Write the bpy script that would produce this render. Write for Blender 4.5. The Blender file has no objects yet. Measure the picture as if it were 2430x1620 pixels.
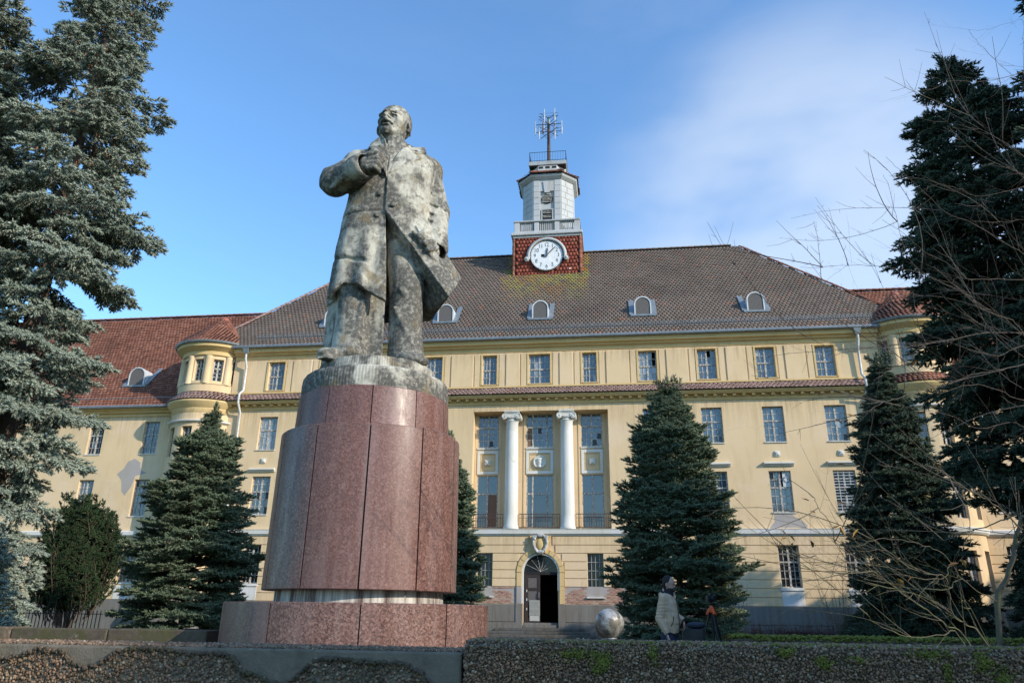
import bpy, math, random
import numpy as np
from mathutils import Vector, Matrix, Euler
S = bpy.context.scene
COL = S.collection
rnd = random.Random(7)
R_ = math.radians
PI = math.pi

# ---------------------------------------------------------------- camera, sky, sun, exposure
def setup_camera():
    lens, pitch, roll, yaw = 26.163, 0.349975, 0.012817, 0.132985
    cy, sy = math.cos(yaw), math.sin(yaw)
    fwd = Vector((-sy*math.cos(pitch), cy*math.cos(pitch), math.sin(pitch)))
    right = Vector((cy, sy, 0)); up = right.cross(fwd)
    c, s = math.cos(roll), math.sin(roll)
    r2 = c*right + s*up; u2 = -s*right + c*up
    cd = bpy.data.cameras.new('camera'); cd.lens = lens; cd.sensor_width = 36
    cd.clip_start = 0.05; cd.clip_end = 6000
    co = bpy.data.objects.new('camera', cd); COL.objects.link(co)
    m = Matrix((r2, u2, -fwd)).transposed().to_4x4(); m.translation = Vector((0, 0, 1.2))
    co.matrix_world = m
    S.camera = co
setup_camera()
SUN_EL, SUN_AZ = 25.0, 63.0            # azimuth: degrees to the right of the facade normal, behind the camera
sun_dir = Vector((math.sin(R_(SUN_AZ))*math.cos(R_(SUN_EL)), -math.cos(R_(SUN_AZ))*math.cos(R_(SUN_EL)), math.sin(R_(SUN_EL))))
sl = bpy.data.lights.new('sun', 'SUN'); sl.energy = 3.7; sl.angle = R_(0.5); sl.color = (1.0, 0.90, 0.76)
so = bpy.data.objects.new('sun', sl); COL.objects.link(so)
so.rotation_euler = sun_dir.to_track_quat('Z', 'Y').to_euler(); so.location = sun_dir*80

W = bpy.data.worlds.new('World'); S.world = W; W.use_nodes = True
wn = W.node_tree.nodes; wl = W.node_tree.links; wn.clear()
def wnode(t, **k):
    n = wn.new(t)
    for a, b in k.items(): setattr(n, a, b)
    return n
sky = wnode('ShaderNodeTexSky', sky_type='NISHITA', sun_disc=False)
sky.sun_elevation = R_(SUN_EL); sky.sun_rotation = math.atan2(sun_dir.x, sun_dir.y)
sky.air_density = 1.2; sky.dust_density = 0.35; sky.ozone_density = 2.2; sky.altitude = 60
bg = wnode('ShaderNodeBackground'); bg.inputs[1].default_value = 0.15
tc = wnode('ShaderNodeTexCoord'); mp = wnode('ShaderNodeMapping'); mp.inputs['Scale'].default_value = (1.0, 1.0, 2.2)
n1 = wnode('ShaderNodeTexNoise'); n1.inputs['Scale'].default_value = 1.5; n1.inputs['Detail'].default_value = 6; n1.inputs['Roughness'].default_value = 0.55; n1.inputs['Distortion'].default_value = 0.35
mp.inputs['Location'].default_value = (0.35, 0.1, 0.42)
r1 = wnode('ShaderNodeValToRGB'); r1.color_ramp.elements[0].position = 0.40; r1.color_ramp.elements[1].position = 0.70
r1.color_ramp.interpolation = 'EASE'
mul = wnode('ShaderNodeMath', operation='MULTIPLY'); mul.inputs[1].default_value = 0.2
sepd = wnode('ShaderNodeSeparateXYZ')
mrx = wnode('ShaderNodeMapRange'); mrx.inputs['From Min'].default_value = -0.35; mrx.inputs['From Max'].default_value = 0.45
mrx.inputs['To Min'].default_value = 0.12; mrx.inputs['To Max'].default_value = 1.0
mul2 = wnode('ShaderNodeMath', operation='MULTIPLY')
mixc = wnode('ShaderNodeMix', data_type='RGBA'); mixc.inputs['B'].default_value = (4.6, 4.95, 5.35, 1)
wl.new(tc.outputs['Generated'], mp.inputs[0]); wl.new(mp.outputs[0], n1.inputs['Vector']); wl.new(n1.outputs['Fac'], r1.inputs[0])
wl.new(tc.outputs['Generated'], sepd.inputs[0]); wl.new(sepd.outputs['X'], mrx.inputs['Value'])
wl.new(r1.outputs[0], mul.inputs[0]); wl.new(mul.outputs[0], mul2.inputs[0]); wl.new(mrx.outputs[0], mul2.inputs[1])
gn = wnode('ShaderNodeMix', data_type='RGBA', blend_type='MULTIPLY'); gn.inputs['Factor'].default_value = 1.0; gn.inputs['B'].default_value = (0.86, 1.18, 1.44, 1)
dotn = wnode('ShaderNodeVectorMath', operation='DOT_PRODUCT'); dotn.inputs[1].default_value = (0.262, 0.856, 0.446)
wl.new(tc.outputs['Generated'], dotn.inputs[0])
mb_ = wnode('ShaderNodeMapRange', interpolation_type='SMOOTHERSTEP'); mb_.inputs['From Min'].default_value = 0.945; mb_.inputs['From Max'].default_value = 1.0; mb_.inputs['To Max'].default_value = 0.5
wl.new(dotn.outputs['Value'], mb_.inputs['Value'])
n2 = wnode('ShaderNodeTexNoise'); n2.inputs['Scale'].default_value = 2.6; n2.inputs['Detail'].default_value = 4; n2.inputs['Distortion'].default_value = 0.1; wl.new(mp.outputs[0], n2.inputs['Vector'])
r2_ = wnode('ShaderNodeMapRange', interpolation_type='SMOOTHSTEP'); r2_.inputs['From Min'].default_value = 0.30; r2_.inputs['From Max'].default_value = 0.62; wl.new(n2.outputs['Fac'], r2_.inputs['Value'])
bank = wnode('ShaderNodeMath', operation='MULTIPLY'); wl.new(mb_.outputs[0], bank.inputs[0]); wl.new(r2_.outputs[0], bank.inputs[1])
tot = wnode('ShaderNodeMath', operation='MAXIMUM')
wl.new(sky.outputs[0], gn.inputs['A']); wl.new(gn.outputs['Result'], mixc.inputs['A']); wl.new(mul2.outputs[0], tot.inputs[0]); wl.new(bank.outputs[0], tot.inputs[1]); wl.new(tot.outputs[0], mixc.inputs['Factor'])
wo = wnode('ShaderNodeOutputWorld'); wl.new(mixc.outputs['Result'], bg.inputs[0]); wl.new(bg.outputs[0], wo.inputs[0])
S.render.engine = 'CYCLES'
S.view_settings.view_transform = 'Standard'; S.view_settings.look = 'None'
S.view_settings.exposure = 0.5; S.view_settings.gamma = 1.0; S.view_settings.use_curve_mapping = False
S.render.resolution_x = 1024; S.render.resolution_y = 682

# ---------------------------------------------------------------- object helpers
def tag(o, label=None, cat=None, group=None, kind=None):
    if label: o['label'] = label
    if cat: o['category'] = cat
    if group: o['group'] = group
    if kind: o['kind'] = kind
    return o
def empty(name, loc=(0, 0, 0), rz=0.0, label=None, cat=None, group=None):
    o = bpy.data.objects.new(name, None); COL.objects.link(o); o.location = loc; o.rotation_euler = (0, 0, rz)
    return tag(o, label, cat, group)
def link(name, me, parent=None, loc=None):
    o = bpy.data.objects.new(name, me); COL.objects.link(o)
    if parent is not None: o.parent = parent
    if loc is not None: o.location = loc
    return o
def mesh(name, V, F, mats, smooth=False):
    me = bpy.data.meshes.new(name)
    V = np.asarray(V, dtype=np.float32).reshape(-1, 3)
    if isinstance(F, np.ndarray):
        n, k = F.shape
        me.vertices.add(len(V)); me.vertices.foreach_set('co', V.ravel())
        me.loops.add(n*k); me.loops.foreach_set('vertex_index', F.astype(np.int32).ravel())
        me.polygons.add(n); me.polygons.foreach_set('loop_start', np.arange(0, n*k, k, dtype=np.int32))
        try: me.polygons.foreach_set('loop_total', np.full(n, k, dtype=np.int32))
        except Exception: pass
        me.update(calc_edges=True)
    else:
        me.from_pydata(V.tolist(), [], F); me.update()
    if smooth: me.polygons.foreach_set('use_smooth', np.ones(len(me.polygons), dtype=bool))
    for m in (mats if isinstance(mats, (list, tuple)) else [mats]): me.materials.append(m)
    return me
class MB:
    def __init__(s): s.v = []; s.f = []
    def add(s, vs, fs):
        b = len(s.v); s.v += [tuple(p) for p in vs]; s.f += [tuple(i+b for i in f) for f in fs]; return s
    def box(s, x0, x1, y0, y1, z0, z1):
        return s.add([(x0,y0,z0),(x1,y0,z0),(x1,y1,z0),(x0,y1,z0),(x0,y0,z1),(x1,y0,z1),(x1,y1,z1),(x0,y1,z1)],
                     [(0,3,2,1),(4,5,6,7),(0,1,5,4),(1,2,6,5),(2,3,7,6),(3,0,4,7)])
    def prism(s, poly, y0, y1):            # poly in (x,z), counter-clockwise seen from -Y
        n = len(poly); A = sum(poly[i][0]*poly[(i+1)%n][1]-poly[(i+1)%n][0]*poly[i][1] for i in range(n))
        if A < 0: poly = poly[::-1]
        vs = [(x, y0, z) for x, z in poly]+[(x, y1, z) for x, z in poly]
        return s.add(vs, [tuple(range(n)), tuple(range(2*n-1, n-1, -1))]+[((i+1)%n, i, i+n, (i+1)%n+n) for i in range(n)])
    def sweep_x(s, prof, x0, x1):          # closed profile in (y,z) swept along x
        n = len(prof)
        vs = [(x0, y, z) for y, z in prof]+[(x1, y, z) for y, z in prof]
        A = sum(prof[i][0]*prof[(i+1)%n][1]-prof[(i+1)%n][0]*prof[i][1] for i in range(n))
        f = [tuple(range(n-1, -1, -1)), tuple(range(n, 2*n))]+[(i, (i+1)%n, (i+1)%n+n, i+n) for i in range(n)]
        if A < 0: f = [t[::-1] for t in f]
        return s.add(vs, f)
    def tube(s, pts, r, n=6, cap=True):
        pts = [Vector(p) for p in pts]; rs = r if isinstance(r, (list, tuple)) else [r]*len(pts)
        b = len(s.v); ref = None
        for i, p in enumerate(pts):
            d = (pts[min(i+1, len(pts)-1)]-pts[max(i-1, 0)]).normalized()
            if ref is None: ref = d.orthogonal().normalized()
            ref = (ref-d*ref.dot(d)); ref = ref.normalized() if ref.length > 1e-6 else d.orthogonal().normalized()
            q = d.cross(ref)
            for k in range(n):
                a = 2*PI*k/n; s.v.append(tuple(p+rs[i]*(math.cos(a)*ref+math.sin(a)*q)))
        for i in range(len(pts)-1):
            for k in range(n):
                a = b+i*n+k; c = b+i*n+(k+1)%n; s.f.append((a, c, c+n, a+n))
        if cap:
            s.f.append(tuple(b+k for k in range(n-1, -1, -1))); e = b+(len(pts)-1)*n; s.f.append(tuple(e+k for k in range(n)))
        return s
    def lathe(s, prof, cx, cy, n=32, a0=0.0, a1=2*PI):   # prof [(r,z)] bottom to top
        full = abs(a1-a0-2*PI) < 1e-6; m = n if full else n+1; b = len(s.v)
        for r, z in prof:
            for k in range(m):
                a = a0+(a1-a0)*k/n; s.v.append((cx+r*math.cos(a), cy+r*math.sin(a), z))
        for i in range(len(prof)-1):
            for k in range(n):
                k2 = (k+1) % m
                s.f.append((b+i*m+k, b+i*m+k2, b+(i+1)*m+k2, b+(i+1)*m+k))
        return s
    def sphere(s, c, r, n=10, m=6):
        b = len(s.v); rx, ry, rz = r if isinstance(r, (tuple, list)) else (r, r, r)
        s.v.append((c[0], c[1], c[2]-rz))
        for i in range(1, m):
            t = -PI/2+PI*i/m
            for k in range(n):
                a = 2*PI*k/n; s.v.append((c[0]+rx*math.cos(t)*math.cos(a), c[1]+ry*math.cos(t)*math.sin(a), c[2]+rz*math.sin(t)))
        s.v.append((c[0], c[1], c[2]+rz)); T = len(s.v)-1
        for k in range(n): s.f.append((b, b+1+(k+1)%n, b+1+k))
        for i in range(m-2):
            for k in range(n):
                a = b+1+i*n+k; c2 = b+1+i*n+(k+1)%n; s.f.append((a, c2, c2+n, a+n))
        e = b+1+(m-2)*n
        for k in range(n): s.f.append((e+k, e+(k+1)%n, T))
        return s
    def build(s, name, mat, parent=None, smooth=False, bevel=0.0):
        me = mesh(name, s.v, s.f, mat, smooth)
        o = link(name, me, parent)
        if parent is not None and parent.type == 'EMPTY' and parent.get('world_child', 1):
            o.location = -Vector(parent.location)
        if bevel:
            b = o.modifiers.new('bevel', 'BEVEL'); b.width = bevel; b.segments = 2; b.limit_method = 'ANGLE'; b.angle_limit = R_(40)
        return o
def autosmooth(o, ang=35):
    me = o.data; me.polygons.foreach_set('use_smooth', np.ones(len(me.polygons), dtype=bool))
    try: me.set_sharp_from_angle(angle=R_(ang))
    except Exception: pass
    return o

# ---------------------------------------------------------------- material helpers
class M_:
    def __init__(s, name, rough=0.8, col=(0.5, 0.5, 0.5), metal=0.0, spec=0.5):
        s.m = bpy.data.materials.new(name); s.m.use_nodes = True; s.nt = s.m.node_tree
        s.b = s.nt.nodes['Principled BSDF']; s.b.inputs['Base Color'].default_value = (*col, 1)
        s.b.inputs['Roughness'].default_value = rough; s.b.inputs['Metallic'].default_value = metal
        s.b.inputs['Specular IOR Level'].default_value = spec
        s.tc = None
    def n(s, t, ins=None, **k):
        x = s.nt.nodes.new(t)
        for a, b in k.items(): setattr(x, a, b)
        for a, b in (ins or {}).items():
            if isinstance(b, bpy.types.NodeSocket): s.nt.links.new(b, x.inputs[a])
            else: x.inputs[a].default_value = b
        return x
    def co(s, kind='Object', scale=(1, 1, 1), loc=(0, 0, 0)):
        if s.tc is None: s.tc = s.n('ShaderNodeTexCoord')
        return s.n('ShaderNodeMapping', {'Vector': s.tc.outputs[kind], 'Scale': scale, 'Location': loc}).outputs[0]
    def noise(s, scale, detail=4, rough=0.55, dist=0.0, vec=None, sc=(1, 1, 1), kind='Object', loc=(0, 0, 0)):
        return s.n('ShaderNodeTexNoise', {'Vector': vec or s.co(kind, sc, loc), 'Scale': scale, 'Detail': detail, 'Roughness': rough, 'Distortion': dist}).outputs['Fac']
    def ramp(s, fac, stops, interp='LINEAR'):
        r = s.n('ShaderNodeValToRGB', {'Fac': fac}); cr = r.color_ramp; cr.interpolation = interp
        while len(cr.elements) < len(stops): cr.elements.new(0.5)
        for e, (p, c) in zip(cr.elements, stops):
            e.position = p; e.color = (c, c, c, 1) if isinstance(c, (int, float)) else (*c, 1)
        return r.outputs[0]
    def mix(s, fac, a, b, blend='MIX'):
        x = s.n('ShaderNodeMix', data_type='RGBA', blend_type=blend)
        for key, val in (('Factor', fac), ('A', a), ('B', b)):
            if isinstance(val, bpy.types.NodeSocket): s.nt.links.new(val, x.inputs[key])
            elif key == 'Factor': x.inputs[key].default_value = val
            else: x.inputs[key].default_value = (*val, 1) if len(val) == 3 else val
        return x.outputs['Result']
    def math(s, op, a, b=0.0, clamp=False):
        x = s.n('ShaderNodeMath', operation=op, use_clamp=clamp)
        for i, v in enumerate((a, b)):
            if isinstance(v, bpy.types.NodeSocket): s.nt.links.new(v, x.inputs[i])
            else: x.inputs[i].default_value = v
        return x.outputs[0]
    def col(s, c): s.nt.links.new(c, s.b.inputs['Base Color']); return s
    def rough(s, c): s.nt.links.new(c, s.b.inputs['Roughness']); return s
    def bump(s, h, strength=0.3, dist=0.02, prev=None):
        x = s.n('ShaderNodeBump', {'Height': h, 'Strength': strength, 'Distance': dist})
        if prev is not None: s.nt.links.new(prev, x.inputs['Normal'])
        s.nt.links.new(x.outputs[0], s.b.inputs['Normal']); return x.outputs[0]
def plain(name, col, rough=0.7, metal=0.0, var=0.12, scale=6.0, spec=0.5):
    m = M_(name, rough, col, metal, spec)
    f = m.noise(scale, 5, 0.6)
    c1 = tuple(max(0, c*(1-var)) for c in col); c2 = tuple(min(1, c*(1+var)) for c in col)
    m.col(m.ramp(f, [(0.3, c1), (0.7, c2)])); m.bump(m.noise(scale*12, 3), 0.12, 0.01)
    return m.m

# ---------------------------------------------------------------- implicit-surface sculpting (for stone figures and people)
class Vol:
    def __init__(s, lo, hi, h):
        s.lo = np.array(lo, float); s.h = h
        s.n = np.ceil((np.array(hi)-s.lo)/h).astype(int)+1
        s.D = np.full(s.n, 0.5, np.float32)
    def sub(s, lo, hi):
        a = np.clip(np.floor((np.array(lo)-s.lo)/s.h).astype(int), 0, s.n); b = np.clip(np.ceil((np.array(hi)-s.lo)/s.h).astype(int)+1, 0, s.n)
        sl = tuple(slice(i, j) for i, j in zip(a, b))
        g = [(s.lo[i]+s.h*np.arange(a[i], b[i])).astype(np.float32) for i in range(3)]
        return sl, g[0][:, None, None], g[1][None, :, None], g[2][None, None, :]
    def op(s, f, lo, hi, k=0.03, mode='u'):
        pad = k+0.04; sl, X, Y, Z = s.sub(np.array(lo)-pad, np.array(hi)+pad)
        if 0 in s.D[sl].shape: return s
        d = np.broadcast_to(f(X, Y, Z), s.D[sl].shape).astype(np.float32); o = s.D[sl]
        if mode == 'u':
            if k <= 0: r = np.minimum(o, d)
            else: t = np.clip(0.5+0.5*(o-d)/k, 0, 1); r = o*(1-t)+d*t-k*t*(1-t)
        else:
            d = -d
            if k <= 0: r = np.maximum(o, d)
            else: t = np.clip(0.5-0.5*(o-d)/k, 0, 1); r = o*(1-t)+d*t+k*t*(1-t)
        s.D[sl] = r; return s
    def cap(s, a, b, ra, rb=None, k=0.03, mode='u', sc=(1, 1, 1)):
        rb = ra if rb is None else rb; a = np.array(a, float); b = np.array(b, float); d = b-a; L = max(float(d@d), 1e-9)
        def f(X, Y, Z):
            t = np.clip(((X-a[0])*d[0]+(Y-a[1])*d[1]+(Z-a[2])*d[2])/L, 0, 1)
            q = np.sqrt(((X-a[0]-t*d[0])/sc[0])**2+((Y-a[1]-t*d[1])/sc[1])**2+((Z-a[2]-t*d[2])/sc[2])**2)
            return q-(ra+(rb-ra)*t)
        R = max(ra, rb)*max(sc)
        return s.op(f, np.minimum(a, b)-R, np.maximum(a, b)+R, k, mode)
    def chain(s, pts, rs, k=0.02, mode='u'):
        for i in range(len(pts)-1): s.cap(pts[i], pts[i+1], rs[i], rs[i+1], k, mode)
        return s
    def ell(s, c, r, k=0.03, mode='u', rot=None, p=2.0):
        c = np.array(c, float); r = np.array(r, float); Rm = np.eye(3) if rot is None else np.array(Euler(rot).to_matrix())
        mr = float(r.min())
        def f(X, Y, Z):
            x, y, z = X-c[0], Y-c[1], Z-c[2]
            l = [(Rm[0, i]*x+Rm[1, i]*y+Rm[2, i]*z)/r[i] for i in range(3)]
            q = (np.abs(l[0])**p+np.abs(l[1])**p+np.abs(l[2])**p)**(1/p)
            return (q-1)*mr
        R = float(r.max())*1.2
        return s.op(f, c-R, c+R, k, mode)
    def hull(s, P, rad=0.02, k=0.02, mode='u'):
        P = np.array(P, float); n = len(P); pl = []
        for i in range(n):
            for j in range(i+1, n):
                for l in range(j+1, n):
                    N = np.cross(P[j]-P[i], P[l]-P[i]); L = np.linalg.norm(N)
                    if L < 1e-7: continue
                    N /= L; d = P@N-P[i]@N
                    if d.max() < 1e-6: pl.append((N, P[i]@N))
                    elif d.min() > -1e-6: pl.append((-N, -(P[i]@N)))
        u = []
        for N, d in pl:
            if not any(N@m > 0.9999 and abs(d-e) < 1e-5 for m, e in u): u.append((N, d))
        def f(X, Y, Z):
            r = None
            for N, d in u:
                q = N[0]*X+N[1]*Y+N[2]*Z-d-rad
                r = q if r is None else np.maximum(r, q)
            return r
        return s.op(f, P.min(0)-rad, P.max(0)+rad, k, mode)
    def surf(s):
        D = s.D; I = D < 0; n = s.n
        c = [(i, j, k) for i in (0, 1) for j in (0, 1) for k in (0, 1)]
        sh = tuple(n-1)
        cnt = np.zeros(sh, np.uint8)
        for i, j, k in c: cnt += I[i:i+sh[0], j:j+sh[1], k:k+sh[2]]
        act = (cnt > 0) & (cnt < 8); idx = np.argwhere(act)
        vid = np.full(sh, -1, np.int32); vid[act] = np.arange(len(idx))
        val = {q: D[idx[:, 0]+q[0], idx[:, 1]+q[1], idx[:, 2]+q[2]] for q in c}
        P = np.zeros((len(idx), 3)); W_ = np.zeros(len(idx))
        for a in c:
            for ax in range(3):
                if a[ax] == 0:
                    b = list(a); b[ax] = 1; b = tuple(b)
                    va, vb = val[a], val[b]; m = (va < 0) != (vb < 0)
                    t = np.where(m, va/(va-vb+1e-12), 0)
                    pt = np.array(a, float)[None]+np.zeros((len(idx), 3)); pt[:, ax] += t
                    P += pt*m[:, None]; W_ += m
        P = P/W_[:, None]+idx
        V = s.lo+P*s.h; F = []
        for ax in range(3):
            o = [(1, 2), (2, 0), (0, 1)][ax]
            A = I.take(range(0, n[ax]-1), ax); B = I.take(range(1, n[ax]), ax)
            e = np.argwhere(A != B)
            ok = (e[:, o[0]] > 0) & (e[:, o[1]] > 0) & (e[:, o[0]] < n[o[0]]-1) & (e[:, o[1]] < n[o[1]]-1); e = e[ok]
            ins = A[tuple(e.T)]
            def g(d0, d1):
                q = e.copy(); q[:, o[0]] -= d0; q[:, o[1]] -= d1; return vid[tuple(q.T)]
            q = np.stack([g(1, 1), g(0, 1), g(0, 0), g(1, 0)], 1); q[~ins] = q[~ins][:, ::-1]; F.append(q)
        return V, np.concatenate(F)
# ---------------------------------------------------------------- materials of the setting
def plaster(name, col, dirt=1.0):
    m = M_(name, 0.93, spec=0.15)
    g = m.noise(0.35, 5, 0.6); f = m.noise(2.2, 8, 0.65); fine = m.noise(60, 3, 0.6)
    c = m.ramp(g, [(0.3, tuple(x*0.90 for x in col)), (0.5, col), (0.72, (min(1, col[0]*1.05), col[1]*1.06, col[2]*1.15))])
    st = m.noise(1.1, 7, 0.7, sc=(2.2, 2.2, 0.35))
    c = m.mix(m.math('MULTIPLY', m.ramp(st, [(0.52, 0.0), (0.75, 1.0)]), 0.35*dirt), c, (col[0]*0.62, col[1]*0.55, col[2]*0.45))
    # run-off streaks below the ledges and rising damp at the foot
    zz = m.n('ShaderNodeSeparateXYZ', {'Vector': m.co()}).outputs['Z']; tot = None
    for top, ln in ((13.5, .9), (10.75, 1.5), (4.52, .9)):
        q = m.n('ShaderNodeMapRange', {'Value': zz, 'From Min': top-ln, 'From Max': top}).outputs[0]; q = m.math('MULTIPLY', q, m.math('LESS_THAN', zz, top)); tot = q if tot is None else m.math('MAXIMUM', tot, q)
    damp = m.n('ShaderNodeMapRange', {'Value': zz, 'From Min': 2.6, 'From Max': .8}).outputs[0]; tot = m.math('MAXIMUM', tot, damp)
    rn = m.ramp(m.noise(2.6, 8, 0.75, 0.1, sc=(2.6, 2.6, 0.12)), [(0.44, 0.0), (0.66, 1.0)])
    c = m.mix(m.math('MULTIPLY', m.math('MULTIPLY', tot, rn), 0.62*min(1, dirt)), c, (col[0]*.42, col[1]*.40, col[2]*.40))
    fade = m.ramp(m.noise(0.55, 9, 0.75, 0.5, loc=(8, 3, 1)), [(0.52, 0.0), (0.64, 0.34)])
    c = m.mix(fade, c, (min(1, col[0]*1.06), col[1]*1.12, col[2]*1.45))
    sp = m.ramp(m.noise(3.3, 10, 0.75, 0.3, loc=(5, 5, 5)), [(0.66, 0.0), (0.70, 1.0)])
    c = m.mix(m.math('MULTIPLY', sp, 0.5*dirt), c, (0.30, 0.25, 0.19))
    cr = m.n('ShaderNodeTexVoronoi', {'Vector': m.co(), 'Scale': 0.55}, feature='DISTANCE_TO_EDGE').outputs['Distance']
    crk = m.math('MULTIPLY', m.ramp(cr, [(0.0, 1.0), (0.006, 0.0)]), m.ramp(m.noise(0.6, 2), [(0.55, 0.0), (0.6, 0.4)]))
    c = m.mix(crk, c, (0.25, 0.18, 0.1))
    m.col(c); m.bump(m.math('ADD', m.math('MULTIPLY', f, 0.7), m.math('MULTIPLY', fine, 0.3)), 0.35, 0.015)
    return m.m
YEL = plaster('ochre_plaster', (0.67, 0.50, 0.30)); YEL2 = plaster('ochre_trim', (0.63, 0.45, 0.21), 1.2)
WHT = plaster('white_stucco', (0.64, 0.62, 0.56), 1.3); GREYP = plaster('grey_render_plinth', (0.19, 0.178, 0.155), 2.2)
BAREP = plaster('bare_patch_mortar', (0.36, 0.33, 0.30), 1.0)
def tilem(name, c_a, c_b, c_c, moss=0.3, stain=False):
    m = M_(name, 0.85, spec=0.25)
    ri = m.n('ShaderNodeNewGeometry').outputs['Random Per Island']; ro = m.n('ShaderNodeObjectInfo').outputs['Random']
    r = m.n('ShaderNodeMath', operation='FRACT'); m.nt.links.new(m.math('ADD', ri, ro), r.inputs[0])
    c = m.ramp(r.outputs[0], [(0.0, c_a), (0.45, c_b), (0.93, c_c), (0.999, (0.26, 0.13, 0.09))])
    big = m.noise(0.35, 6, 0.65, 0.3)
    c = m.mix(m.ramp(big, [(0.45, 0.0), (0.7, 0.55)]), c, tuple(x*0.5 for x in c_a))
    ms = m.ramp(m.noise(7, 8, 0.75), [(0.56, 0.0), (0.66, moss)])
    c = m.mix(ms, c, (0.36, 0.34, 0.27))
    if stain:       # lichen washed down from the tower foot
        s_ = m.n('ShaderNodeSeparateXYZ', {'Vector': m.co()})
        dx = m.math('ABSOLUTE', m.math('ADD', s_.outputs['X'], 3.3)); ed = m.math('MULTIPLY', m.noise(1.3, 5, 0.7), 1.6)
        mk = m.math('LESS_THAN', m.math('ADD', dx, ed), 3.3)
        zt = m.ramp(m.math('MULTIPLY', m.math('SUBTRACT', s_.outputs['Z'], 17.0), 0.333), [(0.0, 0.0), (0.85, 1.0)])
        st = m.ramp(m.noise(1.4, 8, 0.7, sc=(2.0, 2.0, 0.5)), [(0.40, 0.0), (0.56, 1.0)])
        fm = m.math('MULTIPLY', m.math('MULTIPLY', mk, zt), st)
        lic = m.ramp(m.noise(0.9, 3), [(0.4, (0.34, 0.17, 0.035)), (0.55, (0.30, 0.26, 0.06))])
        c = m.mix(m.math('MULTIPLY', fm, 0.8), c, lic)
    m.col(c); m.bump(m.noise(40, 4, 0.7), 0.3, 0.01)
    return m.m
T_BROWN = tilem('brown_roof_tile', (0.145, 0.110, 0.090), (0.158, 0.122, 0.10), (0.175, 0.138, 0.115), 0.22, True)
T_RED = tilem('red_roof_tile', (0.155, 0.062, 0.042), (0.225, 0.085, 0.052), (0.29, 0.125, 0.08), 0.3)
T_PINK = tilem('pinkish_pent_tile', (0.20, 0.13, 0.11), (0.27, 0.17, 0.145), (0.33, 0.22, 0.19), 0.35)
T_TOWER = tilem('tower_hanging_tile', (0.19, 0.045, 0.032), (0.25, 0.06, 0.04), (0.31, 0.09, 0.055), 0.12)
UNDER = plain('roof_underlay', (0.035, 0.03, 0.028), 0.9)
ZINC = plain('grey_zinc', (0.22, 0.245, 0.26), 0.45, 0.35, 0.2); PIPE = plain('flaking_pipe_paint', (0.52, 0.52, 0.50), 0.7, 0, 0.3, 14)
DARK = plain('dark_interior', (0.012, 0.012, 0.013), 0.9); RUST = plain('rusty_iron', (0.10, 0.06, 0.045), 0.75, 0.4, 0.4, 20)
BLACKM = plain('blackened_iron', (0.022, 0.020, 0.020), 0.75, 0.0, spec=.25); WHMET = plain('white_sheet_metal', (0.55, 0.56, 0.56), 0.5, 0.1, 0.15, 5)
def woodframe():
    m = M_('flaking_window_frame', 0.8)
    f = m.ramp(m.noise(22, 8, 0.75, sc=(1, 1, 0.35)), [(0.47, 0.0), (0.55, 1.0)])
    m.col(m.mix(f, (0.52, 0.51, 0.47), (0.20, 0.165, 0.13))); m.bump(f, 0.5, 0.006); return m.m
FRAME = woodframe()
def glass(name, col, rough=0.06, col2=None):
    m = M_(name, rough, col, spec=1.0); m.b.inputs['IOR'].default_value = 1.58
    col2 = col2 or tuple(c*1.7 for c in col)
    ro = m.n('ShaderNodeObjectInfo').outputs['Random']
    f = m.math('ADD', m.math('MULTIPLY', m.noise(3.5, 4, 0.6), 0.6), m.math('MULTIPLY', ro, 0.4))
    m.col(m.ramp(f, [(0.35, col), (0.65, col2)])); m.bump(m.noise(2.2, 2), 0.05, 0.02); return m.m
G_SKY = glass('sky_tinted_glass', (0.040, 0.058, 0.070)); G_DK = glass('dark_glass', (0.014, 0.018, 0.021)); G_DK.node_tree.nodes['Principled BSDF'].inputs['IOR'].default_value = 1.42; G_DK.node_tree.nodes['Principled BSDF'].inputs['Specular IOR Level'].default_value = .4; G_CURT = glass('pane_before_curtain', (0.14, 0.17, 0.18), 0.12, (0.30, 0.32, 0.32))  # blue base colour of the panes stands in for reflected sky
BOARD = plain('chipboard', (0.17, 0.10, 0.065), 0.85, 0, 0.4, 30); GREYBOARD = plain('rough_grey_board', (0.115, 0.105, 0.10), 0.95, 0, 0.35, 40)
def brickm():
    m = M_('old_red_brick', 0.92); ri = m.n('ShaderNodeObjectInfo').outputs['Random']
    c = m.ramp(ri, [(0.0, (0.30, 0.13, 0.08)), (0.5, (0.38, 0.19, 0.12)), (1.0, (0.42, 0.28, 0.20))])
    c = m.mix(m.ramp(m.noise(6, 8, 0.7), [(0.5, 0.0), (0.62, 0.8)]), c, (0.40, 0.36, 0.31)); m.col(c); m.bump(m.noise(30, 5, 0.7), 0.6, 0.015); return m.m
BRICK = brickm()
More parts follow.
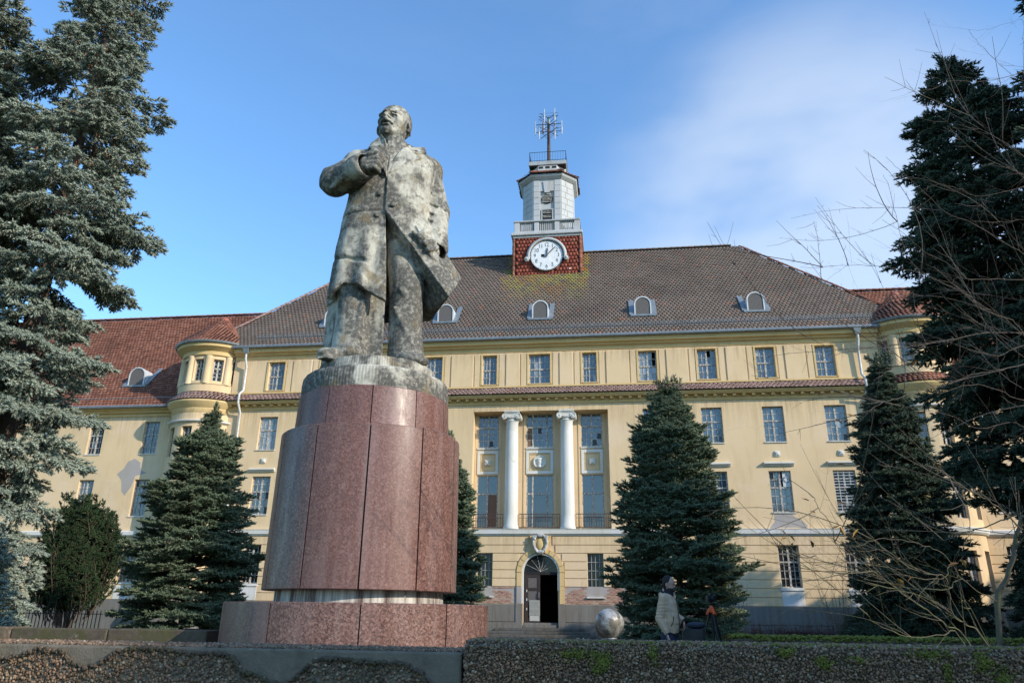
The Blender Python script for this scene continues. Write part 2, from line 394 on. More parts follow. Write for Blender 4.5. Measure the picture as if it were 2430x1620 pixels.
def granite():
    m = M_('polished_red_granite', 0.22, spec=0.38)
    vo = m.n('ShaderNodeTexVoronoi', {'Vector': m.co(), 'Scale': 60.0}); v2 = m.noise(52, 5, 0.8)
    ro = m.n('ShaderNodeObjectInfo').outputs['Random']
    base = m.ramp(m.math('ADD', m.math('MULTIPLY', vo.outputs['Color'], 1.0), 0), [(0.2, (0.14, 0.070, 0.055)), (0.6, (0.24, 0.130, 0.104)), (1.0, (0.32, 0.205, 0.17))])
    c = m.mix(m.ramp(v2, [(0.49, 0.0), (0.57, 0.9)]), base, (0.05, 0.028, 0.026))
    c = m.mix(m.math('MULTIPLY', ro, 0.45), c, (0.16, 0.065, 0.05))
    c = m.mix(m.ramp(m.noise(1.6, 8, 0.7, 0.4, loc=(2, 7, 1)), [(0.52, 0.0), (0.70, 0.5)]), c, (0.10, 0.055, 0.045))
    wash = m.ramp(m.noise(2.2, 7, 0.65, 0.2, sc=(3, 3, 0.25)), [(0.47, 0.0), (0.72, 0.30)])
    c = m.mix(wash, c, (0.36, 0.27, 0.255))
    m.col(c)
    m.rough(m.ramp(m.noise(5, 6, 0.7, sc=(2, 2, 0.5)), [(0.35, 0.26), (0.7, 0.55)])); m.bump(m.noise(1.3, 3), 0.06, 0.05); return m.m
GRAN = granite()
def neckm():
    m = M_('lime_streaked_stone', 0.85)
    f = m.ramp(m.noise(3.5, 8, 0.7, sc=(3.2, 3.2, 0.15)), [(0.40, 0.0), (0.60, 1.0)])
    c = m.mix(f, (0.10, 0.065, 0.055), (0.58, 0.54, 0.48)); m.col(c); m.bump(m.noise(40, 4), 0.4, 0.01); return m.m
NECK = neckm()
# ---------------------------------------------------------------- wall sheets with real openings
def wall_grid(xs0, xs1, z0, z1, holes, P, depth, extra_x=(), arch=None):
    """front sheet + reveals; P(x,z,d) maps wall space to the world (d = depth into the wall)"""
    m = MB(); xs = sorted(set([xs0, xs1]+[h[0] for h in holes]+[h[1] for h in holes]+list(extra_x)))
    zs = sorted(set([z0, z1]+[h[2] for h in holes]+[h[3] for h in holes]))
    xs = [x for x in xs if xs0-1e-6 <= x <= xs1+1e-6]; zs = [z for z in zs if z0-1e-6 <= z <= z1+1e-6]
    ins = lambda x, z: any(h[0]-1e-6 < x < h[1]+1e-6 and h[2]-1e-6 < z < h[3]+1e-6 for h in holes)
    def q(a, b, c, d): m.add([a, b, c, d], [(0, 1, 2, 3)])
    for i in range(len(xs)-1):
        for j in range(len(zs)-1):
            if not ins((xs[i]+xs[i+1])/2, (zs[j]+zs[j+1])/2):
                q(P(xs[i], zs[j], 0), P(xs[i+1], zs[j], 0), P(xs[i+1], zs[j+1], 0), P(xs[i], zs[j+1], 0))
    for h in holes:
        hx = [x for x in xs if h[0]-1e-6 <= x <= h[1]+1e-6]
        for a, b in zip(hx, hx[1:]):
            q(P(a, h[2], 0), P(a, h[2], depth), P(b, h[2], depth), P(b, h[2], 0)); q(P(a, h[3], 0), P(b, h[3], 0), P(b, h[3], depth), P(a, h[3], depth))
        q(P(h[0], h[2], 0), P(h[0], h[3], 0), P(h[0], h[3], depth), P(h[0], h[2], depth)); q(P(h[1], h[2], 0), P(h[1], h[2], depth), P(h[1], h[3], depth), P(h[1], h[3], 0))
    return m
CXA = -3.29
def jag(pts, amp=.05, lv=3):
    rg = random.Random(3)
    for l in range(lv):
        out = []
        for i, a in enumerate(pts):
            b = pts[(i+1) % len(pts)]; L = math.hypot(b[0]-a[0], b[1]-a[1]); q = amp*min(1, L)
            out += [a, ((a[0]+b[0])/2+rg.uniform(-q, q), (a[1]+b[1])/2+rg.uniform(-q, q))]
        pts = out; amp *= .8
    return pts
main = empty('main_building', (CXA, 35, 0), 0, 'large yellow four storey building with brown tiled roof, two white columns and arched doorway', 'building')

# ---------------------------------------------------------------- windows (frame + single panes)
_pane = mesh('pane', [(0,0,0),(1,0,0),(1,0,1),(0,0,1),(0,1,0),(1,1,0),(1,1,1),(0,1,1)], [(0,1,2,3),(4,7,6,5),(0,3,7,4),(1,5,6,2),(3,2,6,7),(0,4,5,1)], G_SKY)
_pane_m = {}
def pane_mesh(mat):
    if mat.name not in _pane_m:
        me = _pane.copy(); me.materials.clear(); me.materials.append(mat); _pane_m[mat.name] = me
    return _pane_m[mat.name]
_frames = {}
def window(parent, x0, x1, z0, z1, y, up=2, low=3, cas=2, sub=2, split=0.40, glasses=(G_SKY,), rz=0.0, center=None, missing=(), boards=(), name='window', fm=None):
    w, h = x1-x0, z1-z0; key = (round(w, 2), round(h, 2), up, low, cas, sub, name)
    zt = h*(1-split); cw = w/cas; fr = 0.055; tw = 0.028
    if cas == 3: cwid = [w*0.24, w*0.52, w*0.24]
    else: cwid = [cw]*cas
    panes = []
    cells = []
    xx = 0
    for c in range(cas):
        for (a, b, rows) in ((0, zt, low), (zt, h, up)):
            s_ = sub if cas != 3 else (1 if c != 1 else (3 if sub > 1 else 1))
            cells.append((xx, xx+cwid[c], a, b, s_, rows))
        xx += cwid[c]
    if key not in _frames:
        m = MB()
        m.box(0, fr, 0, .07, 0, h); m.box(w-fr, w, 0, .07, 0, h); m.box(fr, w-fr, 0, .07, 0, fr); m.box(fr, w-fr, 0, .07, h-fr*.8, h)
        m.box(fr, w-fr, -.012, .07, zt-.035, zt+.035)
        xx = 0
        for c in range(cas-1):
            xx += cwid[c]; m.box(xx-.04, xx+.04, -.008, .07, fr, zt-.035); m.box(xx-.04, xx+.04, -.008, .07, zt+.035, h-fr*.8)
        for (a, b, c, d, n_, r_) in cells:
            A, B, C_, D = a+(.055 if a < 1e-6 else .04), b-(.055 if abs(b-w) < 1e-6 else .04), c+(.055 if c < 1e-6 else .035), d-(.045 if abs(d-h) < 1e-6 else .035)
            for i in range(1, n_): q = A+(B-A)*i/n_; m.box(q-tw/2, q+tw/2, .012, .05, C_, D)
            for j in range(1, r_):
                q = C_+(D-C_)*j/r_
                for i in range(n_): m.box(A+(B-A)*i/n_+(tw/2 if i else 0), A+(B-A)*(i+1)/n_-(tw/2 if i < n_-1 else 0), .014, .05, q-tw/2, q+tw/2)
        _frames[key] = mesh(name, m.v, m.f, FRAME)
    f = link(name, _frames[key], parent)
    base = Vector((x0, y, z0)) if center is None else center
    f.rotation_euler = (0, 0, rz); f.location = base-Vector(parent.location)
    k = 0; main_g = rnd.choice(glasses)
    for (a, b, c, d, n_, r_) in cells:
        A, B, C_, D = a+(.055 if a < 1e-6 else .04), b-(.055 if abs(b-w) < 1e-6 else .04), c+(.055 if c < 1e-6 else .035), d-(.045 if abs(d-h) < 1e-6 else .035)
        for i in range(n_):
            for j in range(r_):
                k += 1
                if k in missing: continue
                g = BOARD if k in boards else (main_g if rnd.random() < .9 else rnd.choice(glasses))
                p = link('pane', pane_mesh(g), f)
                p.location = (A+(B-A)*i/n_, .030+rnd.uniform(-.003, .003), C_+(D-C_)*j/r_); p.scale = ((B-A)/n_, .006, (D-C_)/r_)
                p.rotation_euler = (rnd.uniform(-.006, .006), 0, rnd.uniform(-.006, .006)) if not k in boards else (0, 0, 0)
    return f

def build_main():
    Y = 35.0; X0, X1 = -19.35, 12.72
    holes = []; wins = []
    at = [(-8.65, .88), (-11.42, .88), (-14.2, .88), (-17.0, .88), (-5.79, .73), (-3.29, 1.06), (-.82, .70), (2.0, .88), (4.82, .88), (7.55, .88), (10.3, .88)]
    side = [-17.1, -14.25, -11.45, -8.68, 2.12, 4.84, 7.63, 10.42]
    for x, w in at: holes.append((x-w/2, x+w/2, 11.84, 13.36)); wins.append(('a', x, w, 11.84, 13.36))
    for x in side:
        holes.append((x-.48, x+.48, 8.75, 10.44)); wins.append(('u', x, .96, 8.75, 10.44))
        holes.append((x-.48, x+.48, 5.57, 7.42)); wins.append(('m', x, .96, 5.57, 7.42))
        holes.append((x-.44, x+.44, 2.38, 4.16)); wins.append(('g', x, .88, 2.38, 4.16))
    for x in (-5.805, -.775): holes.append((x-.36, x+.36, 1.93, 3.78))
    recess = (-6.53, 0.0, 4.86, 10.47)
    door = (-4.10, -2.40, 0.62, 3.9)
    P = lambda x, z, d: (x, Y+d, z)
    m = wall_grid(X0, X1, 0, 14.0, holes+[recess, door], P, 0.22)
    # the recess gets its own deeper back wall, so add the deeper reveals
    rb = []
    for cx, w in ((-5.87, 1.03), (-3.335, 1.31), (-.815, 1.03)): rb += [(cx-w/2, cx+w/2, 8.80, 10.45), (cx-w/2, cx+w/2, 4.98, 7.45)]
    b = wall_grid(recess[0], recess[1], recess[2], recess[3], rb, lambda x, z, d: (x, Y+.6+d, z), .10)
    a0, a1, c0, c1 = recess
    for q in ([(a0, Y+.22, c0), (a0, Y+.22, c1), (a0, Y+.6, c1), (a0, Y+.6, c0)], [(a1, Y+.22, c0), (a1, Y+.6, c0), (a1, Y+.6, c1), (a1, Y+.22, c1)],
              [(a0, Y+.22, c0), (a0, Y+.6, c0), (a1, Y+.6, c0), (a1, Y+.22, c0)], [(a0, Y+.22, c1), (a1, Y+.22, c1), (a1, Y+.6, c1), (a0, Y+.6, c1)]):
        b.add(q, [(0, 1, 2, 3)])
    m.v_off = 0
    m.add(b.v, b.f)
    # side, back and inner faces
    m.add([(-21.0, Y+1.5, 0), (-21.0, 49, 0), (-21.0, 49, 14), (-21.0, Y+1.5, 14)], [(3, 2, 1, 0)])
    m.add([(14.4, Y+1.5, 0), (14.4, 49, 0), (14.4, 49, 14), (14.4, Y+1.5, 14)], [(0, 1, 2, 3)])
    m.add([(-21.0, 49, 0), (14.4, 49, 0), (14.4, 49, 14), (-21, 49, 14)], [(3, 2, 1, 0)])
    m.build('wall', YEL, main)
    # arch spandrels closing the square door hole above the springing
    cx, zs, r = -3.25, 2.95, .78
    s = MB(); n = 14
    for sgn in (-1, 1):
        pts = [(cx+sgn*r*math.cos(PI/2*i/n), zs+r*math.sin(PI/2*i/n)) for i in range(n+1)]
        edge = door[0] if sgn < 0 else door[1]
        for i in range(n):
            (xa, za), (xb, zb) = pts[i], pts[i+1]
            s.prism([(xa, za), (edge, za), (edge, zb), (xb, zb)], Y+.004, Y+.22)
        s.prism([(cx+sgn*r, .62), (edge, .62), (edge, zs), (cx+sgn*r, zs)], Y+.004, Y+.22)
        s.prism([(cx, 3.73), (cx, 3.9), (edge, 3.9), (edge, 3.73)], Y+.004, Y+.22)
    s.build('arch_spandrel', YEL, main)
    def ring(r0, r1, y0, y1, name, mat, legs=None, n=20, a0=0, a1=PI):
        q = MB(); P4 = lambda a, rr, y: (cx+rr*math.cos(a), y, zs+rr*math.sin(a))
        for i in range(n):
            t0, t1 = a0+(a1-a0)*i/n, a0+(a1-a0)*(i+1)/n
            q.add([P4(t0, r0, y0), P4(t0, r1, y0), P4(t1, r1, y0), P4(t1, r0, y0), P4(t0, r0, y1), P4(t0, r1, y1), P4(t1, r1, y1), P4(t1, r0, y1)],
                  [(0, 3, 2, 1), (0, 4, 7, 3), (1, 2, 6, 5), (4, 5, 6, 7), (0, 1, 5, 4), (2, 3, 7, 6)])
        if legs is not None:
            for sg in (-1, 1):
                xa, xb = sorted((cx+sg*r0, cx+sg*r1)); q.box(xa, xb, y0, y1, legs if sg < 0 else legs+(.55 if mat == WHT else 0), zs)
        return q.build(name, mat, main)
    ring(.775, .855, Y-.03, Y+.24, 'arch_trim', WHT, 1.62)
    for i in range(11):
        if i == 5: continue
        ring(.862, 1.075, Y-.075, Y+.0, 'voussoir', YEL2, None, 3, PI*i/11+.012, PI*(i+1)/11-.012)
    q = MB()
    for sg in (-1, 1):
        xa, xb = sorted((cx+sg*.862, cx+sg*1.075))
        for k, (za, zb) in enumerate(((2.36, 2.94), (1.62, 2.35))): MB().box(xa, xb, Y-.07, Y, za, zb).build('jamb_block', YEL2 if k == 0 or sg > 0 else BAREP, main)
    for sg in (-1, 1):
        xa, xb = sorted((cx+sg*.80, cx+sg*1.11)); MB().box(xa, xb, Y-.16, Y+.2, .55, 1.61).build('plinth_block', GREYP, main, bevel=.012)
    # rusticated ground floor bands
    zb0, bh = 1.625, 0.3625
    gh = [(x-.44, x+.44, 1.63, 4.17) for x in side]+[(-5.805-.36, -5.805+.36, 1.93, 3.79), (-.775-.36, -.775+.36, 1.93, 3.79)]
    for k in range(8):
        za, zb = zb0+bh*k, zb0+bh*(k+1)-.03
        if k == 7: zb = 4.53
        zc = (za+zb)/2
        half = 1.09 if zc < zs else (math.sqrt(max(0, 1.09**2-(za-zs)**2)) if za-zs < 1.09 else .0)
        cuts = [(h[0], h[1]) for h in gh if h[2] < zc < h[3]]+[(cx-half, cx+half)]
        if k == 7: cuts = [(cx-.55, cx+.55)]
        cuts.sort(); a = X0+.1
        for c0_, c1_ in cuts+[(X1-.1, X1)]:
            if c0_ > a+.05:
                e0, e1 = a, c0_
                brick_l = [(-6.9, cx-1.09, 0), (cx+1.09, .55, 1)]
                if k < 2 and any(e0 >= bl[0]-1.8 and e1 <= bl[1]+1.8 and e1 > bl[0] and e0 < bl[1] for bl in brick_l):
                    pass       # plaster fallen off here, bricks show
                else:
                    if k < 2 and e0 < -6.9 < e1: e1 = -6.9
                    if k < 2 and e0 < .55 < e1: e0 = .55
                    MB().box(e0, e1, Y-.035, Y-.001, za, zb).build('rustication_band', YEL, main, bevel=.008)
            a = c1_
    # exposed bricks around the door
    bm = MB().box(0, .235, 0, .03, 0, .062); bme = mesh('brick', bm.v, bm.f, BRICK); cnt = 0
    for (xa, xb) in ((-6.9, cx-1.09), (cx+1.09, .55)):
        for r_ in range(9):
            z = 1.63+r_*.078; top = 2.33+.12*math.sin(xa)
            x = xa+(.12 if r_ % 2 else 0)+rnd.uniform(-.02, .02)
            while x+.235 < xb:
                edge = r_ >= 6
                wx = any(h[0]-.23 < x < h[1] and h[2]-.08 < z for h in gh)
                if not wx and cnt < 300 and (not edge or rnd.random() < .62):
                    o = link('brick', bme, main); o.location = Vector((x, Y-.014+rnd.uniform(-.01, .006), z))-Vector(main.location); o.rotation_euler = (0, rnd.uniform(-.015, .015), 0); cnt += 1
                x += .25
    MB().box(-6.9, cx-1.09, Y-.008, Y-.002, 1.62, 2.36).build('mortar_patch', BAREP, main); MB().box(cx+1.09, .55, Y-.008, Y-.002, 1.62, 2.36).build('mortar_patch', BAREP, main)
    # plinth
    for (xa, xb) in ((X0, cx-1.11), (cx+1.11, X1)):
        MB().box(xa, xb, Y-.13, Y-.001, .86, 1.60).build('plinth', GREYP, main, bevel=.015)
        MB().box(xa, xb, Y-.16, Y-.001, 0, .845).build('plinth', GREYP, main, bevel=.01)
    for x in side:     # cellar openings
        MB().box(x-.55, x+.55, Y-.165, Y-.161, .18, .62).build('cellar_opening', DARK, main)
    # string course over the ground floor
    prof = [(Y-.001, 4.54), (Y-.07, 4.56), (Y-.09, 4.62), (Y-.15, 4.64), (Y-.17, 4.80), (Y-.19, 4.85), (Y-.001, 4.858)]
    MB().sweep_x(prof, X0+.05, X1-.05).build('string_course', WHT, main)
    # keystone with cartouche
    MB().prism([(cx-.24, 3.80), (cx+.24, 3.80), (cx+.50, 4.535), (cx-.50, 4.535)], Y-.16, Y-.036).build('keystone', YEL2, main, bevel=.02)
    c_ = MB(); pts = [(cx+.30*math.cos(t)*(1+.18*math.sin(t)), 4.19+.40*math.sin(t)) for t in [2*PI*i/24 for i in range(25)]]
    c_.tube([(x, Y-.21, z) for x, z in pts], [.055+.02*math.sin(i*1.7) for i in range(25)], 8, False)
    c_.sphere((cx, Y-.22, 4.56), (.20, .07, .09)); c_.sphere((cx, Y-.21, 3.84), (.17, .06, .08))
    for sg in (-1, 1): c_.sphere((cx+sg*.27, Y-.22, 4.42), (.09, .06, .10)); c_.sphere((cx+sg*.20, Y-.21, 3.93), (.07, .05, .09)); c_.tube([(cx+sg*.17, Y-.2, 4.56), (cx+sg*.33, Y-.24, 4.50), (cx+sg*.30, Y-.22, 4.36)], .035)
    autosmooth(c_.build('cartouche', plain('grimy_white_stucco', (.42, .42, .40), .8, 0, .5, 9), main))
    MB().sphere((cx, Y-.15, 4.18), (.17, .07, .27), 16, 10).build('cartouche_shield', YEL2, main, True)
    # door set
    dl = MB(); dx = cx-.775
    dl.box(cx-.775, cx+.775, Y+.14, Y+.22, 2.86, 2.98); dl.box(cx-.775, cx-.70, Y+.14, Y+.22, .84, 2.86)
    dl.build('door_frame', BLACKM, main)
    fl = MB(); fl.prism([(cx-.775, 2.98), (cx+.775, 2.98)]+[(cx+.775*math.cos(PI*i/14), 2.98+.74*math.sin(PI*i/14)) for i in range(1, 14)], Y+.17, Y+.19)
    fl.build('fanlight', G_DK, main)
    for i in range(1, 7):
        t = PI*i/7; MB().tube([(cx, Y+.155, 2.99), (cx+.72*math.cos(t), Y+.155, 2.99+.70*math.sin(t))], .010, 5).build('fanlight_bar', FRAME, main)
    WOODD = plain('dark_brown_door', (.035, .022, .018), .55)
    leaf = MB(); x0, x1 = cx-.70, cx-.03
    for a in ((x0, x0+.13, .84, 2.86), (x1-.12, x1, .84, 2.86), (x0+.13, x1-.12, .84, 1.02), (x0+.13, x1-.12, 1.60, 1.68), (x0+.13, x1-.12, 2.18, 2.30), (x0+.13, x1-.12, 2.74, 2.86)):
        leaf.box(a[0], a[1], Y+.15, Y+.20, a[2], a[3])
    lf = leaf.build('door_leaf', WOODD, main)
    sm = lambda mb, n, mt: mb.build(n, mt, lf)
    MB().box(x0+.13, x1-.12, .17+Y, .18+Y, 1.68, 2.18).build('door_panel', GREYBOARD, lf); MB().box(x0+.13, x1-.12, Y+.17, Y+.18, 2.30, 2.74).build('door_panel', GREYBOARD, lf)
    MB().box(x0+.13, x1-.12, Y+.17, Y+.18, 1.02, 1.60).build('door_panel', BLACKM, lf)
    g = MB(); ga = (x0+.20, x1-.03); g.box(ga[0], ga[1], Y+.125, Y+.14, .90, 1.12)
    for i in range(9): q = ga[0]+(ga[1]-ga[0])*i/8; g.box(q-.011, q+.011, Y+.125, Y+.14, 1.121, 1.76)
    for j in range(12): z = 1.15+j*.055; g.box(ga[0], ga[1], Y+.118, Y+.124, z, z+.016)
    g.build('door_grille', plain('pale_grille', (.42, .42, .38), .6), lf)
    MB().box(ga[0], ga[1], Y+.141, Y+.146, 1.13, 1.76).build('grille_backing', plain('cream_board', (.45, .43, .36), .8), lf)
    for z in (1.35, 1.75, 2.12): MB().box(x0+.045, x0+.085, Y+.135, Y+.149, z, z+.10).build('hinge', WHMET, lf)
    MB().tube([(x1-.05, Y+.12, 1.85), (x1-.05, Y+.10, 1.90), (x1-.05, Y+.10, 2.05), (x1-.05, Y+.12, 2.10)], .012).build('handle', ZINC, lf)
    MB().box(cx-.76, cx+.76, Y-.10, Y+.25, .63, .74).build('threshold', GREYP, main); MB().box(cx-.76, cx+.76, Y+.02, Y+.30, .742, .83).build('threshold', GREYP, main)
    hall = MB(); hall.box(cx-1.5, cx+1.5, Y+.26, Y+6, .2, 4.2); hall.f = [f[::-1] for f in hall.f if f != (2,3,7,6)]; hall.f.pop(2) if False else None
    # dark hallway: floor, sides, ceiling and back only
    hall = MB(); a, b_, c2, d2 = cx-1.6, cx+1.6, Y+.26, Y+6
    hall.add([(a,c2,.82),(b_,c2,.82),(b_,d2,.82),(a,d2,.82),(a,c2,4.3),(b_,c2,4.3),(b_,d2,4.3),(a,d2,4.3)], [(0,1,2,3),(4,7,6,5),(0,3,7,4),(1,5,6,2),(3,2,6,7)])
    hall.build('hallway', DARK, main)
    # openings: dark lining behind every window
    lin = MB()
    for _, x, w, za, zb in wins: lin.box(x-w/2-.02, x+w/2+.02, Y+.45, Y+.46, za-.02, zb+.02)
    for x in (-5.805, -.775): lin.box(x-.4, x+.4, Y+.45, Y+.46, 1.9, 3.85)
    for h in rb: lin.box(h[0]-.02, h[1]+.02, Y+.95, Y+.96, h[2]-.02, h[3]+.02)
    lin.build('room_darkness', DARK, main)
    SILL = plain('pale_sill', (.50, .49, .45), .8, 0, .2)
    for kind, x, w, za, zb in wins:
        gl = {'a': (G_SKY, G_SKY, G_SKY, G_CURT), 'u': (G_SKY, G_SKY, G_DK, G_CURT), 'm': (G_SKY, G_DK, G_DK), 'g': (G_DK,)}[kind]
        miss = {(4.82, 'a'): (14,), (2.0, 'a'): (15, 16)}.get((x, kind), ())
        if kind == 'a': f = window(main, x-w/2, x+w/2, za, zb, Y+.14, 2, 2, 2, 2, .5, gl, missing=miss)
        elif kind == 'u': f = window(main, x-w/2, x+w/2, za, zb, Y+.14, 2, 3, 2, 2, .4, gl)
        elif kind == 'm': f = window(main, x-w/2, x+w/2, za, zb, Y+.14, 2, 3, 2, 2, .4, gl, missing=(17, 18, 19, 20) if x == 7.63 else ())
        else: f = window(main, x-w/2, x+w/2, za, zb, Y+.14, 2, 3, 2, 2, .4, gl)
        MB().box(x-w/2-.03, x+w/2+.03, Y-.045, Y+.13, za-.045, za-.002).build('sill', SILL if kind != 'a' else YEL2, main)
        if kind == 'm':
            MB().sweep_x([(Y-.001, 7.62), (Y-.08, 7.65), (Y-.10, 7.70), (Y-.17, 7.73), (Y-.17, 7.79), (Y-.001, 7.83)], x-.66, x+.66).build('hood_mould', WHT, main)
            s_ = MB(); s_.box(x-.12, x+.12, Y-.05, Y-.001, 8.08, 8.32); s_.sphere((x, Y-.06, 8.20), (.085, .05, .085), 8, 6)
            for a in range(4): s_.sphere((x+.07*math.cos(a*PI/2+.8), Y-.065, 8.20+.07*math.sin(a*PI/2+.8)), (.04, .035, .04), 6, 4)
            s_.build('rosette_block', WHT, main)
        if kind == 'g':
            MB().box(x-.46, x+.46, Y-.05, Y-.001, 1.63, 2.25).build('apron_panel', WHT, main, bevel=.01); MB().box(x-.50, x+.50, Y-.09, Y-.001, 2.252, 2.335).build('apron_moulding', WHT, main, bevel=.01)
    MB().box(7.76, 8.09, Y+.118, Y+.15, 6.72, 7.38).build('vent_board', WHMET, main)
    v_ = MB(); v_.tube([(7.93, Y+.10, 7.05), (7.93, Y+.117, 7.05)], .15, 16); v_.build('vent', plain('grey_vent', (.30, .30, .28), .6), main); MB().tube([(7.93, Y+.09, 7.05), (7.93, Y+.099, 7.05)], .115, 16).build('vent_disc', WHMET, main)
    # fallen plaster patches
    def patch(pts, y=Y-.003): MB().prism(jag(pts), y, Y-.0005).build('bare_patch', BAREP, main)
    patch([(7.20, 5.5), (7.20, 5.15), (7.0, 4.95), (6.98, 4.87), (8.55, 4.87), (8.58, 5.0), (8.35, 5.2), (8.10, 5.36), (7.95, 5.5)])
    # grilles on the two windows beside the door: fixed light bars
    for x in (-5.805, -.775):
        m_ = MB(); m_.box(x-.36, x+.36, Y+.18, Y+.19, 1.93, 3.78)
        for i in range(4):
            for j in range(5):
                o = link('pane', pane_mesh(BOARD if (x > -1 and i == 0 and j == 0) else G_DK), main)
                o.location = Vector((x-.36+.18*i, Y+.165, 1.93+.37*j))-Vector(main.location); o.scale = (.18, .006, .37)
        b2 = MB()
        for i in range(5): q = x-.36+.72*i/4; b2.box(q-.011, q+.011, Y+.12, Y+.14, 1.93, 3.78)
        for j in range(1, 5): z = 1.93+1.85*j/5; b2.box(x-.36, x+.36, Y+.105, Y+.119, z-.010, z+.010)
        b2.build('window_grille', plain('grey_bar', (.34, .34, .33), .6), main)
        MB().box(x-.42, x+.42, Y-.09, Y+.11, 1.87, 1.925).build('sill', WHT, main)
    # horizontal bars across the first-floor window at the right end
    b3 = MB(); x = 10.42
    for j in range(14): z = 5.62+j*.13; b3.box(x-.47, x+.47, Y+.05, Y+.065, z, z+.022)
    for x_ in (x-.25, x, x+.25): b3.box(x_-.01, x_+.01, Y+.066, Y+.078, 5.6, 7.4)
    b3.build('window_grille', WHMET, main)
    # recess windows, white panels, columns, balcony rails
    for (cx_, w, c3) in ((-5.87, 1.03, 2), (-3.335, 1.31, 3), (-.815, 1.03, 2)):
        window(main, cx_-w/2, cx_+w/2, 8.80, 10.45, Y+0.66, 2, 3, c3, 2, .4, (G_SKY, G_SKY, G_DK), boards=(1, 2, 3) if c3 == 3 else ())
        window(main, cx_-w/2, cx_+w/2, 4.98, 7.45, Y+0.66, 1, 1, c3, 1, .36, (G_SKY, G_SKY), boards=(3,) if cx_ < -5 else (), name='balcony_door')
        MB().box(cx_-w/2-.03, cx_+w/2+.03, Y+0.54, Y+0.65, 8.70, 8.79).build('sill', SILL, main)
        y1 = Y+0.599
        for bx in ((cx_-w/2, cx_+w/2, 7.50, 7.64), (cx_-w/2, cx_+w/2, 8.50, 8.64), (cx_-w/2, cx_-w/2+.14, 7.641, 8.499), (cx_+w/2-.14, cx_+w/2, 7.641, 8.499)):
            MB().box(bx[0], bx[1], Y+0.55, y1, bx[2], bx[3]).build('panel_frame', WHT, main)
        for bx in ((cx_-w/2+.16, cx_+w/2-.16, 7.66, 7.70), (cx_-w/2+.16, cx_+w/2-.16, 8.44, 8.48), (cx_-w/2+.16, cx_-w/2+.20, 7.701, 8.439), (cx_+w/2-.20, cx_+w/2-.16, 7.701, 8.439)):
            MB().box(bx[0], bx[1], Y+0.575, y1, bx[2], bx[3]).build('panel_moulding', YEL2, main)
        if c3 == 3:
            t = MB(); t.tube([(cx_, Y+0.52, 8.07), (cx_, y1, 8.07)], .285, 28); t.build('medallion', WHT, main)
            t = MB(); t.sphere((cx_, Y+0.51, 8.06), (.13, .07, .18), 12, 8); t.tube([(cx_, Y+0.47, 7.92), (cx_, Y+0.5, 7.84)], [.06, .1], 8)
            t.tube([(cx_+.28*math.cos(2*PI*i/28), Y+0.515, 8.07+.28*math.sin(2*PI*i/28)) for i in range(29)], .03, 6, False)
            t.sphere((cx_, Y+0.45, 8.07), (.03, .035, .045), 6, 4); t.sphere((cx_, Y+0.49, 8.19), (.15, .06, .08), 10, 6)
            t.sphere((cx_-.05, Y+0.453, 8.10), (.022, .012, .012), 6, 4); t.sphere((cx_+.05, Y+0.453, 8.10), (.022, .012, .012), 6, 4)
            autosmooth(t.build('medallion_head', WHT, main))
        else:
            t = MB(); t.box(cx_-.14, cx_+.14, Y+0.5, y1, 7.92, 8.20); t.sphere((cx_, Y+0.49, 8.06), (.12, .06, .12), 10, 6)
            for a in range(4): t.sphere((cx_+.11*math.cos(a*PI/2+.8), Y+0.49, 8.06+.11*math.sin(a*PI/2+.8)), (.05, .04, .05), 6, 4)
            t.build('rosette', WHT, main)
        # pilaster strips beside the windows
        for sg in (-1, 1):
            xa, xb = sorted((cx_+sg*(w/2+.06), cx_+sg*(w/2+.13))); MB().box(xa, xb, Y+0.568, y1, 4.9, 10.46).build('pilaster_strip', YEL, main)
    for xc in (-4.64, -1.99):
        c = MB(); pr = [(0, 4.862), (.37, 4.862), (.37, 4.93), (.345, 4.99), (.335, 5.05), (.325, 5.06)]+[(.322-.028*(i/10)**1.6, 5.06+4.84*i/10) for i in range(1, 11)]+[(.31, 9.93), (.33, 9.96), (.30, 10.0), (.34, 10.08), (.30, 10.14)]
        c.lathe(pr, xc, Y+.16, 40)
        col = autosmooth(c.build('column', WHT, main), 50)
        k = MB(); yc = Y+.16
        k.box(xc-.36, xc+.36, yc-.36, yc+.36, 10.38, 10.466); k.box(xc-.33, xc+.33, yc-.33, yc+.33, 10.33, 10.379)
        k.box(xc-.36, xc+.36, yc-.30, yc+.30, 10.15, 10.329)
        for sg in (-1, 1):
            k.tube([(xc+sg*.34, yc-.36, 10.17), (xc+sg*.34, yc+.36, 10.17)], .145, 18)
            sp = [(xc+sg*.34+sg*(.135-.018*t)*math.cos(t*1.0+1.57)*-1, yc-.37, 10.17+(.135-.018*t)*math.sin(t*1.0+1.57)) for t in [i*.45 for i in range(15)]]
            k.tube(sp, .016, 5)
        for i in range(4): k.sphere((xc-.12+.08*i, yc-.34, 10.13), (.035, .03, .05), 6, 4)
        autosmooth(k.build('capital', WHT, main), 35)
    bal = MB().box(-.009, .009, -.009, .009, 0, .60); balm = mesh('baluster', bal.v, bal.f, RUST)
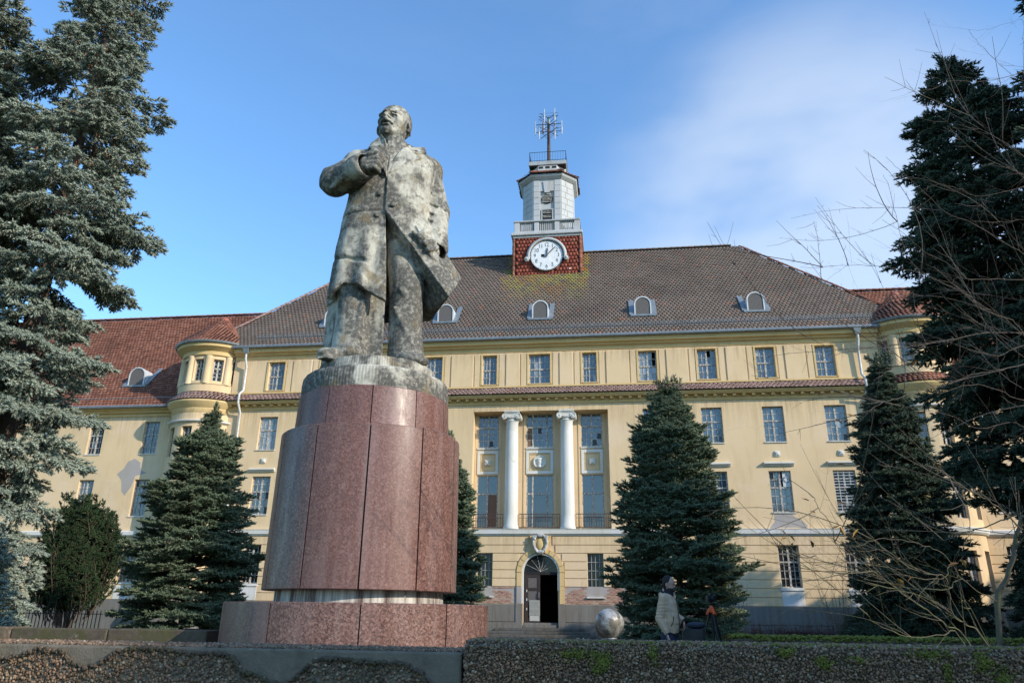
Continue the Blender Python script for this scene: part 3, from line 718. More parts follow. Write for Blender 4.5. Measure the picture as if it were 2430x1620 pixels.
    for (xa, xb) in ((-6.52, -5.02), (-4.26, -2.37), (-1.61, -.01)):
        yy = Y+.05
        r = MB(); r.box(xa, xb, yy-.02, yy+.02, 5.53, 5.56); r.box(xa, xb, yy-.012, yy+.012, 4.93, 4.955); r.box(xa, xb, yy-.010, yy+.010, 5.36, 5.375)
        ro = r.build('balcony_rail', RUST, main)
        n = int((xb-xa)/.108)
        for i in range(n+1):
            o = link('baluster', balm, ro); o.location = (xa+(xb-xa)*i/n, yy, 4.955-.02)
        for i in range(n):
            xm = xa+(xb-xa)*(i+.5)/n
            if .3 < (i+.5)/n < .7: t = MB().tube([(xm+.04*math.cos(a*PI/4), yy, 5.45+.04*math.sin(a*PI/4)) for a in range(9)], .006, 4, False); t.build('rail_ring', RUST, ro)
    # belt cornice with modillions and the pent roof above it
    prof = [(Y-.001, 10.78), (Y-.05, 10.80), (Y-.06, 10.92), (Y-.08, 10.94), (Y-.08, 11.06), (Y-.34, 11.06), (Y-.36, 11.10), (Y-.42, 11.14), (Y-.42, 11.20), (Y-.001, 11.215)]
    MB().sweep_x(prof, X0, X1).build('belt_cornice', YEL2, main)
    md = MB().box(-.08, .08, -.19, 0, 0, .105); mdm = mesh('modillion', md.v, md.f, YEL2)
    n = int((X1-X0)/.44)
    for i in range(n): link('modillion', mdm, main).location = Vector((X0+.2+i*.44, Y-.082, 10.952))-Vector(main.location)
    # attic storey: strips and raised fields
    MB().box(X0, X1, Y-.06, Y-.001, 11.66, 11.74).build('attic_sill_band', YEL2, main)
    xs = [a[0] for a in at]; order = sorted(at)
    for (xa, wa), (xb, wb) in zip(order, order[1:]):
        l = xa+wa/2+.13; r = xb-wb/2-.13
        if r-l > 1.0:
            for s0, s1, dp in ((l, l+.26, .03), (l+.34, r-.34, .055), (r-.26, r, .03)):
                MB().box(s0, s1, Y-dp, Y-.001, 11.741, 13.42).build('attic_field', YEL, main, bevel=.006)
        else: MB().box(l, r, Y-.04, Y-.001, 11.741, 13.42).build('attic_field', YEL, main, bevel=.006)
    for x, w in at:
        for q in ((x-w/2-.085, x-w/2, 11.80, 13.36), (x+w/2, x+w/2+.085, 11.80, 13.36), (x-w/2-.085, x+w/2+.085, 13.361, 13.43)):
            MB().box(q[0], q[1], Y-.045, Y-.001, q[2], q[3]).build('window_surround', YEL2, main)
    prof = [(Y-.001, 13.50), (Y-.04, 13.52), (Y-.05, 13.68), (Y-.16, 13.72), (Y-.20, 13.80), (Y-.34, 13.84), (Y-.36, 13.95), (Y-.40, 13.98), (Y-.40, 14.03), (Y-.001, 14.06)]
    MB().sweep_x(prof, X0+.02, X1+.0).build('eaves_cornice', YEL2, main)
    g = MB(); g.tube([(X0-.1, Y-.47, 14.10), (X1+.1, Y-.47, 14.10)], .085, 10); g.build('gutter', ZINC, main)
    for x, sg in ((-18.62, -1), (11.78, 1)):
        h = MB(); h.add([(x-.22, Y-.55, 14.15), (x+.22, Y-.55, 14.15), (x+.22, Y-.2, 14.15), (x-.22, Y-.2, 14.15), (x-.09, Y-.45, 13.75), (x+.09, Y-.45, 13.75), (x+.09, Y-.3, 13.75), (x-.09, Y-.3, 13.75)], [(0, 1, 2, 3), (4, 7, 6, 5), (0, 4, 5, 1), (1, 5, 6, 2), (2, 6, 7, 3), (3, 7, 4, 0)])
        h.build('rain_hopper', ZINC, main)
        d = MB(); d.tube([(x, Y-.38, 13.8), (x, Y-.38, 13.5), (x, Y-.16, 13.1), (x, Y-.14, 11.85), (x, Y-.5, 11.55), (x, Y-.52, 11.1), (x, Y-.16, 10.65), (x, Y-.12, 8), (x, Y-.12, 4.95), (x, Y-.22, 4.8), (x, Y-.2, 4.4), (x, Y-.15, .2)], .058, 10)
        autosmooth(d.build('downpipe', PIPE, main), 50)
    return at
ATT = build_main()

# ---------------------------------------------------------------- tiled roofs
def tile_field(origin, eu, ev, length, height, inside, tw, th, thick=.026, lift=.066, rng=None):
    """rows of lapped tiles; eu along the eaves, ev up the slope; inside(u,v) clips. returns (V (n,8,3), u, v)"""
    en = np.cross(eu, ev); en = en/np.linalg.norm(en)
    if en[2] < 0: en = -en
    nu, nv = int(length/tw)+1, int(height/th)+1
    U, Vv = np.meshgrid(np.arange(nu), np.arange(nv)); u = (U+.5*(Vv % 2)).ravel()*tw; v = Vv.ravel()*th
    ok = inside(u+tw/2, v+th/2); u, v = u[ok], v[ok]; n = len(u)
    rs = np.random.RandomState(5) if rng is None else rng
    j = rs.uniform(-1, 1, (n, 4))
    ua, ub = u+.002+j[:, 0]*.0015, u+tw-.002+j[:, 0]*.0015; va = v-.02+j[:, 1]*.005; vb = v+th*1.15
    lo = lift*.62+np.abs(j[:, 2])*.004+(j[:, 2] > .985)*.012; hi = np.full(n, .004)
    tl = j[:, 3]*.002
    crn = []
    for (uu, vv, h, s) in ((ua, va, lo, 1), (ub, va, lo, -1), (ub, vb, hi, 0), (ua, vb, hi, 0)):
        crn.append((uu, vv, h+s*tl))
    for (uu, vv, h, s) in ((ua, va, lo, 1), (ub, va, lo, -1), (ub, vb, hi, 0), (ua, vb, hi, 0)):
        crn.append((uu, vv, h+s*tl+thick))
    P = np.stack([np.stack([origin[k]+uu*eu[k]+vv*ev[k]+h*en[k] for k in range(3)], 1) for uu, vv, h in crn], 1)
    return P, u, v
TF = np.array([(0, 3, 2, 1), (4, 5, 6, 7), (0, 1, 5, 4), (1, 2, 6, 5), (2, 3, 7, 6), (3, 0, 4, 7)])
def add_tiles(parent, P, mat, n_single=300, order=None, name='roof_tile'):
    idx = np.arange(len(P)) if order is None else np.argsort(order, kind='stable')
    a, b = idx[:n_single], idx[n_single:]
    off = np.array(parent.location)
    if len(b):
        V = P[b].reshape(-1, 3); F = (TF[None]+(np.arange(len(b))*8)[:, None, None]).reshape(-1, 4)
        o = link(name+'s', mesh(name+'s', V, F, mat), parent); o.location = -Vector(parent.location); o['kind'] = 'stuff'
    if len(a):
        base = P[a[0]]; c0 = base.mean(0); me = mesh(name, base-c0, TF, mat)
        for i in a:
            c = P[i].mean(0); o = link(name, me, parent); o.location = Vector(c-off)
RS = np.random.RandomState(11)
SL = 1.105; nrm = math.sqrt(1+SL*SL)
def slope_frame(x0, y, z, sl=SL):
    k = math.sqrt(1+sl*sl); return np.array([x0, y, z]), np.array([1., 0, 0]), np.array([0, 1/k, sl/k])
# main roof
def main_roof():
    xa, xb, ra, rb = -21.3, 14.72, -14.66, 8.08
    e0, e1, zr = 34.56, 42.0, 14.16+SL*(42-34.56)
    z0 = 14.16
    m = MB(); m.add([(xa, e0, z0), (xb, e0, z0), (rb, e1, zr), (ra, e1, zr), (xa, 49.44, z0), (xb, 49.44, z0)], [(0, 1, 2, 3), (1, 5, 2), (0, 3, 4), (3, 2, 5, 4), (0, 4, 5, 1)])
    m.build('roof_base', UNDER, main)
    o, eu, ev = slope_frame(xa, e0, z0); Hs = (42-34.56)*nrm
    def ins(u, v):
        t = v/Hs; x = xa+u; l = xa+(ra-xa)*t+.08; r = xb+(rb-xb)*t-.08
        ok = (x > l) & (x < r) & (t < .99)
        yy = e0+v/nrm
        return ok & ~((abs(x+3.3) < 1.98) & (yy > 39.83))
    P, u, v = tile_field(o, eu, ev, xb-xa, Hs, ins, .205, .232)
    add_tiles(main, P, T_BROWN, 240, v+np.abs(u+xa+3.3)*1e-4, 'roof_tile')
    # hip ends (seen only from the side)
    for sx, xe, xr in ((1, xb, rb), (-1, xa, ra)):
        ln = math.sqrt((xe-xr)**2+(zr-z0)**2); ev2 = np.array([-(xe-xr)/ln, 0, (zr-z0)/ln]); eu2 = np.array([0, 1., 0]); o2 = np.array([xe, e0, z0]); L = 49.44-e0
        Pq, _, _ = tile_field(o2, eu2, ev2, L, ln, lambda u, v: (u > v/ln*L/2+.1) & (u < L-v/ln*L/2-.1), .205, .232)
        add_tiles(main, Pq, T_BROWN, 0, None, 'hip_end_tile')
    # ridge and hip caps
    caps = []
    def capline(a, b, mat, parent, r=.11, step=.36, name='ridge_tile'):
        a, b = Vector(a), Vector(b); d = b-a; n = int(d.length/step); d.normalize()
        q = d.to_track_quat('X', 'Z').to_matrix(); mm = MB()
        for k in range(9):
            pass
        vs = []
        for i, (xx, rr) in enumerate(((0, r*1.12), (step*1.08, r*.92))):
            for k in range(7):
                t = PI*k/6; vs.append((xx, rr*math.cos(t), rr*math.sin(t)*.9))
        fs = [(k, k+1, k+8, k+7) for k in range(6)]+[tuple(range(6, -1, -1)), tuple(range(7, 14)), (0, 7, 13, 6)]
        mm.add(vs, fs); me = mesh(name, mm.v, mm.f, mat)
        for i in range(n):
            o = link(name, me, parent); o.matrix_local = Matrix.Translation(a+d*step*i-Vector(parent.location)) @ q.to_4x4() @ Matrix.Rotation(rnd.uniform(-.03, .03), 4, 'X')
    global CAP; CAP = capline
    capline((ra, e1, zr+.03), (-5.35, e1, zr+.03), T_BROWN, main); capline((-1.25, e1, zr+.03), (rb, e1, zr+.03), T_BROWN, main)
    capline((xb, e0, z0+.06), (rb, e1, zr+.04), T_RED, main, name='hip_tile'); capline((xa, e0, z0+.06), (ra, e1, zr+.04), T_PINK, main, name='hip_tile')
    # snow guard lattice near the eaves
    yg, zg = 34.93, 14.16+SL*.37+.06
    for i in range(31):
        x = -18.3+i*1.0
        g = MB(); g.box(x, x+.97, yg, yg+.015, zg+.0, zg+.018); g.box(x, x+.97, yg, yg+.015, zg+.12, zg+.138); g.box(x, x+.97, yg, yg+.015, zg+.24, zg+.258)
        for k in range(9): q = x+.02+k*.116; g.box(q, q+.014, yg+.016, yg+.03, zg, zg+.258)
        g.box(x+.48, x+.51, yg+.03, yg+.30, zg+.05, zg+.07)
        g.build('snow_guard', ZINC, main)
    # two rows of loose stuff: brackets
    # arched roof dormers
    for x in (-14.6, -8.35, -3.32, 1.95, 7.55): dormer(main, x, 35.75, 14.16+SL*(35.75-34.56)+.02)
def dormer(parent, x, y, z, w=.86, h=1.12, mats=None):
    r = w/2; n = 12; L = h/SL+.1
    arc = lambda rr: [(x-rr, z), (x+rr, z)]+[(x+rr*math.cos(PI*i/n), z+h-r+rr*math.sin(PI*i/n)) for i in range(0, n+1)]
    b = MB(); b.prism(arc(r-.06), y+.03, y+.06); b.build('dormer_board', GREYBOARD, parent)
    c = MB(); a0, a1 = arc(r), arc(r-.06); k = len(a0)
    out = [(x+r, z)]+[(x+r*math.cos(PI*i/n), z+h-r+r*math.sin(PI*i/n)) for i in range(n+1)]+[(x-r, z)]
    inn = [(x+r-.06, z)]+[(x+(r-.06)*math.cos(PI*i/n), z+h-r+(r-.06)*math.sin(PI*i/n)) for i in range(n+1)]+[(x-r+.06, z)]
    vs = [(a, y, b_) for a, b_ in out]+[(a, y+L, b_) for a, b_ in out]+[(a, y, b_) for a, b_ in inn]+[(a, y+L, b_) for a, b_ in inn]; m_ = len(out)
    fs = []
    for i in range(m_-1):
        fs += [(i, i+1, m_+i+1, m_+i), (2*m_+i, 3*m_+i, 3*m_+i+1, 2*m_+i+1), (i, 2*m_+i, 2*m_+i+1, i+1)]
    c.add(vs, fs); autosmooth(c.build('dormer_hood', WHMET, parent), 50)
    f = MB()
    for sg in (-1, 1):
        xa = x+sg*r; xb = x+sg*(r+.26)
        f.add([(xa, y-.05, z+.02), (xb, y-.05, z+.03), (xb, y+L, z+.03+SL*(L+.05)), (xa, y+L, z+.02+SL*(L+.05))], [(0, 1, 2, 3) if sg > 0 else (3, 2, 1, 0)])
        f.add([(xa, y-.05, z+.10), (xb, y-.05, z+.11), (xb, y+L, z+.11+SL*(L+.05)), (xa, y+L, z+.10+SL*(L+.05))], [(0, 1, 2, 3) if sg > 0 else (3, 2, 1, 0)])
    f.box(x-r-.2, x+r+.2, y-.14, y-.02, z-.02, z+.07)
    f.build('dormer_flashing', ZINC, parent)
main_roof()
# pent roof over the belt cornice
kk = math.sqrt(.5**2+.42**2)
P, u, v = tile_field(np.array([-19.3, 34.50, 11.21]), np.array([1., 0, 0]), np.array([0, .5/kk, .42/kk]), 31.9, kk-.02, lambda u, v: (u < 31.9), .205, .16, .02, .045)
MB().add([(-18.9, 34.55, 11.2), (12.2, 34.55, 11.2), (12.2, 34.99, 11.63), (-18.9, 34.99, 11.63)], [(0, 1, 2, 3)]).build('pent_roof_base', UNDER, main)
add_tiles(main, P, T_PINK, 60, v, 'pent_roof_tile')

# ---------------------------------------------------------------- wings
def wing(x0, x1, label, wins_x, single):
    Yw = 35.5; w = empty('wing_building', ((x0+x1)/2, Yw, 0), 0, label, 'building')
    holes = []
    for x in wins_x: holes += [(x-.42, x+.42, 8.75, 10.44), (x-.42, x+.42, 5.57, 7.42), (x-.42, x+.42, 2.38, 4.16)]
    m = wall_grid(x0, x1, 0, 11.1, holes, lambda x, z, d: (x, Yw+d, z), .2)
    xo = x0 if x0 < 0 and abs(x0) > 25 else x1
    m.add([(xo, Yw, 0), (xo, 48.5, 0), (xo, 48.5, 11.1), (xo, Yw, 11.1)], [(0, 1, 2, 3)]); m.add([(x0, 48.5, 0), (x1, 48.5, 0), (x1, 48.5, 11.1), (x0, 48.5, 11.1)], [(3, 2, 1, 0)])
    m.build('wall', YEL, w)
    for x in wins_x:
        for za, zb, gl in ((8.75, 10.44, (G_SKY, G_DK, G_CURT)), (5.57, 7.42, (G_DK, G_SKY)), (2.38, 4.16, (G_DK,))):
            window(w, x-.42, x+.42, za, zb, Yw+.13, 2, 3, 2, 2, .4, gl)
            MB().box(x-.45, x+.45, Yw-.04, Yw+.12, za-.045, za-.002).build('sill', WHT, w)
        MB().box(x-.44, x+.44, Yw-.05, Yw-.001, 1.63, 2.25).build('apron_panel', WHT, w)
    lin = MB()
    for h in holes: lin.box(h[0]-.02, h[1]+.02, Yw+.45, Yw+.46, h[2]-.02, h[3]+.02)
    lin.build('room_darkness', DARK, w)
    MB().sweep_x([(Yw-.001, 4.54), (Yw-.07, 4.56), (Yw-.15, 4.64), (Yw-.17, 4.80), (Yw-.001, 4.858)], x0, x1).build('string_course', WHT, w)
    for k in range(7):
        za = 1.625+.3625*k; a = x0
        for c0, c1 in [(x-.44, x+.44) for x in sorted(wins_x)]+[(x1, x1)]:
            MB().box(a, c0, Yw-.035, Yw-.001, za, za+.3325).build('rustication_band', YEL, w, bevel=.008); a = c1
    MB().box(x0, x1, Yw-.14, Yw-.001, 0, 1.6).build('plinth', GREYP, w)
    MB().sweep_x([(Yw-.001, 10.70), (Yw-.05, 10.72), (Yw-.06, 10.86), (Yw-.2, 10.90), (Yw-.24, 11.0), (Yw-.40, 11.03), (Yw-.42, 11.10), (Yw-.001, 11.12)], x0, x1).build('eaves_cornice', YEL2, w)
    MB().tube([(x0, Yw-.50, 11.16), (x1, Yw-.50, 11.16)], .08, 8).build('gutter', ZINC, w)
    e0, z0 = Yw-.45, 11.2; sl = (19.05-z0)/(42-e0); k = math.sqrt(1+sl*sl)
    MB().add([(x0, e0, z0), (x1, e0, z0), (x1, 42, 19.05), (x0, 42, 19.05), (x0, 49, z0), (x1, 49, z0)], [(0, 1, 2, 3), (3, 2, 5, 4), (0, 4, 5, 1), (0, 3, 4), (1, 5, 2)]).build('roof_base', UNDER, w)
    def ins(u, v):
        x = x0+u; y = e0+v/k; z = z0+(y-e0)*sl
        # stay outside the main roof volume
        zm = 14.16+SL*(y-34.56); zs = 14.16+np.minimum(14.72-x, x+21.3)*((14.16+SL*7.44)-14.16)/6.64
        inside_main = (x > -21.3) & (x < 14.72) & (z < np.minimum(zm, zs)+.0) & (y > 34.6)
        return (u > 0) & (u < x1-x0-.1) & (v < (42-e0)*k-.1) & ~inside_main
    P, u, v = tile_field(np.array([x0, e0, z0]), np.array([1., 0, 0]), np.array([0, 1/k, sl/k]), x1-x0, (42-e0)*k, ins, .205, .235)
    add_tiles(w, P, T_RED, single, v*1+0*u, 'roof_tile')
    CAP((x0, 42, 19.1), (x1, 42, 19.1), T_RED, w)
    for i in range(int((x1-x0)/1.0)):
        x = x0+i; yg, zg = e0+.35, z0+.42
        g = MB(); g.box(x, x+.97, yg, yg+.015, zg+.0, zg+.018); g.box(x, x+.97, yg, yg+.015, zg+.12, zg+.138)
        for q in range(9): g.box(x+.02+q*.116, x+.034+q*.116, yg+.016, yg+.03, zg, zg+.138)
        g.build('snow_guard', ZINC, w)
    return w, e0, z0, sl
wL, e0, z0, slw = wing(-44, -19.5, 'left wing of the building with an orange red tiled roof behind the tall spruce', [-26.86, -23.76, -29.96, -33.06, -36.16, -39.3], 300)
dormer(wL, -25.75, 36.3, z0+slw*(36.3-e0)+.02, .95, 1.15); dormer(wL, -33.5, 36.3, z0+slw*(36.3-e0)+.02, .95, 1.15)
MB().prism(jag([(-25.25, 7.7), (-24.9, 8.0), (-24.75, 8.35), (-24.4, 8.5), (-24.05, 8.3), (-23.95, 7.9), (-23.6, 7.75), (-24.2, 7.6), (-24.35, 7.0), (-24.6, 6.6), (-24.8, 6.8), (-24.95, 7.4)]), 35.497, 35.4995).build('bare_patch', BAREP, wL)
wR, e0, z0, slw = wing(13.0, 38, 'right wing of the building with a red tiled roof behind the dark conifers', [17.2, 20.3, 23.4, 26.5, 29.6, 32.7], 100)

# ---------------------------------------------------------------- round corner towers
def turret(cx, cy, label, toward):
    K = 1.19
    t = empty('corner_turret', (cx, cy, 0), 0, label, 'turret')
    # toward: angle (deg) facing the camera; windows every 34 deg
    dA = 34
    cen = [toward+dA*k for k in (-2, -1, 0, 1, 2)]
    def drum(R, z0, z1, zw0, zw1, half, name='wall'):
        holes = [(c-half, c+half, a, b) for c in cen for a, b in zip(zw0, zw1)]
        ex = [a for a in range(int(toward)-184, int(toward)+185, 6)]
        R *= K
        P = lambda a, z, d: (cx+(R-d)*math.cos(R_(a)), cy+(R-d)*math.sin(R_(a)), z)
        m = wall_grid(toward-180, toward+180, z0, z1, holes, P, .16, extra_x=[e for e in ex if toward-180 < e < toward+180])
        # mapping turns clockwise walls outward already (a grows counter-clockwise)
        return m.build(name, YEL, t)
    autosmooth(drum(1.55, 0, 11.1, (8.35, 5.2, 2.2), (9.85, 7.1, 3.9), 9), 30); autosmooth(drum(1.42, 11.6, 14.1, (12.28,), (13.45,), 8.5), 30)
    k = MB()
    for R, zw in ((1.35*K+.03, ((8.35, 9.85), (5.2, 7.1), (2.2, 3.9))), (1.24*K+.03, ((12.28, 13.45),))):
        for za, zb in zw:
            for c in cen:
                hw = R*math.sin(R_(9 if za < 11 else 8.5))
                a = R_(c); rz = a+PI/2; ctr = Vector((cx+R*math.cos(a), cy+R*math.sin(a), za))-Vector((math.cos(rz), math.sin(rz), 0))*hw
                window(t, 0, 2*hw, za, zb, 0, 2, 3, 2, 1, .4, (G_SKY, G_DK) if rnd.random() > .25 else (G_CURT,), rz=rz, center=ctr)
    c = MB(); c.lathe([(1.15, 0.1), (1.15, 14.0)], cx, cy, 20); c.build('stair_core', DARK, t)
    lp = lambda prof, name, mat: autosmooth(MB().lathe([(r*K, z) for r, z in prof], cx, cy, 48).build(name, mat, t), 30)
    lp([(1.55, 10.55), (1.58, 10.6), (1.60, 10.8), (1.72, 10.95), (1.80, 11.1), (1.80, 11.18), (1.5, 11.19)], 'belt_cornice', YEL2)
    lp([(1.55, 10.02), (1.62, 10.05), (1.68, 10.10), (1.68, 10.16), (1.55, 10.18)], 'hood_mould', WHT)
    lp([(1.55, 4.54), (1.62, 4.56), (1.68, 4.64), (1.70, 4.80), (1.55, 4.86)], 'string_course', WHT)
    lp([(1.43, 11.68), (1.49, 11.70), (1.50, 12.05), (1.53, 12.10), (1.43, 12.13)], 'sill_band', YEL)
    lp([(1.43, 13.62), (1.50, 13.66), (1.52, 13.85), (1.64, 13.95), (1.78, 14.05), (1.80, 14.2), (1.5, 14.22)], 'eaves_cornice', YEL2)
    lp([(1.72, 14.2), (1.84, 14.19), (1.90, 14.24), (1.92, 14.32), (1.86, 14.34), (1.80, 14.27)], 'gutter', ZINC)
    lp([(1.62, 0), (1.66, .05), (1.66, 1.55), (1.56, 1.6)], 'plinth', GREYP)
    for kx in range(-3, 3):
        a = R_(toward+dA*(kx+.5)); q = MB(); x, y = cx+1.40*K*math.cos(a), cy+1.40*K*math.sin(a)
        q.lathe([(.20, 12.10), (.185, 12.2), (.17, 13.5), (.20, 13.62)], x, y, 16); autosmooth(q.build('half_column', YEL, t), 50)
    # conical tiled roof and tiled skirt: individually laid wedge tiles
    def cone(r0, z0, r1, z1, name, mat, rows):
        V = []
        L = math.hypot(r0-r1, z1-z0); nr, nz = (z1-z0)/L, (r0-r1)/L
        MB().lathe([(r0-.03, z0-.02), (max(r1-.03, .01), z1-.02)], cx, cy, 40).build(name+'_base', UNDER, t)
        for i in range(rows):
            a, b = i/rows, (i+1.15)/rows
            ra, rb = r0+(r1-r0)*a, max(.02, r0+(r1-r0)*b); za, zb = z0+(z1-z0)*a, z0+(z1-z0)*b
            n = max(8, int(2*PI*ra/.20))
            for j in range(n):
                t0 = 2*PI*(j+.5*(i % 2))/n; t1 = t0+2*PI/n*.96; q = []
                for th in (0, .022):
                    for (rr, zz, tt, lf) in ((ra, za, t0, .03), (ra, za, t1, .03), (rb, zb, t1, .004), (rb, zb, t0, .004)):
                        d = lf+th+rnd.uniform(0, .004); R2 = rr+nr*d; q.append((cx+R2*math.cos(tt), cy+R2*math.sin(tt), zz+nz*d))
                V.append(q)
        V = np.array(V); front = V[:, :, 1].mean(1)
        add_tiles(t, V, mat, 110, front, name)
    cone(1.84*K, 14.30, .14, 16.25, 'roof_tile', T_RED, 11)
    cone(1.80*K, 11.20, 1.44*K, 11.66, 'skirt_tile', T_PINK if cx < 0 else T_RED, 3)
    MB().sphere((cx, cy, 16.22), (.24, .24, .17), 12, 8).build('roof_finial', plain('red_finial', (.33, .09, .06), .7), t, True)
turret(-20.87, 36.0, 'round turret with red conical roof at the left corner of the main facade', -60)
turret(14.27, 36.0, 'round turret with red conical roof at the right corner behind the bare branches', -108)
# ---------------------------------------------------------------- clock tower
def tower():
    cx, yf, cy = -3.3, 39.8, 41.8; hw = 2.0
    t = empty('clock_tower', (cx, cy, 16), 0, 'square red tile hung clock tower with a pale octagonal belfry on the roof ridge', 'tower')
    GREYW = plaster('weathered_white_stone', (0.45, 0.455, 0.45), 2.0); GREYW2 = plaster('grey_stone_band', (0.36, 0.38, 0.38), 2.0)
    MB().box(cx-hw+.03, cx+hw-.03, yf+.03, cy+hw-.03, 15.5, 22.45).build('core_wall', UNDER, t)
    # hanging tiles on the front and both sides
    allP = []
    P, u, v = tile_field(np.array([cx-hw+.1, yf, 19.75]), np.array([1., 0, 0]), np.array([0, 0, 1.]), 2*hw-.2, 2.8, lambda u, v: (u < 2*hw-.2) & ((u-hw+.1)**2+(v-1.43)**2 > .95**2), .20, .235, .02, .05)
    d = P[:, :, 1]-yf; P[:, :, 1] = yf+.02-np.abs(d); allP.append(P)
    for sx in (-1, 1):
        Q, u, v = tile_field(np.array([cx+sx*hw, yf+.1, 17.6]), np.array([0, 1., 0]), np.array([0, 0, 1.]), 3.8, 4.9, lambda u, v: (u < 3.8), .20, .235, .02, .05)
        d = Q[:, :, 0]-(cx+sx*hw); Q[:, :, 0] = cx+sx*(hw-.02+np.abs(d)); allP.append(Q)
    A = np.concatenate(allP); add_tiles(t, A, T_TOWER, 300, A[:, :, 1].mean(1), 'hanging_tile')
    for sx in (-1, 1):
        for i in range(9):
            z = 19.72+i*.31; MB().tube([(cx+sx*(hw-.01), yf+.0, z), (cx+sx*(hw-.01), yf+.0, z+.29)], [.085, .07], 8).build('corner_tile', T_RED, t)
    MB().sweep_x([(yf-.05, 19.78), (yf-.16, 19.72), (yf-.16, 19.80), (yf-.02, 19.88)], cx-hw+.3, cx+hw-.3).build('foot_flashing', T_PINK, t)
    # stone cornice and balustrade storey
    def slab(h, z0, z1, name, mat, bev=.03): return MB().box(cx-h, cx+h, cy-h, cy+h, z0, z1).build(name, mat, t, bevel=bev)
    slab(2.06, 22.45, 22.60, 'cornice', GREYW2); slab(2.16, 22.602, 22.78, 'cornice', GREYW); slab(2.02, 22.782, 22.92, 'balcony_floor', GREYW)
    B = 1.93
    pb = MB()
    for sx in (-1, 1):
        for sy in (-1, 1): MB().box(cx+sx*B-.27 if sx > 0 else cx-B-.05, cx+B+.05 if sx > 0 else cx-B+.27, cy-B-.05 if sy < 0 else cy+B-.27, cy-B+.27 if sy < 0 else cy+B+.05, 22.921, 23.62).build('corner_post', GREYW, t, bevel=.02)
    for fx in (-.62, .62): MB().box(cx+fx-.15, cx+fx+.15, cy-B-.03, cy-B+.2, 22.921, 23.60).build('baluster_post', GREYW, t, bevel=.015)
    for a in ((cx-B-.09, cx+B+.09, cy-B-.09, cy-B+.30), (cx-B-.09, cx+B+.09, cy+B-.30, cy+B+.09), (cx-B-.09, cx-B+.30, cy-B+.301, cy+B-.301), (cx+B-.30, cx+B+.09, cy-B+.301, cy+B-.301)):
        MB().box(a[0], a[1], a[2], a[3], 23.622, 23.74).build('balustrade_coping', GREYW2, t, bevel=.02)
    bl = MB().box(-.04, .04, -.04, .04, 0, .70); bm = mesh('baluster', bl.v, bl.f, GREYW)
    for (a, b) in ((-1.62, -.80), (-.44, .44), (.80, 1.62)):
        n = 7
        for i in range(n): o = link('baluster', bm, t); o.location = Vector((cx+a+(b-a)*(i+.5)/n, cy-B+.08, 22.921))-Vector(t.location)
    for sx in (-1, 1):
        for i in range(20): o = link('baluster', bm, t); o.location = Vector((cx+sx*(B-.08), cy-1.5+i*.158, 22.921))-Vector(t.location)
    # belfry: square with broad chamfers
    H, c = 1.56, .86
    def octo(h, q): return [(-q, -h), (q, -h), (h, -q), (h, q), (q, h), (-q, h), (-h, q), (-h, -q)]
    def oprism(h, q, z0, z1, name, mat, h2=None, q2=None, cap=True):
        a, b = octo(h, q), octo(h2 or h, q2 or q); m = MB()
        m.add([(cx+x, cy+y, z0) for x, y in a]+[(cx+x, cy+y, z1) for x, y in b], [(i, (i+1) % 8, (i+1) % 8+8, i+8) for i in range(8)]+([tuple(range(8, 16)), tuple(range(7, -1, -1))] if cap else []))
        return m.build(name, mat, t)
    yfB = cy-H
    # front face with window openings, other faces plain
    faces = octo(H, c)
    m = MB(); z0, z1 = 22.93, 27.2
    for i in range(1, 8):
        a, b = faces[i], faces[(i+1) % 8]; m.add([(cx+a[0], cy+a[1], z0), (cx+b[0], cy+b[1], z0), (cx+b[0], cy+b[1], z1), (cx+a[0], cy+a[1], z1)], [(0, 1, 2, 3)])
    w = wall_grid(cx-c, cx+c, z0, z1, [(cx-.42, cx+.42, 23.55, 26.25)], lambda x, z, d: (x, yfB+d, z), .10); m.add(w.v, w.f)
    m.build('belfry_wall', GREYW, t)
    # quoins / ashlar blocks on the visible faces
    for i in (7, 0, 1, 2, 6):
        a, b = Vector(faces[i]), Vector(faces[(i+1) % 8]); d = (b-a); L = d.length; d.normalize(); nrm_ = Vector((d.y, -d.x))
        for r in range(9):
            za = z0+.05+r*.46; zb = min(za+.44, 27.15)
            if za > 26.9: break
            segs = [(0.02, L/2-.01 if r % 2 else L*.35), (L/2+.01 if r % 2 else L*.35+.02, L-.02)] if i != 0 else [(.02, .40), (L-.40, L-.02)]
            for s0, s1 in segs:
                p, q = a+d*s0, a+d*s1; o_ = nrm_*.025
                MB().add([(cx+p.x, cy+p.y, za), (cx+q.x, cy+q.y, za), (cx+q.x+o_.x, cy+q.y+o_.y, za), (cx+p.x+o_.x, cy+p.y+o_.y, za),
                          (cx+p.x, cy+p.y, zb), (cx+q.x, cy+q.y, zb), (cx+q.x+o_.x, cy+q.y+o_.y, zb), (cx+p.x+o_.x, cy+p.y+o_.y, zb)],
                         [(0, 1, 2, 3), (7, 6, 5, 4), (3, 2, 6, 7), (1, 5, 6, 2), (0, 3, 7, 4)]).build('ashlar_block', GREYW, t, bevel=.006)
    MB().box(cx-.42, cx+.42, yfB+.10, yfB+.12, 23.55, 26.25).build('niche_back', GREYW, t)
    ov = MB().tube([(cx, yfB+.05, 25.65), (cx, yfB+.10, 25.65)], .36, 24); o = ov.build('oval_window', DARK, t); o.scale = (1, 1, 1)
    for i in range(5): MB().box(cx-.31, cx+.31, yfB+.02, yfB+.05, 25.40+i*.11, 25.44+i*.11).build('louvre', FRAME, t)
    MB().box(cx-.30, cx+.30, yfB+.04, yfB+.10, 23.6, 24.75).build('belfry_window', DARK, t)
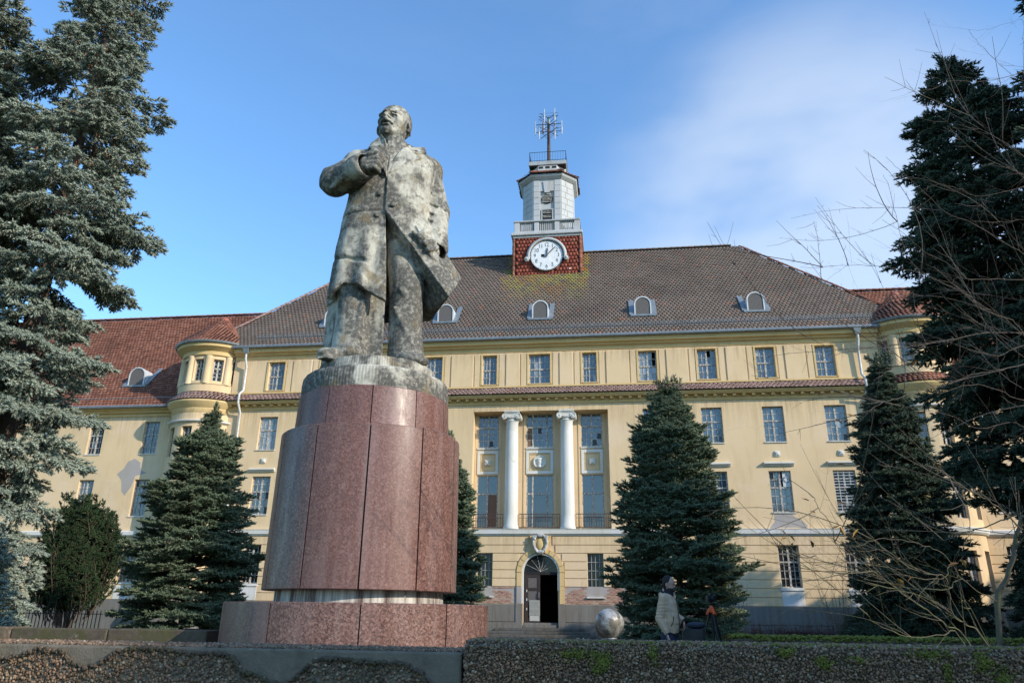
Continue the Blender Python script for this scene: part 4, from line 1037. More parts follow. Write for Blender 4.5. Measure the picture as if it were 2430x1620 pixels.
    for i in range(9): MB().box(cx-.28, cx+.28, yfB+.0, yfB+.04, 23.75+i*.11, 23.79+i*.11).build('louvre', FRAME, t) if i not in (3, 6) else None
    for q in ((cx-.38, cx-.30, 23.6, 24.83), (cx+.30, cx+.38, 23.6, 24.83), (cx-.30, cx+.30, 24.751, 24.83)): MB().box(q[0], q[1], yfB-.03, yfB+.1, q[2], q[3]).build('window_surround', GREYW2, t)
    MB().prism([(cx-.16, 26.1), (cx+.16, 26.1), (cx+.26, 27.0), (cx-.26, 27.0)], yfB-.06, yfB-.001).build('keystone', GREYW, t, bevel=.01)
    oprism(H+.04, c+.02, 27.15, 27.3, 'belfry_cornice', GREYW, H+.22, c+.10); oprism(H+.22, c+.10, 27.3, 27.42, 'belfry_cornice', GREYW, H+.28, c+.13)
    oprism(H+.32, c+.15, 27.44, 27.50, 'eaves', BLACKM)
    oprism(H+.36, c+.16, 27.50, 28.18, 'roof_base', UNDER, 1.16, .62)
    # tiles on the tower roof
    a, b = octo(H+.38, c+.17), octo(1.14, .60); V = []
    for i in range(8):
        A0, A1, B0, B1 = [np.array((cx+p[0], cy+p[1], zz)) for p, zz in ((a[i], 27.50), (a[(i+1) % 8], 27.50), (b[i], 28.18), (b[(i+1) % 8], 28.18))]
        n_ = np.cross(A1-A0, B0-A0); n_ /= np.linalg.norm(n_); n_ = n_ if n_[2] > 0 else -n_
        for r in range(4):
            f0, f1 = r/4, min(1, (r+1.15)/4); L0, L1 = A0+(B0-A0)*f0, A1+(B1-A1)*f0; M0, M1 = A0+(B0-A0)*f1, A1+(B1-A1)*f1
            k = max(2, int(np.linalg.norm(L1-L0)/.2))
            for j in range(k):
                s0, s1 = j/k+.01, (j+1)/k-.01; q = [L0+(L1-L0)*s0+n_*.03, L0+(L1-L0)*s1+n_*.03, M0+(M1-M0)*s1, M0+(M1-M0)*s0]
                V.append([*q, *[p+n_*.022 for p in q]])
    add_tiles(t, np.array(V), T_RED, 120, np.array(V)[:, :, 1].mean(1), 'roof_tile')
    for i in (7, 0, 1, 2):
        p, q = octo(H+.40, c+.18)[i], octo(1.16, .62)[i]; CAP((cx+p[0], cy+p[1], 27.53), (cx+q[0], cy+q[1], 28.2), T_RED, t, .07, .2, 'hip_tile')
    oprism(1.14, .60, 28.0, 28.62, 'lantern_base', GREYW)
    for sx in (-.42, 0, .42): MB().box(cx+sx-.14, cx+sx+.14, cy-1.146, cy-1.141, 28.36, 28.54).build('vent_slot', DARK, t)
    MB().box(cx-1.20, cx+1.20, cy-1.20, cy+1.20, 28.64, 28.95).build('top_slab', GREYW2, t, bevel=.02)
    MB().box(cx-1.12, cx+1.12, cy-1.12, cy+1.12, 28.56, 28.638).build('top_slab_core', BLACKM, t)
    # roof-top railing
    r = MB(); E = 1.16; zt = 29.72
    for z in (29.02, zt):
        for a_, b_ in (((-E, -E), (E, -E)), ((E, -E), (E, E)), ((E, E), (-E, E)), ((-E, E), (-E, -E))): r.tube([(cx+a_[0], cy+a_[1], z), (cx+b_[0], cy+b_[1], z)], .018, 5)
    ro = r.build('roof_railing', BLACKM, t)
    b_ = MB().box(-.006, .006, -.006, .006, 0, .70); bb = mesh('railing_bar', b_.v, b_.f, BLACKM)
    for i in range(15):
        for y in (-E, E): o = link('railing_bar', bb, ro); o.location = (cx-E+2*E*i/14, cy+y, 28.96)
    for i in range(1, 14):
        for x in (-E, E): o = link('railing_bar', bb, ro); o.location = (cx+x, cy-E+2*E*i/14, 28.95)
    # clock
    zc = 21.18; R = .98
    ck = MB().tube([(cx, yf-.12, zc), (cx, yf+.05, zc)], R, 48).build('clock_face', plain('white_enamel', (.72, .73, .74), .55, 0, .12, 3), t)
    MB().tube([(cx+(R+.005)*math.cos(2*PI*i/48), yf-.13, zc+(R+.005)*math.sin(2*PI*i/48)) for i in range(49)], .03, 6, False).build('clock_rim', BLACKM, ck)
    hd = MB(); arc = [(cx+1.08*math.cos(PI*i/24), yf-.14, zc+1.08*math.sin(PI*i/24)) for i in range(25)]; arc = [(cx+1.08, yf-.14, zc-.22)]+arc+[(cx-1.08, yf-.14, zc-.22)]
    hd.tube(arc, .085, 8); hd.tube([(p[0]+(p[0]-cx)*.06, p[1]+.03, p[2]+(p[2]-zc)*.06) for p in arc], .06, 8)
    for sg in (-1, 1): hd.tube([(cx+sg*1.17, yf-.24, zc-.22), (cx+sg*1.17, yf+.0, zc-.22)], .14, 14); hd.sphere((cx+sg*1.17, yf-.22, zc-.22), .09)
    autosmooth(hd.build('clock_hood', GREYW, t), 50)
    INK = plain('faded_black', (.07, .08, .085), .7, 0, .4)
    for i in range(60):
        a_ = 2*PI*i/60; l = .05 if i % 5 else .07; mm = MB(); r0, r1 = R-.04-l, R-.04; w_ = .008 if i % 5 else .016
        ca, sa = math.cos(a_), math.sin(a_); mm.add([(cx+r0*ca-w_*sa, yf-.123, zc+r0*sa+w_*ca), (cx+r0*ca+w_*sa, yf-.123, zc+r0*sa-w_*ca), (cx+r1*ca+w_*sa, yf-.123, zc+r1*sa-w_*ca), (cx+r1*ca-w_*sa, yf-.123, zc+r1*sa+w_*ca)], [(0, 1, 2, 3)])
        mm.build('minute_mark', INK, ck)
    for n_ in range(1, 13):
        cu = bpy.data.curves.new('numeral', 'FONT'); cu.body = str(n_); cu.size = .36; cu.align_x = 'CENTER'; cu.align_y = 'CENTER'; cu.extrude = .004
        ob = bpy.data.objects.new('numeral', cu); dg = bpy.context.evaluated_depsgraph_get()
        me = bpy.data.meshes.new_from_object(ob.evaluated_get(dg) if False else ob); bpy.data.objects.remove(ob)
        me.materials.clear(); me.materials.append(INK)
        o = link('numeral', me, ck); a_ = PI/2-2*PI*n_/12
        o.location = (cx+.70*math.cos(a_), yf-.126, zc+.70*math.sin(a_)); o.rotation_euler = (PI/2, 0, 0); o.scale = (.8, 1, 1)
    def hand(a_, l, w_, tail, name):
        ca, sa = math.cos(a_), math.sin(a_); pt = lambda r_, s: (cx+r_*ca-s*sa, zc+r_*sa+s*ca)
        MB().prism([pt(-tail, w_*.7), pt(-tail, -w_*.7), pt(l*.75, -w_), pt(l, 0), pt(l*.75, w_)], yf-.17, yf-.155).build(name, INK, ck)
    hand(R_(84), .52, .045, .12, 'hour_hand'); hand(R_(46), .86, .028, .16, 'minute_hand')
    MB().tube([(cx, yf-.19, zc), (cx, yf-.13, zc)], .06, 12).build('hand_hub', INK, ck)
    MB().box(cx-.32, cx-.13, yf-.128, yf-.1215, zc-.10, zc+.09).build('maintenance_hatch', DARK, ck)
    MB().box(cx+1.32, cx+1.42, yf-.06, yf-.045, 20.25, 20.35).build('pale_tile', WHT, t)
    # antenna mast
    am = empty('antenna_mast', (cx, cy, 28.95), 0, 'rusty antenna mast with whip and dipole aerials on top of the belfry', 'antenna')
    RM = plain('rusty_mast', (.09, .06, .05), .75, .3, .4, 8); AL = plain('aerial_grey', (.42, .43, .44), .45, .3)
    T = 34.2
    MB().tube([(cx, cy, 28.96), (cx, cy, 31.5), (cx, cy, T)], [.20, .18, .16], 10).build('pole', RM, am)
    for i in range(12): MB().tube([(cx-.22, cy-.05, 29.6+i*.36), (cx+.22, cy-.05, 29.6+i*.36)], .012, 4).build('step_iron', RM, am) if i % 2 else None
    for ax, ay in ((-.75, -.6), (.75, -.6), (-.3, .6), (.55, .5), (-.35, -.85), (.4, -.85)): MB().tube([(cx+ax, cy+ay, 28.96), (cx, cy, 29.95)], .035, 5).build('stay', BLACKM, am)
    f = MB()
    for z in (33.3, 34.15): f.tube([(cx-1.35, cy-.1, z), (cx+1.35, cy-.1, z)], .04, 5); f.tube([(cx-.95, cy-.9, z+.1), (cx+.95, cy+.9, z+.1)], .035, 5); f.tube([(cx-.95, cy+.9, z-.1), (cx+.95, cy-.9, z-.1)], .035, 5)
    for sx in (-1, 1):
        f.box(cx+sx*.62-.05, cx+sx*.62+.05, cy-.1, cy-.02, 33.1, 34.4); f.tube([(cx+sx*.62, cy-.05, 33.1), (cx, cy-.02, 32.4)], .02, 5); f.tube([(cx+sx*.62, cy-.05, 33.2), (cx+sx*1.0, cy-.4, 32.9)], .018, 5)
        f.tube([(cx, cy, 34.9), (cx+sx*.85, cy-.3, 35.3)], .035, 5); f.tube([(cx, cy, 34.3), (cx+sx*1.0, cy-.3, 35.0)], .035, 5)
        f.tube([(cx+sx*1.05, cy-.3, 33.4), (cx+sx*1.05, cy-.3, 35.3)], .008, 4); f.tube([(cx+sx*.9, cy-.3, 33.4), (cx+sx*.9, cy-.3, 35.0)], .006, 4)
    for z in (35.3, 34.95): f.tube([(cx-1.05, cy-.3, z), (cx+1.05, cy-.3, z)], .012 if z > 35 else .02, 5)
    f.build('cross_frame', RM, am)
    MB().tube([(cx, cy-.02, T), (cx, cy-.02, T+.6)], .15, 10).build('junction_box', plain('grey_box', (.38, .40, .36), .6), am); MB().tube([(cx, cy, T+.6), (cx, cy, T+.72)], .16, 10).build('box_cap', BLACKM, am)
    for x, y, z0_, z1_ in ((-1.42, -.1, 33.0, 34.6), (1.42, -.1, 32.9, 34.5), (-.42, -.5, 34.1, 35.7), (.70, -.5, 33.9, 35.7), (-.98, -.5, 32.2, 33.7), (.70, -.55, 32.1, 33.6), (-.6, .8, 33.8, 35.2)):
        o = MB().tube([(cx+x, cy+y, z0_), (cx+x, cy+y, z0_+.35), (cx+x, cy+y, z0_+.5), (cx+x, cy+y, z0_+.8), (cx+x, cy+y, z0_+.95), (cx+x, cy+y, z1_)], [.05, .05, .085, .085, .045, .045], 8).build('aerial', AL, am)
        f2 = MB().tube([(cx+x, cy+y, (z0_+z1_)/2), (cx+x*.3, cy+y*.3, (z0_+z1_)/2)], .016, 5); f2.build('aerial_arm', RM, am)
    # the belfry storey is a little lower than its drawing heights
    wz = lambda z: z if z < 22.93 else 22.93+(z-22.93)*.90
    def walk(o):
        for c in o.children: yield c; yield from walk(c)
    for o in list(walk(t)):
        if o.data is None: continue
        if o.data.users == 1 and len(o.data.vertices) and max(v.co.z for v in o.data.vertices) > 20:
            for v in o.data.vertices: v.co.z = wz(v.co.z)
        else:
            b0 = t.location.z if o.parent == t else 0; o.location.z = wz(o.location.z+b0)-b0
    am.location.z = 28.36; am.scale = (.62, .62, .69)
tower()
# ---------------------------------------------------------------- the monument
PC = Vector((-2.67, 8.07, 0)); PA = R_(18.3)
def stone_mat(name, grooves=False):
    m = M_(name, 0.92, spec=0.2)
    a = m.noise(2.3, 8, 0.62, 0.5, loc=(3, 1, 2)); b = m.noise(1.5, 7, 0.62, 0.2, sc=(1.6, 1.6, 0.5)); c = m.noise(22, 7, 0.70)
    base = m.ramp(m.noise(9, 7, 0.7), [(0.3, (0.33, 0.315, 0.27)), (0.5, (0.44, 0.42, 0.35)), (0.72, (0.60, 0.565, 0.47))])
    soot = m.ramp(m.math('ADD', m.math('MULTIPLY', a, 0.55), m.math('MULTIPLY', b, 0.6)), [(0.505, 0.0), (0.58, 0.95)])
    soot2 = m.ramp(c, [(0.36, 0.25), (0.52, 1.0)])
    blot = m.ramp(m.math('ADD', m.math('MULTIPLY', m.noise(5.5, 10, 0.75, 0.4), 0.7), m.math('MULTIPLY', c, 0.3)), [(0.52, 0.0), (0.60, 0.8)])
    f = m.math('MULTIPLY', soot, m.math('ADD', m.math('MULTIPLY', soot2, 0.75), 0.25))
    f = m.math('MAXIMUM', f, m.math('MULTIPLY', blot, soot2))
    c1 = m.mix(f, base, (0.082, 0.079, 0.072))
    br = m.ramp(m.noise(4.0, 6, 0.6, 0.3, loc=(9, 4, 4)), [(0.56, 0.0), (0.68, 0.75)])
    c2 = m.mix(br, c1, (0.20, 0.155, 0.085))
    # hairline cracks: distorted, mostly horizontal
    vv = m.co('Object', (1, 1, 2.2)); wz = m.n('ShaderNodeMix', {'Factor': 0.12}, data_type='VECTOR')
    nz = m.n('ShaderNodeTexNoise', {'Vector': m.co(), 'Scale': 7.0, 'Detail': 5.0})
    m.nt.links.new(vv, wz.inputs['A']); m.nt.links.new(nz.outputs['Color'], wz.inputs['B'])
    vo = m.n('ShaderNodeTexVoronoi', {'Vector': wz.outputs['Result'], 'Scale': 9.0}, feature='DISTANCE_TO_EDGE').outputs['Distance']
    cr = m.ramp(vo, [(0.0, 1.0), (0.02, 0.0)])
    crm = m.math('MULTIPLY', cr, m.ramp(m.noise(2.4, 3), [(0.48, 0.0), (0.62, 0.55)]))
    c3 = m.mix(crm, c2, (0.05, 0.045, 0.04))
    m.col(c3)
    h = m.math('ADD', m.math('MULTIPLY', c, 0.6), m.math('MULTIPLY', m.noise(110, 3), 0.25))
    h = m.math('SUBTRACT', h, m.math('MULTIPLY', crm, 0.6)); h = m.math('SUBTRACT', h, m.math('MULTIPLY', f, 0.25))
    nb = m.bump(h, 0.55, 0.018)
    if grooves:
        at = m.n('ShaderNodeSeparateXYZ', {'Vector': m.co()})
        ang = m.n('ShaderNodeMath', operation='ARCTAN2'); m.nt.links.new(at.outputs['Y'], ang.inputs[0]); m.nt.links.new(at.outputs['X'], ang.inputs[1])
        sw = m.math('SINE', m.math('MULTIPLY', ang.outputs[0], 150.0))
        m.bump(m.math('MULTIPLY', sw, m.ramp(m.noise(3, 3), [(0.4, 0.0), (0.5, 1.0)])), 0.25, 0.006, prev=nb)
    return m.m
STONE = stone_mat('weathered_stone'); STONE_G = stone_mat('tooled_stone', True)

def build_statue():
    v = Vol((-1.05, -0.75, -0.12), (1.08, 0.62, 3.82), 0.0095)
    # body space: x to the right, y away from the viewer, z up
    ip = lambda Z, xs, ys: np.interp(Z, xs, ys)
    zz = [0.5, 0.9, 1.5, 1.95, 2.3, 2.6, 2.8, 2.93, 3.02]
    LF = [-.66, -.645, -.62, -.57, -.53, -.54, -.54, -.42, -.20]
    RT = [.55, .52, .50, .46, .48, .52, .54, .44, .20]
    BB = [.42, .41, .38, .355, .36, .355, .31, .23, .12]
    def coat(off, fold=1.0):
        def f(X, Y, Z):
            l = ip(Z, zz, LF)+off; r = ip(Z, zz, RT)-off; b = ip(Z, zz, BB)-off
            cu = (l+r)/2; a = (r-l)/2
            x = (X-cu)/a; y = (Y+0.02)/b
            th = np.arctan2(-y, x)
            w = np.clip((1.9-Z)/1.0, 0, 1)
            fo = fold*(0.022*w*np.sin(th*7+1.0+Z*0.7)+0.012*w*np.sin(th*13+Z*1.3))
            q = (np.abs(x)**2.35+np.abs(y)**2.35)**(1/2.35)
            return (q-1)*np.minimum(a, b)*0.95-fo
        return f
    f0 = coat(0.0); fi = coat(0.075, 0.4)
    hemx = [-.75, -.62, -.47, -.34, -.2, -.08, .05, .3, .6]; hemz = [.80, .84, .97, .95, .86, .79, .74, .78, .80]
    Ax = [-.09, .11, .37, .76]; Az = [1.98, 1.72, 1.40, .90]
    def body(X, Y, Z):
        d = f0(X, Y, Z)
        edge = np.interp(Z, [1.3, 1.94, 2.45, 2.85], [-.02, -.075, -.085, -.06])
        step = np.clip((X-edge)/0.02, 0, 1)*np.clip((0.05-Y)/0.1, 0, 1)*np.clip((Z-1.6)/0.2, 0, 1)
        d = d-0.03*step
        # drapery creases over the belly, chest and left panel
        d = d-0.012*np.sin(9*Z+5*X)*np.exp(-((Z-2.05)/0.35)**2)*np.clip(-Y*4, 0, 1)
        d = d+0.03*np.exp(-((Z-1.28+0.25*(X+.4))/0.025)**2)*np.clip((-0.22-X)/0.05, 0, 1)*np.clip(-Y*4, 0, 1)
        d = d+0.02*np.exp(-((Z-1.93-0.1*(X+.3))/0.02)**2)*np.clip((-0.1-X)/0.05, 0, 1)*np.clip(-Y*4, 0, 1)
        d = d+0.028*np.exp(-((X+.17+0.05*np.sin(3*Z))/0.07)**2)*np.clip((1.9-Z)/0.3, 0, 1)*np.clip(-Y*4, 0, 1)
        hem = np.interp(X, hemx, hemz)+0.03*np.clip(Y*2, 0, 1)
        d = np.maximum(d, hem-Z)
        inn = np.maximum(fi(X, Y, Z), Z-1.75)
        d = np.maximum(d, -inn)
        ex = np.interp(Z, [.7, 1.36, 1.94], [.035, -.005, -.06])
        A = np.interp(X, Ax, Az)
        cut = np.maximum.reduce([np.broadcast_to(ex-X, d.shape), np.broadcast_to((Z-A)*0.62, d.shape), np.broadcast_to(Y-0.02, d.shape)])
        return np.maximum(d, -cut)
    v.op(body, (-.75, -.5, .7), (.7, .5, 3.05), 0.0)
    # flying front panel of the coat on the right
    out = [(-.05, -.40, 1.95), (.76, -.37, .90), (.92, -.10, 1.26), (.58, -.05, 1.78), (.42, -.30, 1.95), (.60, .20, .80), (.48, .30, .80), (.45, .30, 1.7), (.55, .05, 1.8)]
    v.hull(out, 0.012, 0.03)
    # hollow it from below so that it reads as cloth
    v.hull([(.05, -.36, 1.68), (.66, -.33, .90), (.56, .12, .70), (.40, .22, .70), (.30, .15, 1.45), (.14, -.1, 1.6), (.2, -.3, .6), (.1, .2, .6)], 0.0, 0.02, 's')
    # trousers / legs
    v.chain([(.20, .0, 1.9), (.27, -.10, 1.05), (.30, -.06, .16)], [.25, .205, .195], 0.04)
    v.cap((.31, -.08, .34), (.32, -.10, .04), .19, .225, 0.05)
    v.cap((.14, -.27, .72), (.38, -.26, .30), .022, .016, 0.05)
    v.cap((.20, -.30, .95), (.36, -.24, .80), .02, .016, 0.05)
    v.chain([(-.30, .0, 1.7), (-.33, -.10, .95), (-.34, -.10, .2)], [.24, .20, .20], 0.04)
    v.cap((-.33, -.13, .45), (-.34, -.15, .10), .18, .215, 0.05)
    v.cap((-.22, -.29, .75), (-.30, -.30, .20), .03, .02, 0.06)
    v.cap((-.42, -.28, .40), (-.22, -.32, .30), .02, .015, 0.04)
    v.hull([(-.62, .12, .0), (-.52, .0, .0), (-.52, .3, .0), (-.60, .12, .95), (-.5, .0, .95), (-.5, .3, .95)], 0.04, 0.05)
    # stone support between the legs
    v.hull([(-.2, -.14, -.05), (.045, -.20, -.05), (.045, .35, -.05), (-.2, .35, -.05), (-.2, -.10, .95), (.02, -.16, .95), (.02, .35, .95), (-.2, .35, .95)], 0.0, 0.03)
    # shoes
    v.ell((-.48, -.30, .07), (.16, .13, .085), 0.03, rot=(0, 0, R_(28))); v.ell((-.56, -.38, .055), (.12, .10, .07), 0.02, rot=(0, 0, R_(35)))
    v.ell((-.33, -.27, .13), (.15, .15, .11), 0.02)
    v.hull([(-.66, -.44, -.02), (-.55, -.50, -.02), (-.25, -.32, -.02), (-.3, -.1, -.02), (-.66, -.40, .02), (-.55, -.47, .02), (-.25, -.3, .02)], 0.01, 0.01)
    v.ell((.37, -.30, .07), (.17, .17, .10), 0.03); v.ell((.44, -.36, .055), (.13, .12, .07), 0.02)
    # right arm of the picture: hanging, hand in the pocket
    v.chain([(.46, .02, 2.76), (.60, .03, 2.22), (.585, -.12, 1.72)], [.165, .16, .145], 0.03)
    v.ell((.47, .0, 2.80), (.17, .19, .16), 0.06)
    v.cap((.585, -.12, 1.78), (.59, -.16, 1.61), .158, .163, 0.008)
    v.cap((.585, -.17, 1.62), (.58, -.21, 1.50), .13, .13, 0.01, 's')
    v.cap((.57, -.16, 1.62), (.55, -.22, 1.50), .095, .085, 0.02)
    v.hull([(.36, -.36, 1.72), (.62, -.18, 1.66), (.56, -.12, 1.36), (.50, -.40, 1.45), (.42, -.2, 1.4)], 0.02, 0.04)
    for i, (a, b) in enumerate([((.50, -.32, 1.66), (.40, -.42, 1.60)), ((.54, -.33, 1.60), (.44, -.43, 1.53)), ((.58, -.32, 1.54), (.49, -.42, 1.46))]):
        v.cap(a, b, .042, .036, 0.012)
    v.cap((.44, -.36, 1.72), (.36, -.43, 1.62), .040, .032, 0.012)
    v.cap((.30, -.42, 1.66), (.56, -.36, 1.36), .028, .022, 0.02)
    # left arm of the picture: bent, fist at the lapel
    v.chain([(-.44, .02, 2.74), (-.70, -.16, 2.40)], [.19, .185], 0.04)
    v.ell((-.46, .0, 2.79), (.17, .20, .165), 0.06)
    v.chain([(-.70, -.16, 2.40), (-.40, -.46, 2.43)], [.185, .150], 0.04)
    for a, b, r in [((-.60, -.02, 2.62), (-.82, -.22, 2.50), .03), ((-.62, -.38, 2.44), (-.86, -.12, 2.34), .022), ((-.5, -.52, 2.36), (-.72, -.30, 2.22), .025)]:
        v.cap(a, b, r, r*.6, 0.06)
    v.cap((-.43, -.44, 2.43), (-.385, -.48, 2.435), .172, .175, 0.006)
    v.cap((-.385, -.49, 2.435), (-.33, -.54, 2.44), .14, .14, 0.008, 's')
    v.ell((-.31, -.50, 2.46), (.115, .105, .125), 0.03, rot=(0, .2, .5))
    for i in range(4):
        w = 2.575-i*.062; o = [0, .012, .008, -.012][i]
        v.chain([(-.30+o, -.585, w-.01), (-.215+o, -.615, w), (-.165+o, -.555, w-.012), (-.20+o, -.50, w-.02)], [.037, .036, .033, .028], 0.008)
    v.chain([(-.33, -.49, 2.60), (-.24, -.53, 2.66), (-.165, -.53, 2.62), (-.13, -.52, 2.56)], [.045, .040, .036, .030], 0.012)
    # collars and lapels
    def plate(pts, th=0.03, k=0.012): v.hull([(x, y+th/2, z) for x, y, z in pts]+[(x, y-th/2, z) for x, y, z in pts], 0.006, k)
    v.hull([(-.085, -.24, 3.02), (.13, -.16, 3.02), (-.07, -.46, 2.52), (.10, -.5, 2.9), (-.09, -.46, 2.9)], 0, .01, 's')
    v.cap((0, -.05, 2.6), (0, -.08, 3.0), .21, .15, .02)
    plate([(-.185, -.27, 3.06), (-.30, -.22, 2.97), (-.33, -.26, 2.86), (-.12, -.35, 2.84)], .04)
    plate([(-.31, -.28, 2.87), (-.10, -.35, 2.90), (-.085, -.41, 2.42), (-.17, -.42, 2.60)], .04)
    plate([(-.185, -.28, 3.06), (-.10, -.35, 2.84), (-.085, -.38, 2.7), (-.13, -.35, 2.95)], .045)
    plate([(-.035, -.40, 2.46), (.08, -.32, 2.84), (.18, -.24, 2.98), (.33, -.33, 2.76)], .055)
    plate([(.10, -.22, 2.95), (.38, -.16, 3.03), (.40, -.22, 2.92), (.24, -.32, 2.80)], .06)
    v.cap((.14, -.06, 3.03), (.345, -.13, 3.02), .05, .048, 0.02)
    v.cap((.36, -.15, 3.01), (.35, -.22, 2.92), .035, .025, 0.01)
    v.cap((-.20, .08, 3.0), (.2, .08, 3.02), .07, .07, 0.04)
    v.cap((.16, -.36, 2.90), (.32, -.33, 2.80), .020, .018, 0.006, 's'); v.cap((.25, -.27, 2.90), (.31, -.24, 2.86), .03, .03, 0.01, 's')
    v.cap((.20, -.33, 2.76), (.33, -.31, 2.66), .014, .012, 0.006); v.cap((.22, -.34, 2.72), (.34, -.315, 2.62), .012, .010, 0.006)
    # shirt collar, waistcoat and tie
    v.cap((-.02, -.06, 2.98), (-.02, -.08, 3.09), .155, .15, 0.01)
    v.cap((-.035, -.235, 3.10), (-.03, -.25, 3.0), .012, .012, 0.006, 's')
    v.hull([(-.08, -.22, 3.0), (.10, -.2, 3.0), (-.04, -.33, 2.55), (-.1, -.2, 2.6), (.1, -.2, 2.7)], 0.02, 0.02)
    # seams, sleeve creases, pocket
    v.cap((.42, -.06, 2.93), (.40, -.30, 2.55), .012, .012, 0.006, 's'); v.cap((-.30, -.20, 2.93), (-.36, -.30, 2.66), .012, .012, 0.006, 's')
    for z, y in ((2.34, -.14), (2.20, -.12), (2.06, -.13), (1.94, -.16)): v.cap((.47, y-.02, z+.04), (.70, y+.02, z-.03), .020, .010, 0.02, 's')
    # buttons
    for x, z, y in [(-.135, 2.46, -.385), (-.14, 2.17, -.385), (-.15, 1.87, -.385), (-.01, 2.33, -.40), (.03, 2.02, -.42)]:
        v.ell((x, y, z), (.034, .018, .034), 0.004)
    # neck and head
    v.cap((-.0, .01, 2.95), (-.03, -.03, 3.25), .15, .145, 0.03)
    hc = np.array((-.03, -.045, 3.40)); yaw = R_(-24); tilt = R_(-7)
    Rh = np.array(Matrix.Rotation(yaw, 3, 'Z') @ Matrix.Rotation(tilt, 3, 'X') @ Matrix.Rotation(R_(3), 3, 'Y'))
    T = lambda p: tuple(hc+Rh@np.array(p, float))
    eu = tuple(Matrix(Rh.tolist()).to_euler())
    def E_(p, r, k=0.02, mode='u', extra=None, pp=2.0): v.ell(T(p), r, k, mode, rot=eu if extra is None else tuple((Matrix(Rh.tolist())@Euler(extra).to_matrix()).to_euler()), p=pp)
    def Cc(a, b, ra, rb=None, k=0.015, mode='u'): v.cap(T(a), T(b), ra, rb, k, mode)
    E_((0, .03, .08), (.205, .245, .215), 0.02, pp=2.15)              # cranium
    E_((0, -.06, -.05), (.165, .175, .20), 0.05, pp=2.2)              # face
    Cc((0, -.17, -.20), (0, -.13, -.20), .075, .085, 0.05)            # chin
    Cc((-.11, -.02, -.16), (-.045, -.15, -.21), .06, .05, 0.04); Cc((.11, -.02, -.16), (.045, -.15, -.21), .06, .05, 0.04)
    Cc((-.15, .05, -.06), (-.11, -.02, -.16), .055, .055, 0.04); Cc((.15, .05, -.06), (.11, -.02, -.16), .055, .055, 0.04)
    Cc((0, -.215, -.238), (0, -.205, -.268), .042, .020, 0.025)         # short beard
    Cc((-.115, -.155, -.045), (-.055, -.19, -.04), .042, .035, 0.04); Cc((.115, -.155, -.045), (.055, -.19, -.04), .042, .035, 0.04)  # cheekbones
    Cc((-.135, -.165, .058), (-.03, -.235, .052), .030, .026, 0.014); Cc((.135, -.165, .058), (.03, -.235, .052), .030, .026, 0.014)      # brow
    E_((-.072, -.232, .008), (.058, .064, .046), 0.006, 's'); E_((.072, -.232, .000), (.058, .064, .046), 0.006, 's')  # sockets
    E_((-.072, -.168, -.002), (.034, .026, .022), 0.003); E_((.072, -.168, -.002), (.034, .026, .022), 0.003)          # eyeballs
    Cc((-.108, -.195, .012), (-.05, -.222, .026), .011, .009, 0.008); Cc((.108, -.195, .012), (.05, -.222, .026), .011, .009, 0.008)  # lids
    Cc((0, -.228, .04), (0, -.290, -.058), .022, .030, 0.012)         # nose
    E_((-.034, -.258, -.064), (.022, .026, .019), 0.008); E_((.034, -.258, -.064), (.022, .026, .019), 0.008)
    E_((-.019, -.272, -.088), (.012, .016, .012), 0.003, 's'); E_((.019, -.272, -.088), (.012, .016, .012), 0.003, 's')
    Cc((-.008, -.270, -.108), (-.098, -.214, -.150), .030, .014, 0.005); Cc((.008, -.270, -.108), (.098, -.214, -.150), .030, .014, 0.005)  # moustache
    Cc((-.056, -.246, -.150), (.056, -.246, -.150), .013, .013, 0.003, 's')
    Cc((-.034, -.236, -.168), (.034, -.236, -.168), .018, .018, 0.008)
    Cc((-.04, -.240, -.196), (.04, -.240, -.196), .015, .015, 0.010, 's')
    E_((-.10, -.225, -.075), (.02, .03, .045), 0.03, 's'); E_((.10, -.225, -.075), (.02, .03, .045), 0.03, 's')
    for sx in (-1, 1):                                                # ears
        E_((sx*.212, .015, -.030), (.024, .050, .078), 0.006, extra=(0.25, sx*-.2, sx*.35))
        E_((sx*.238, .000, -.022), (.018, .026, .048), 0.004, 's', extra=(0.25, sx*-.2, sx*.35)); Cc((sx*.232, -.005, -.03), (sx*.226, .01, -.06), .010, .008, 0.003)
        E_((sx*.206, .005, -.095), (.018, .022, .026), 0.008)
        for j in range(5): Cc((sx*(.176-.01*j), .0+.035*j, .13), (sx*(.205-.014*j), .055+.035*j, .0), .022, .014, 0.008)   # hair at the temples
    # slab under the feet
    n = v.D
    V_, F_ = v.surf()
    # stone roughness
    rs = np.random.RandomState(3)
    ph = rs.rand(12, 4); dv = np.zeros(len(V_))
    for i in range(12):
        k = rs.randn(3); k /= np.linalg.norm(k); fr = 8+i*6
        dv += np.sin(V_@k*fr+ph[i, 0]*6.28)/(3+i)
    ctr = V_-np.array([0, 0, 0])
    V_[:, 0] += dv*0.0015*np.sign(V_[:, 0]); V_[:, 1] -= dv*0.0015
    return V_, F_
mon = empty('monument', (PC.x, PC.y, 0), PA, 'tall pinkish granite drum pedestal crowned by a weathered stone plinth', 'pedestal')
V_, F_ = build_statue()
me = mesh('statue', V_, F_, STONE, True)
st = link('statue', me); st.location = (PC.x, PC.y, 3.84); st.rotation_euler = (0, 0, PA)
tag(st, 'weathered stone statue of a bald man in a long open coat standing on the pedestal', 'statue')
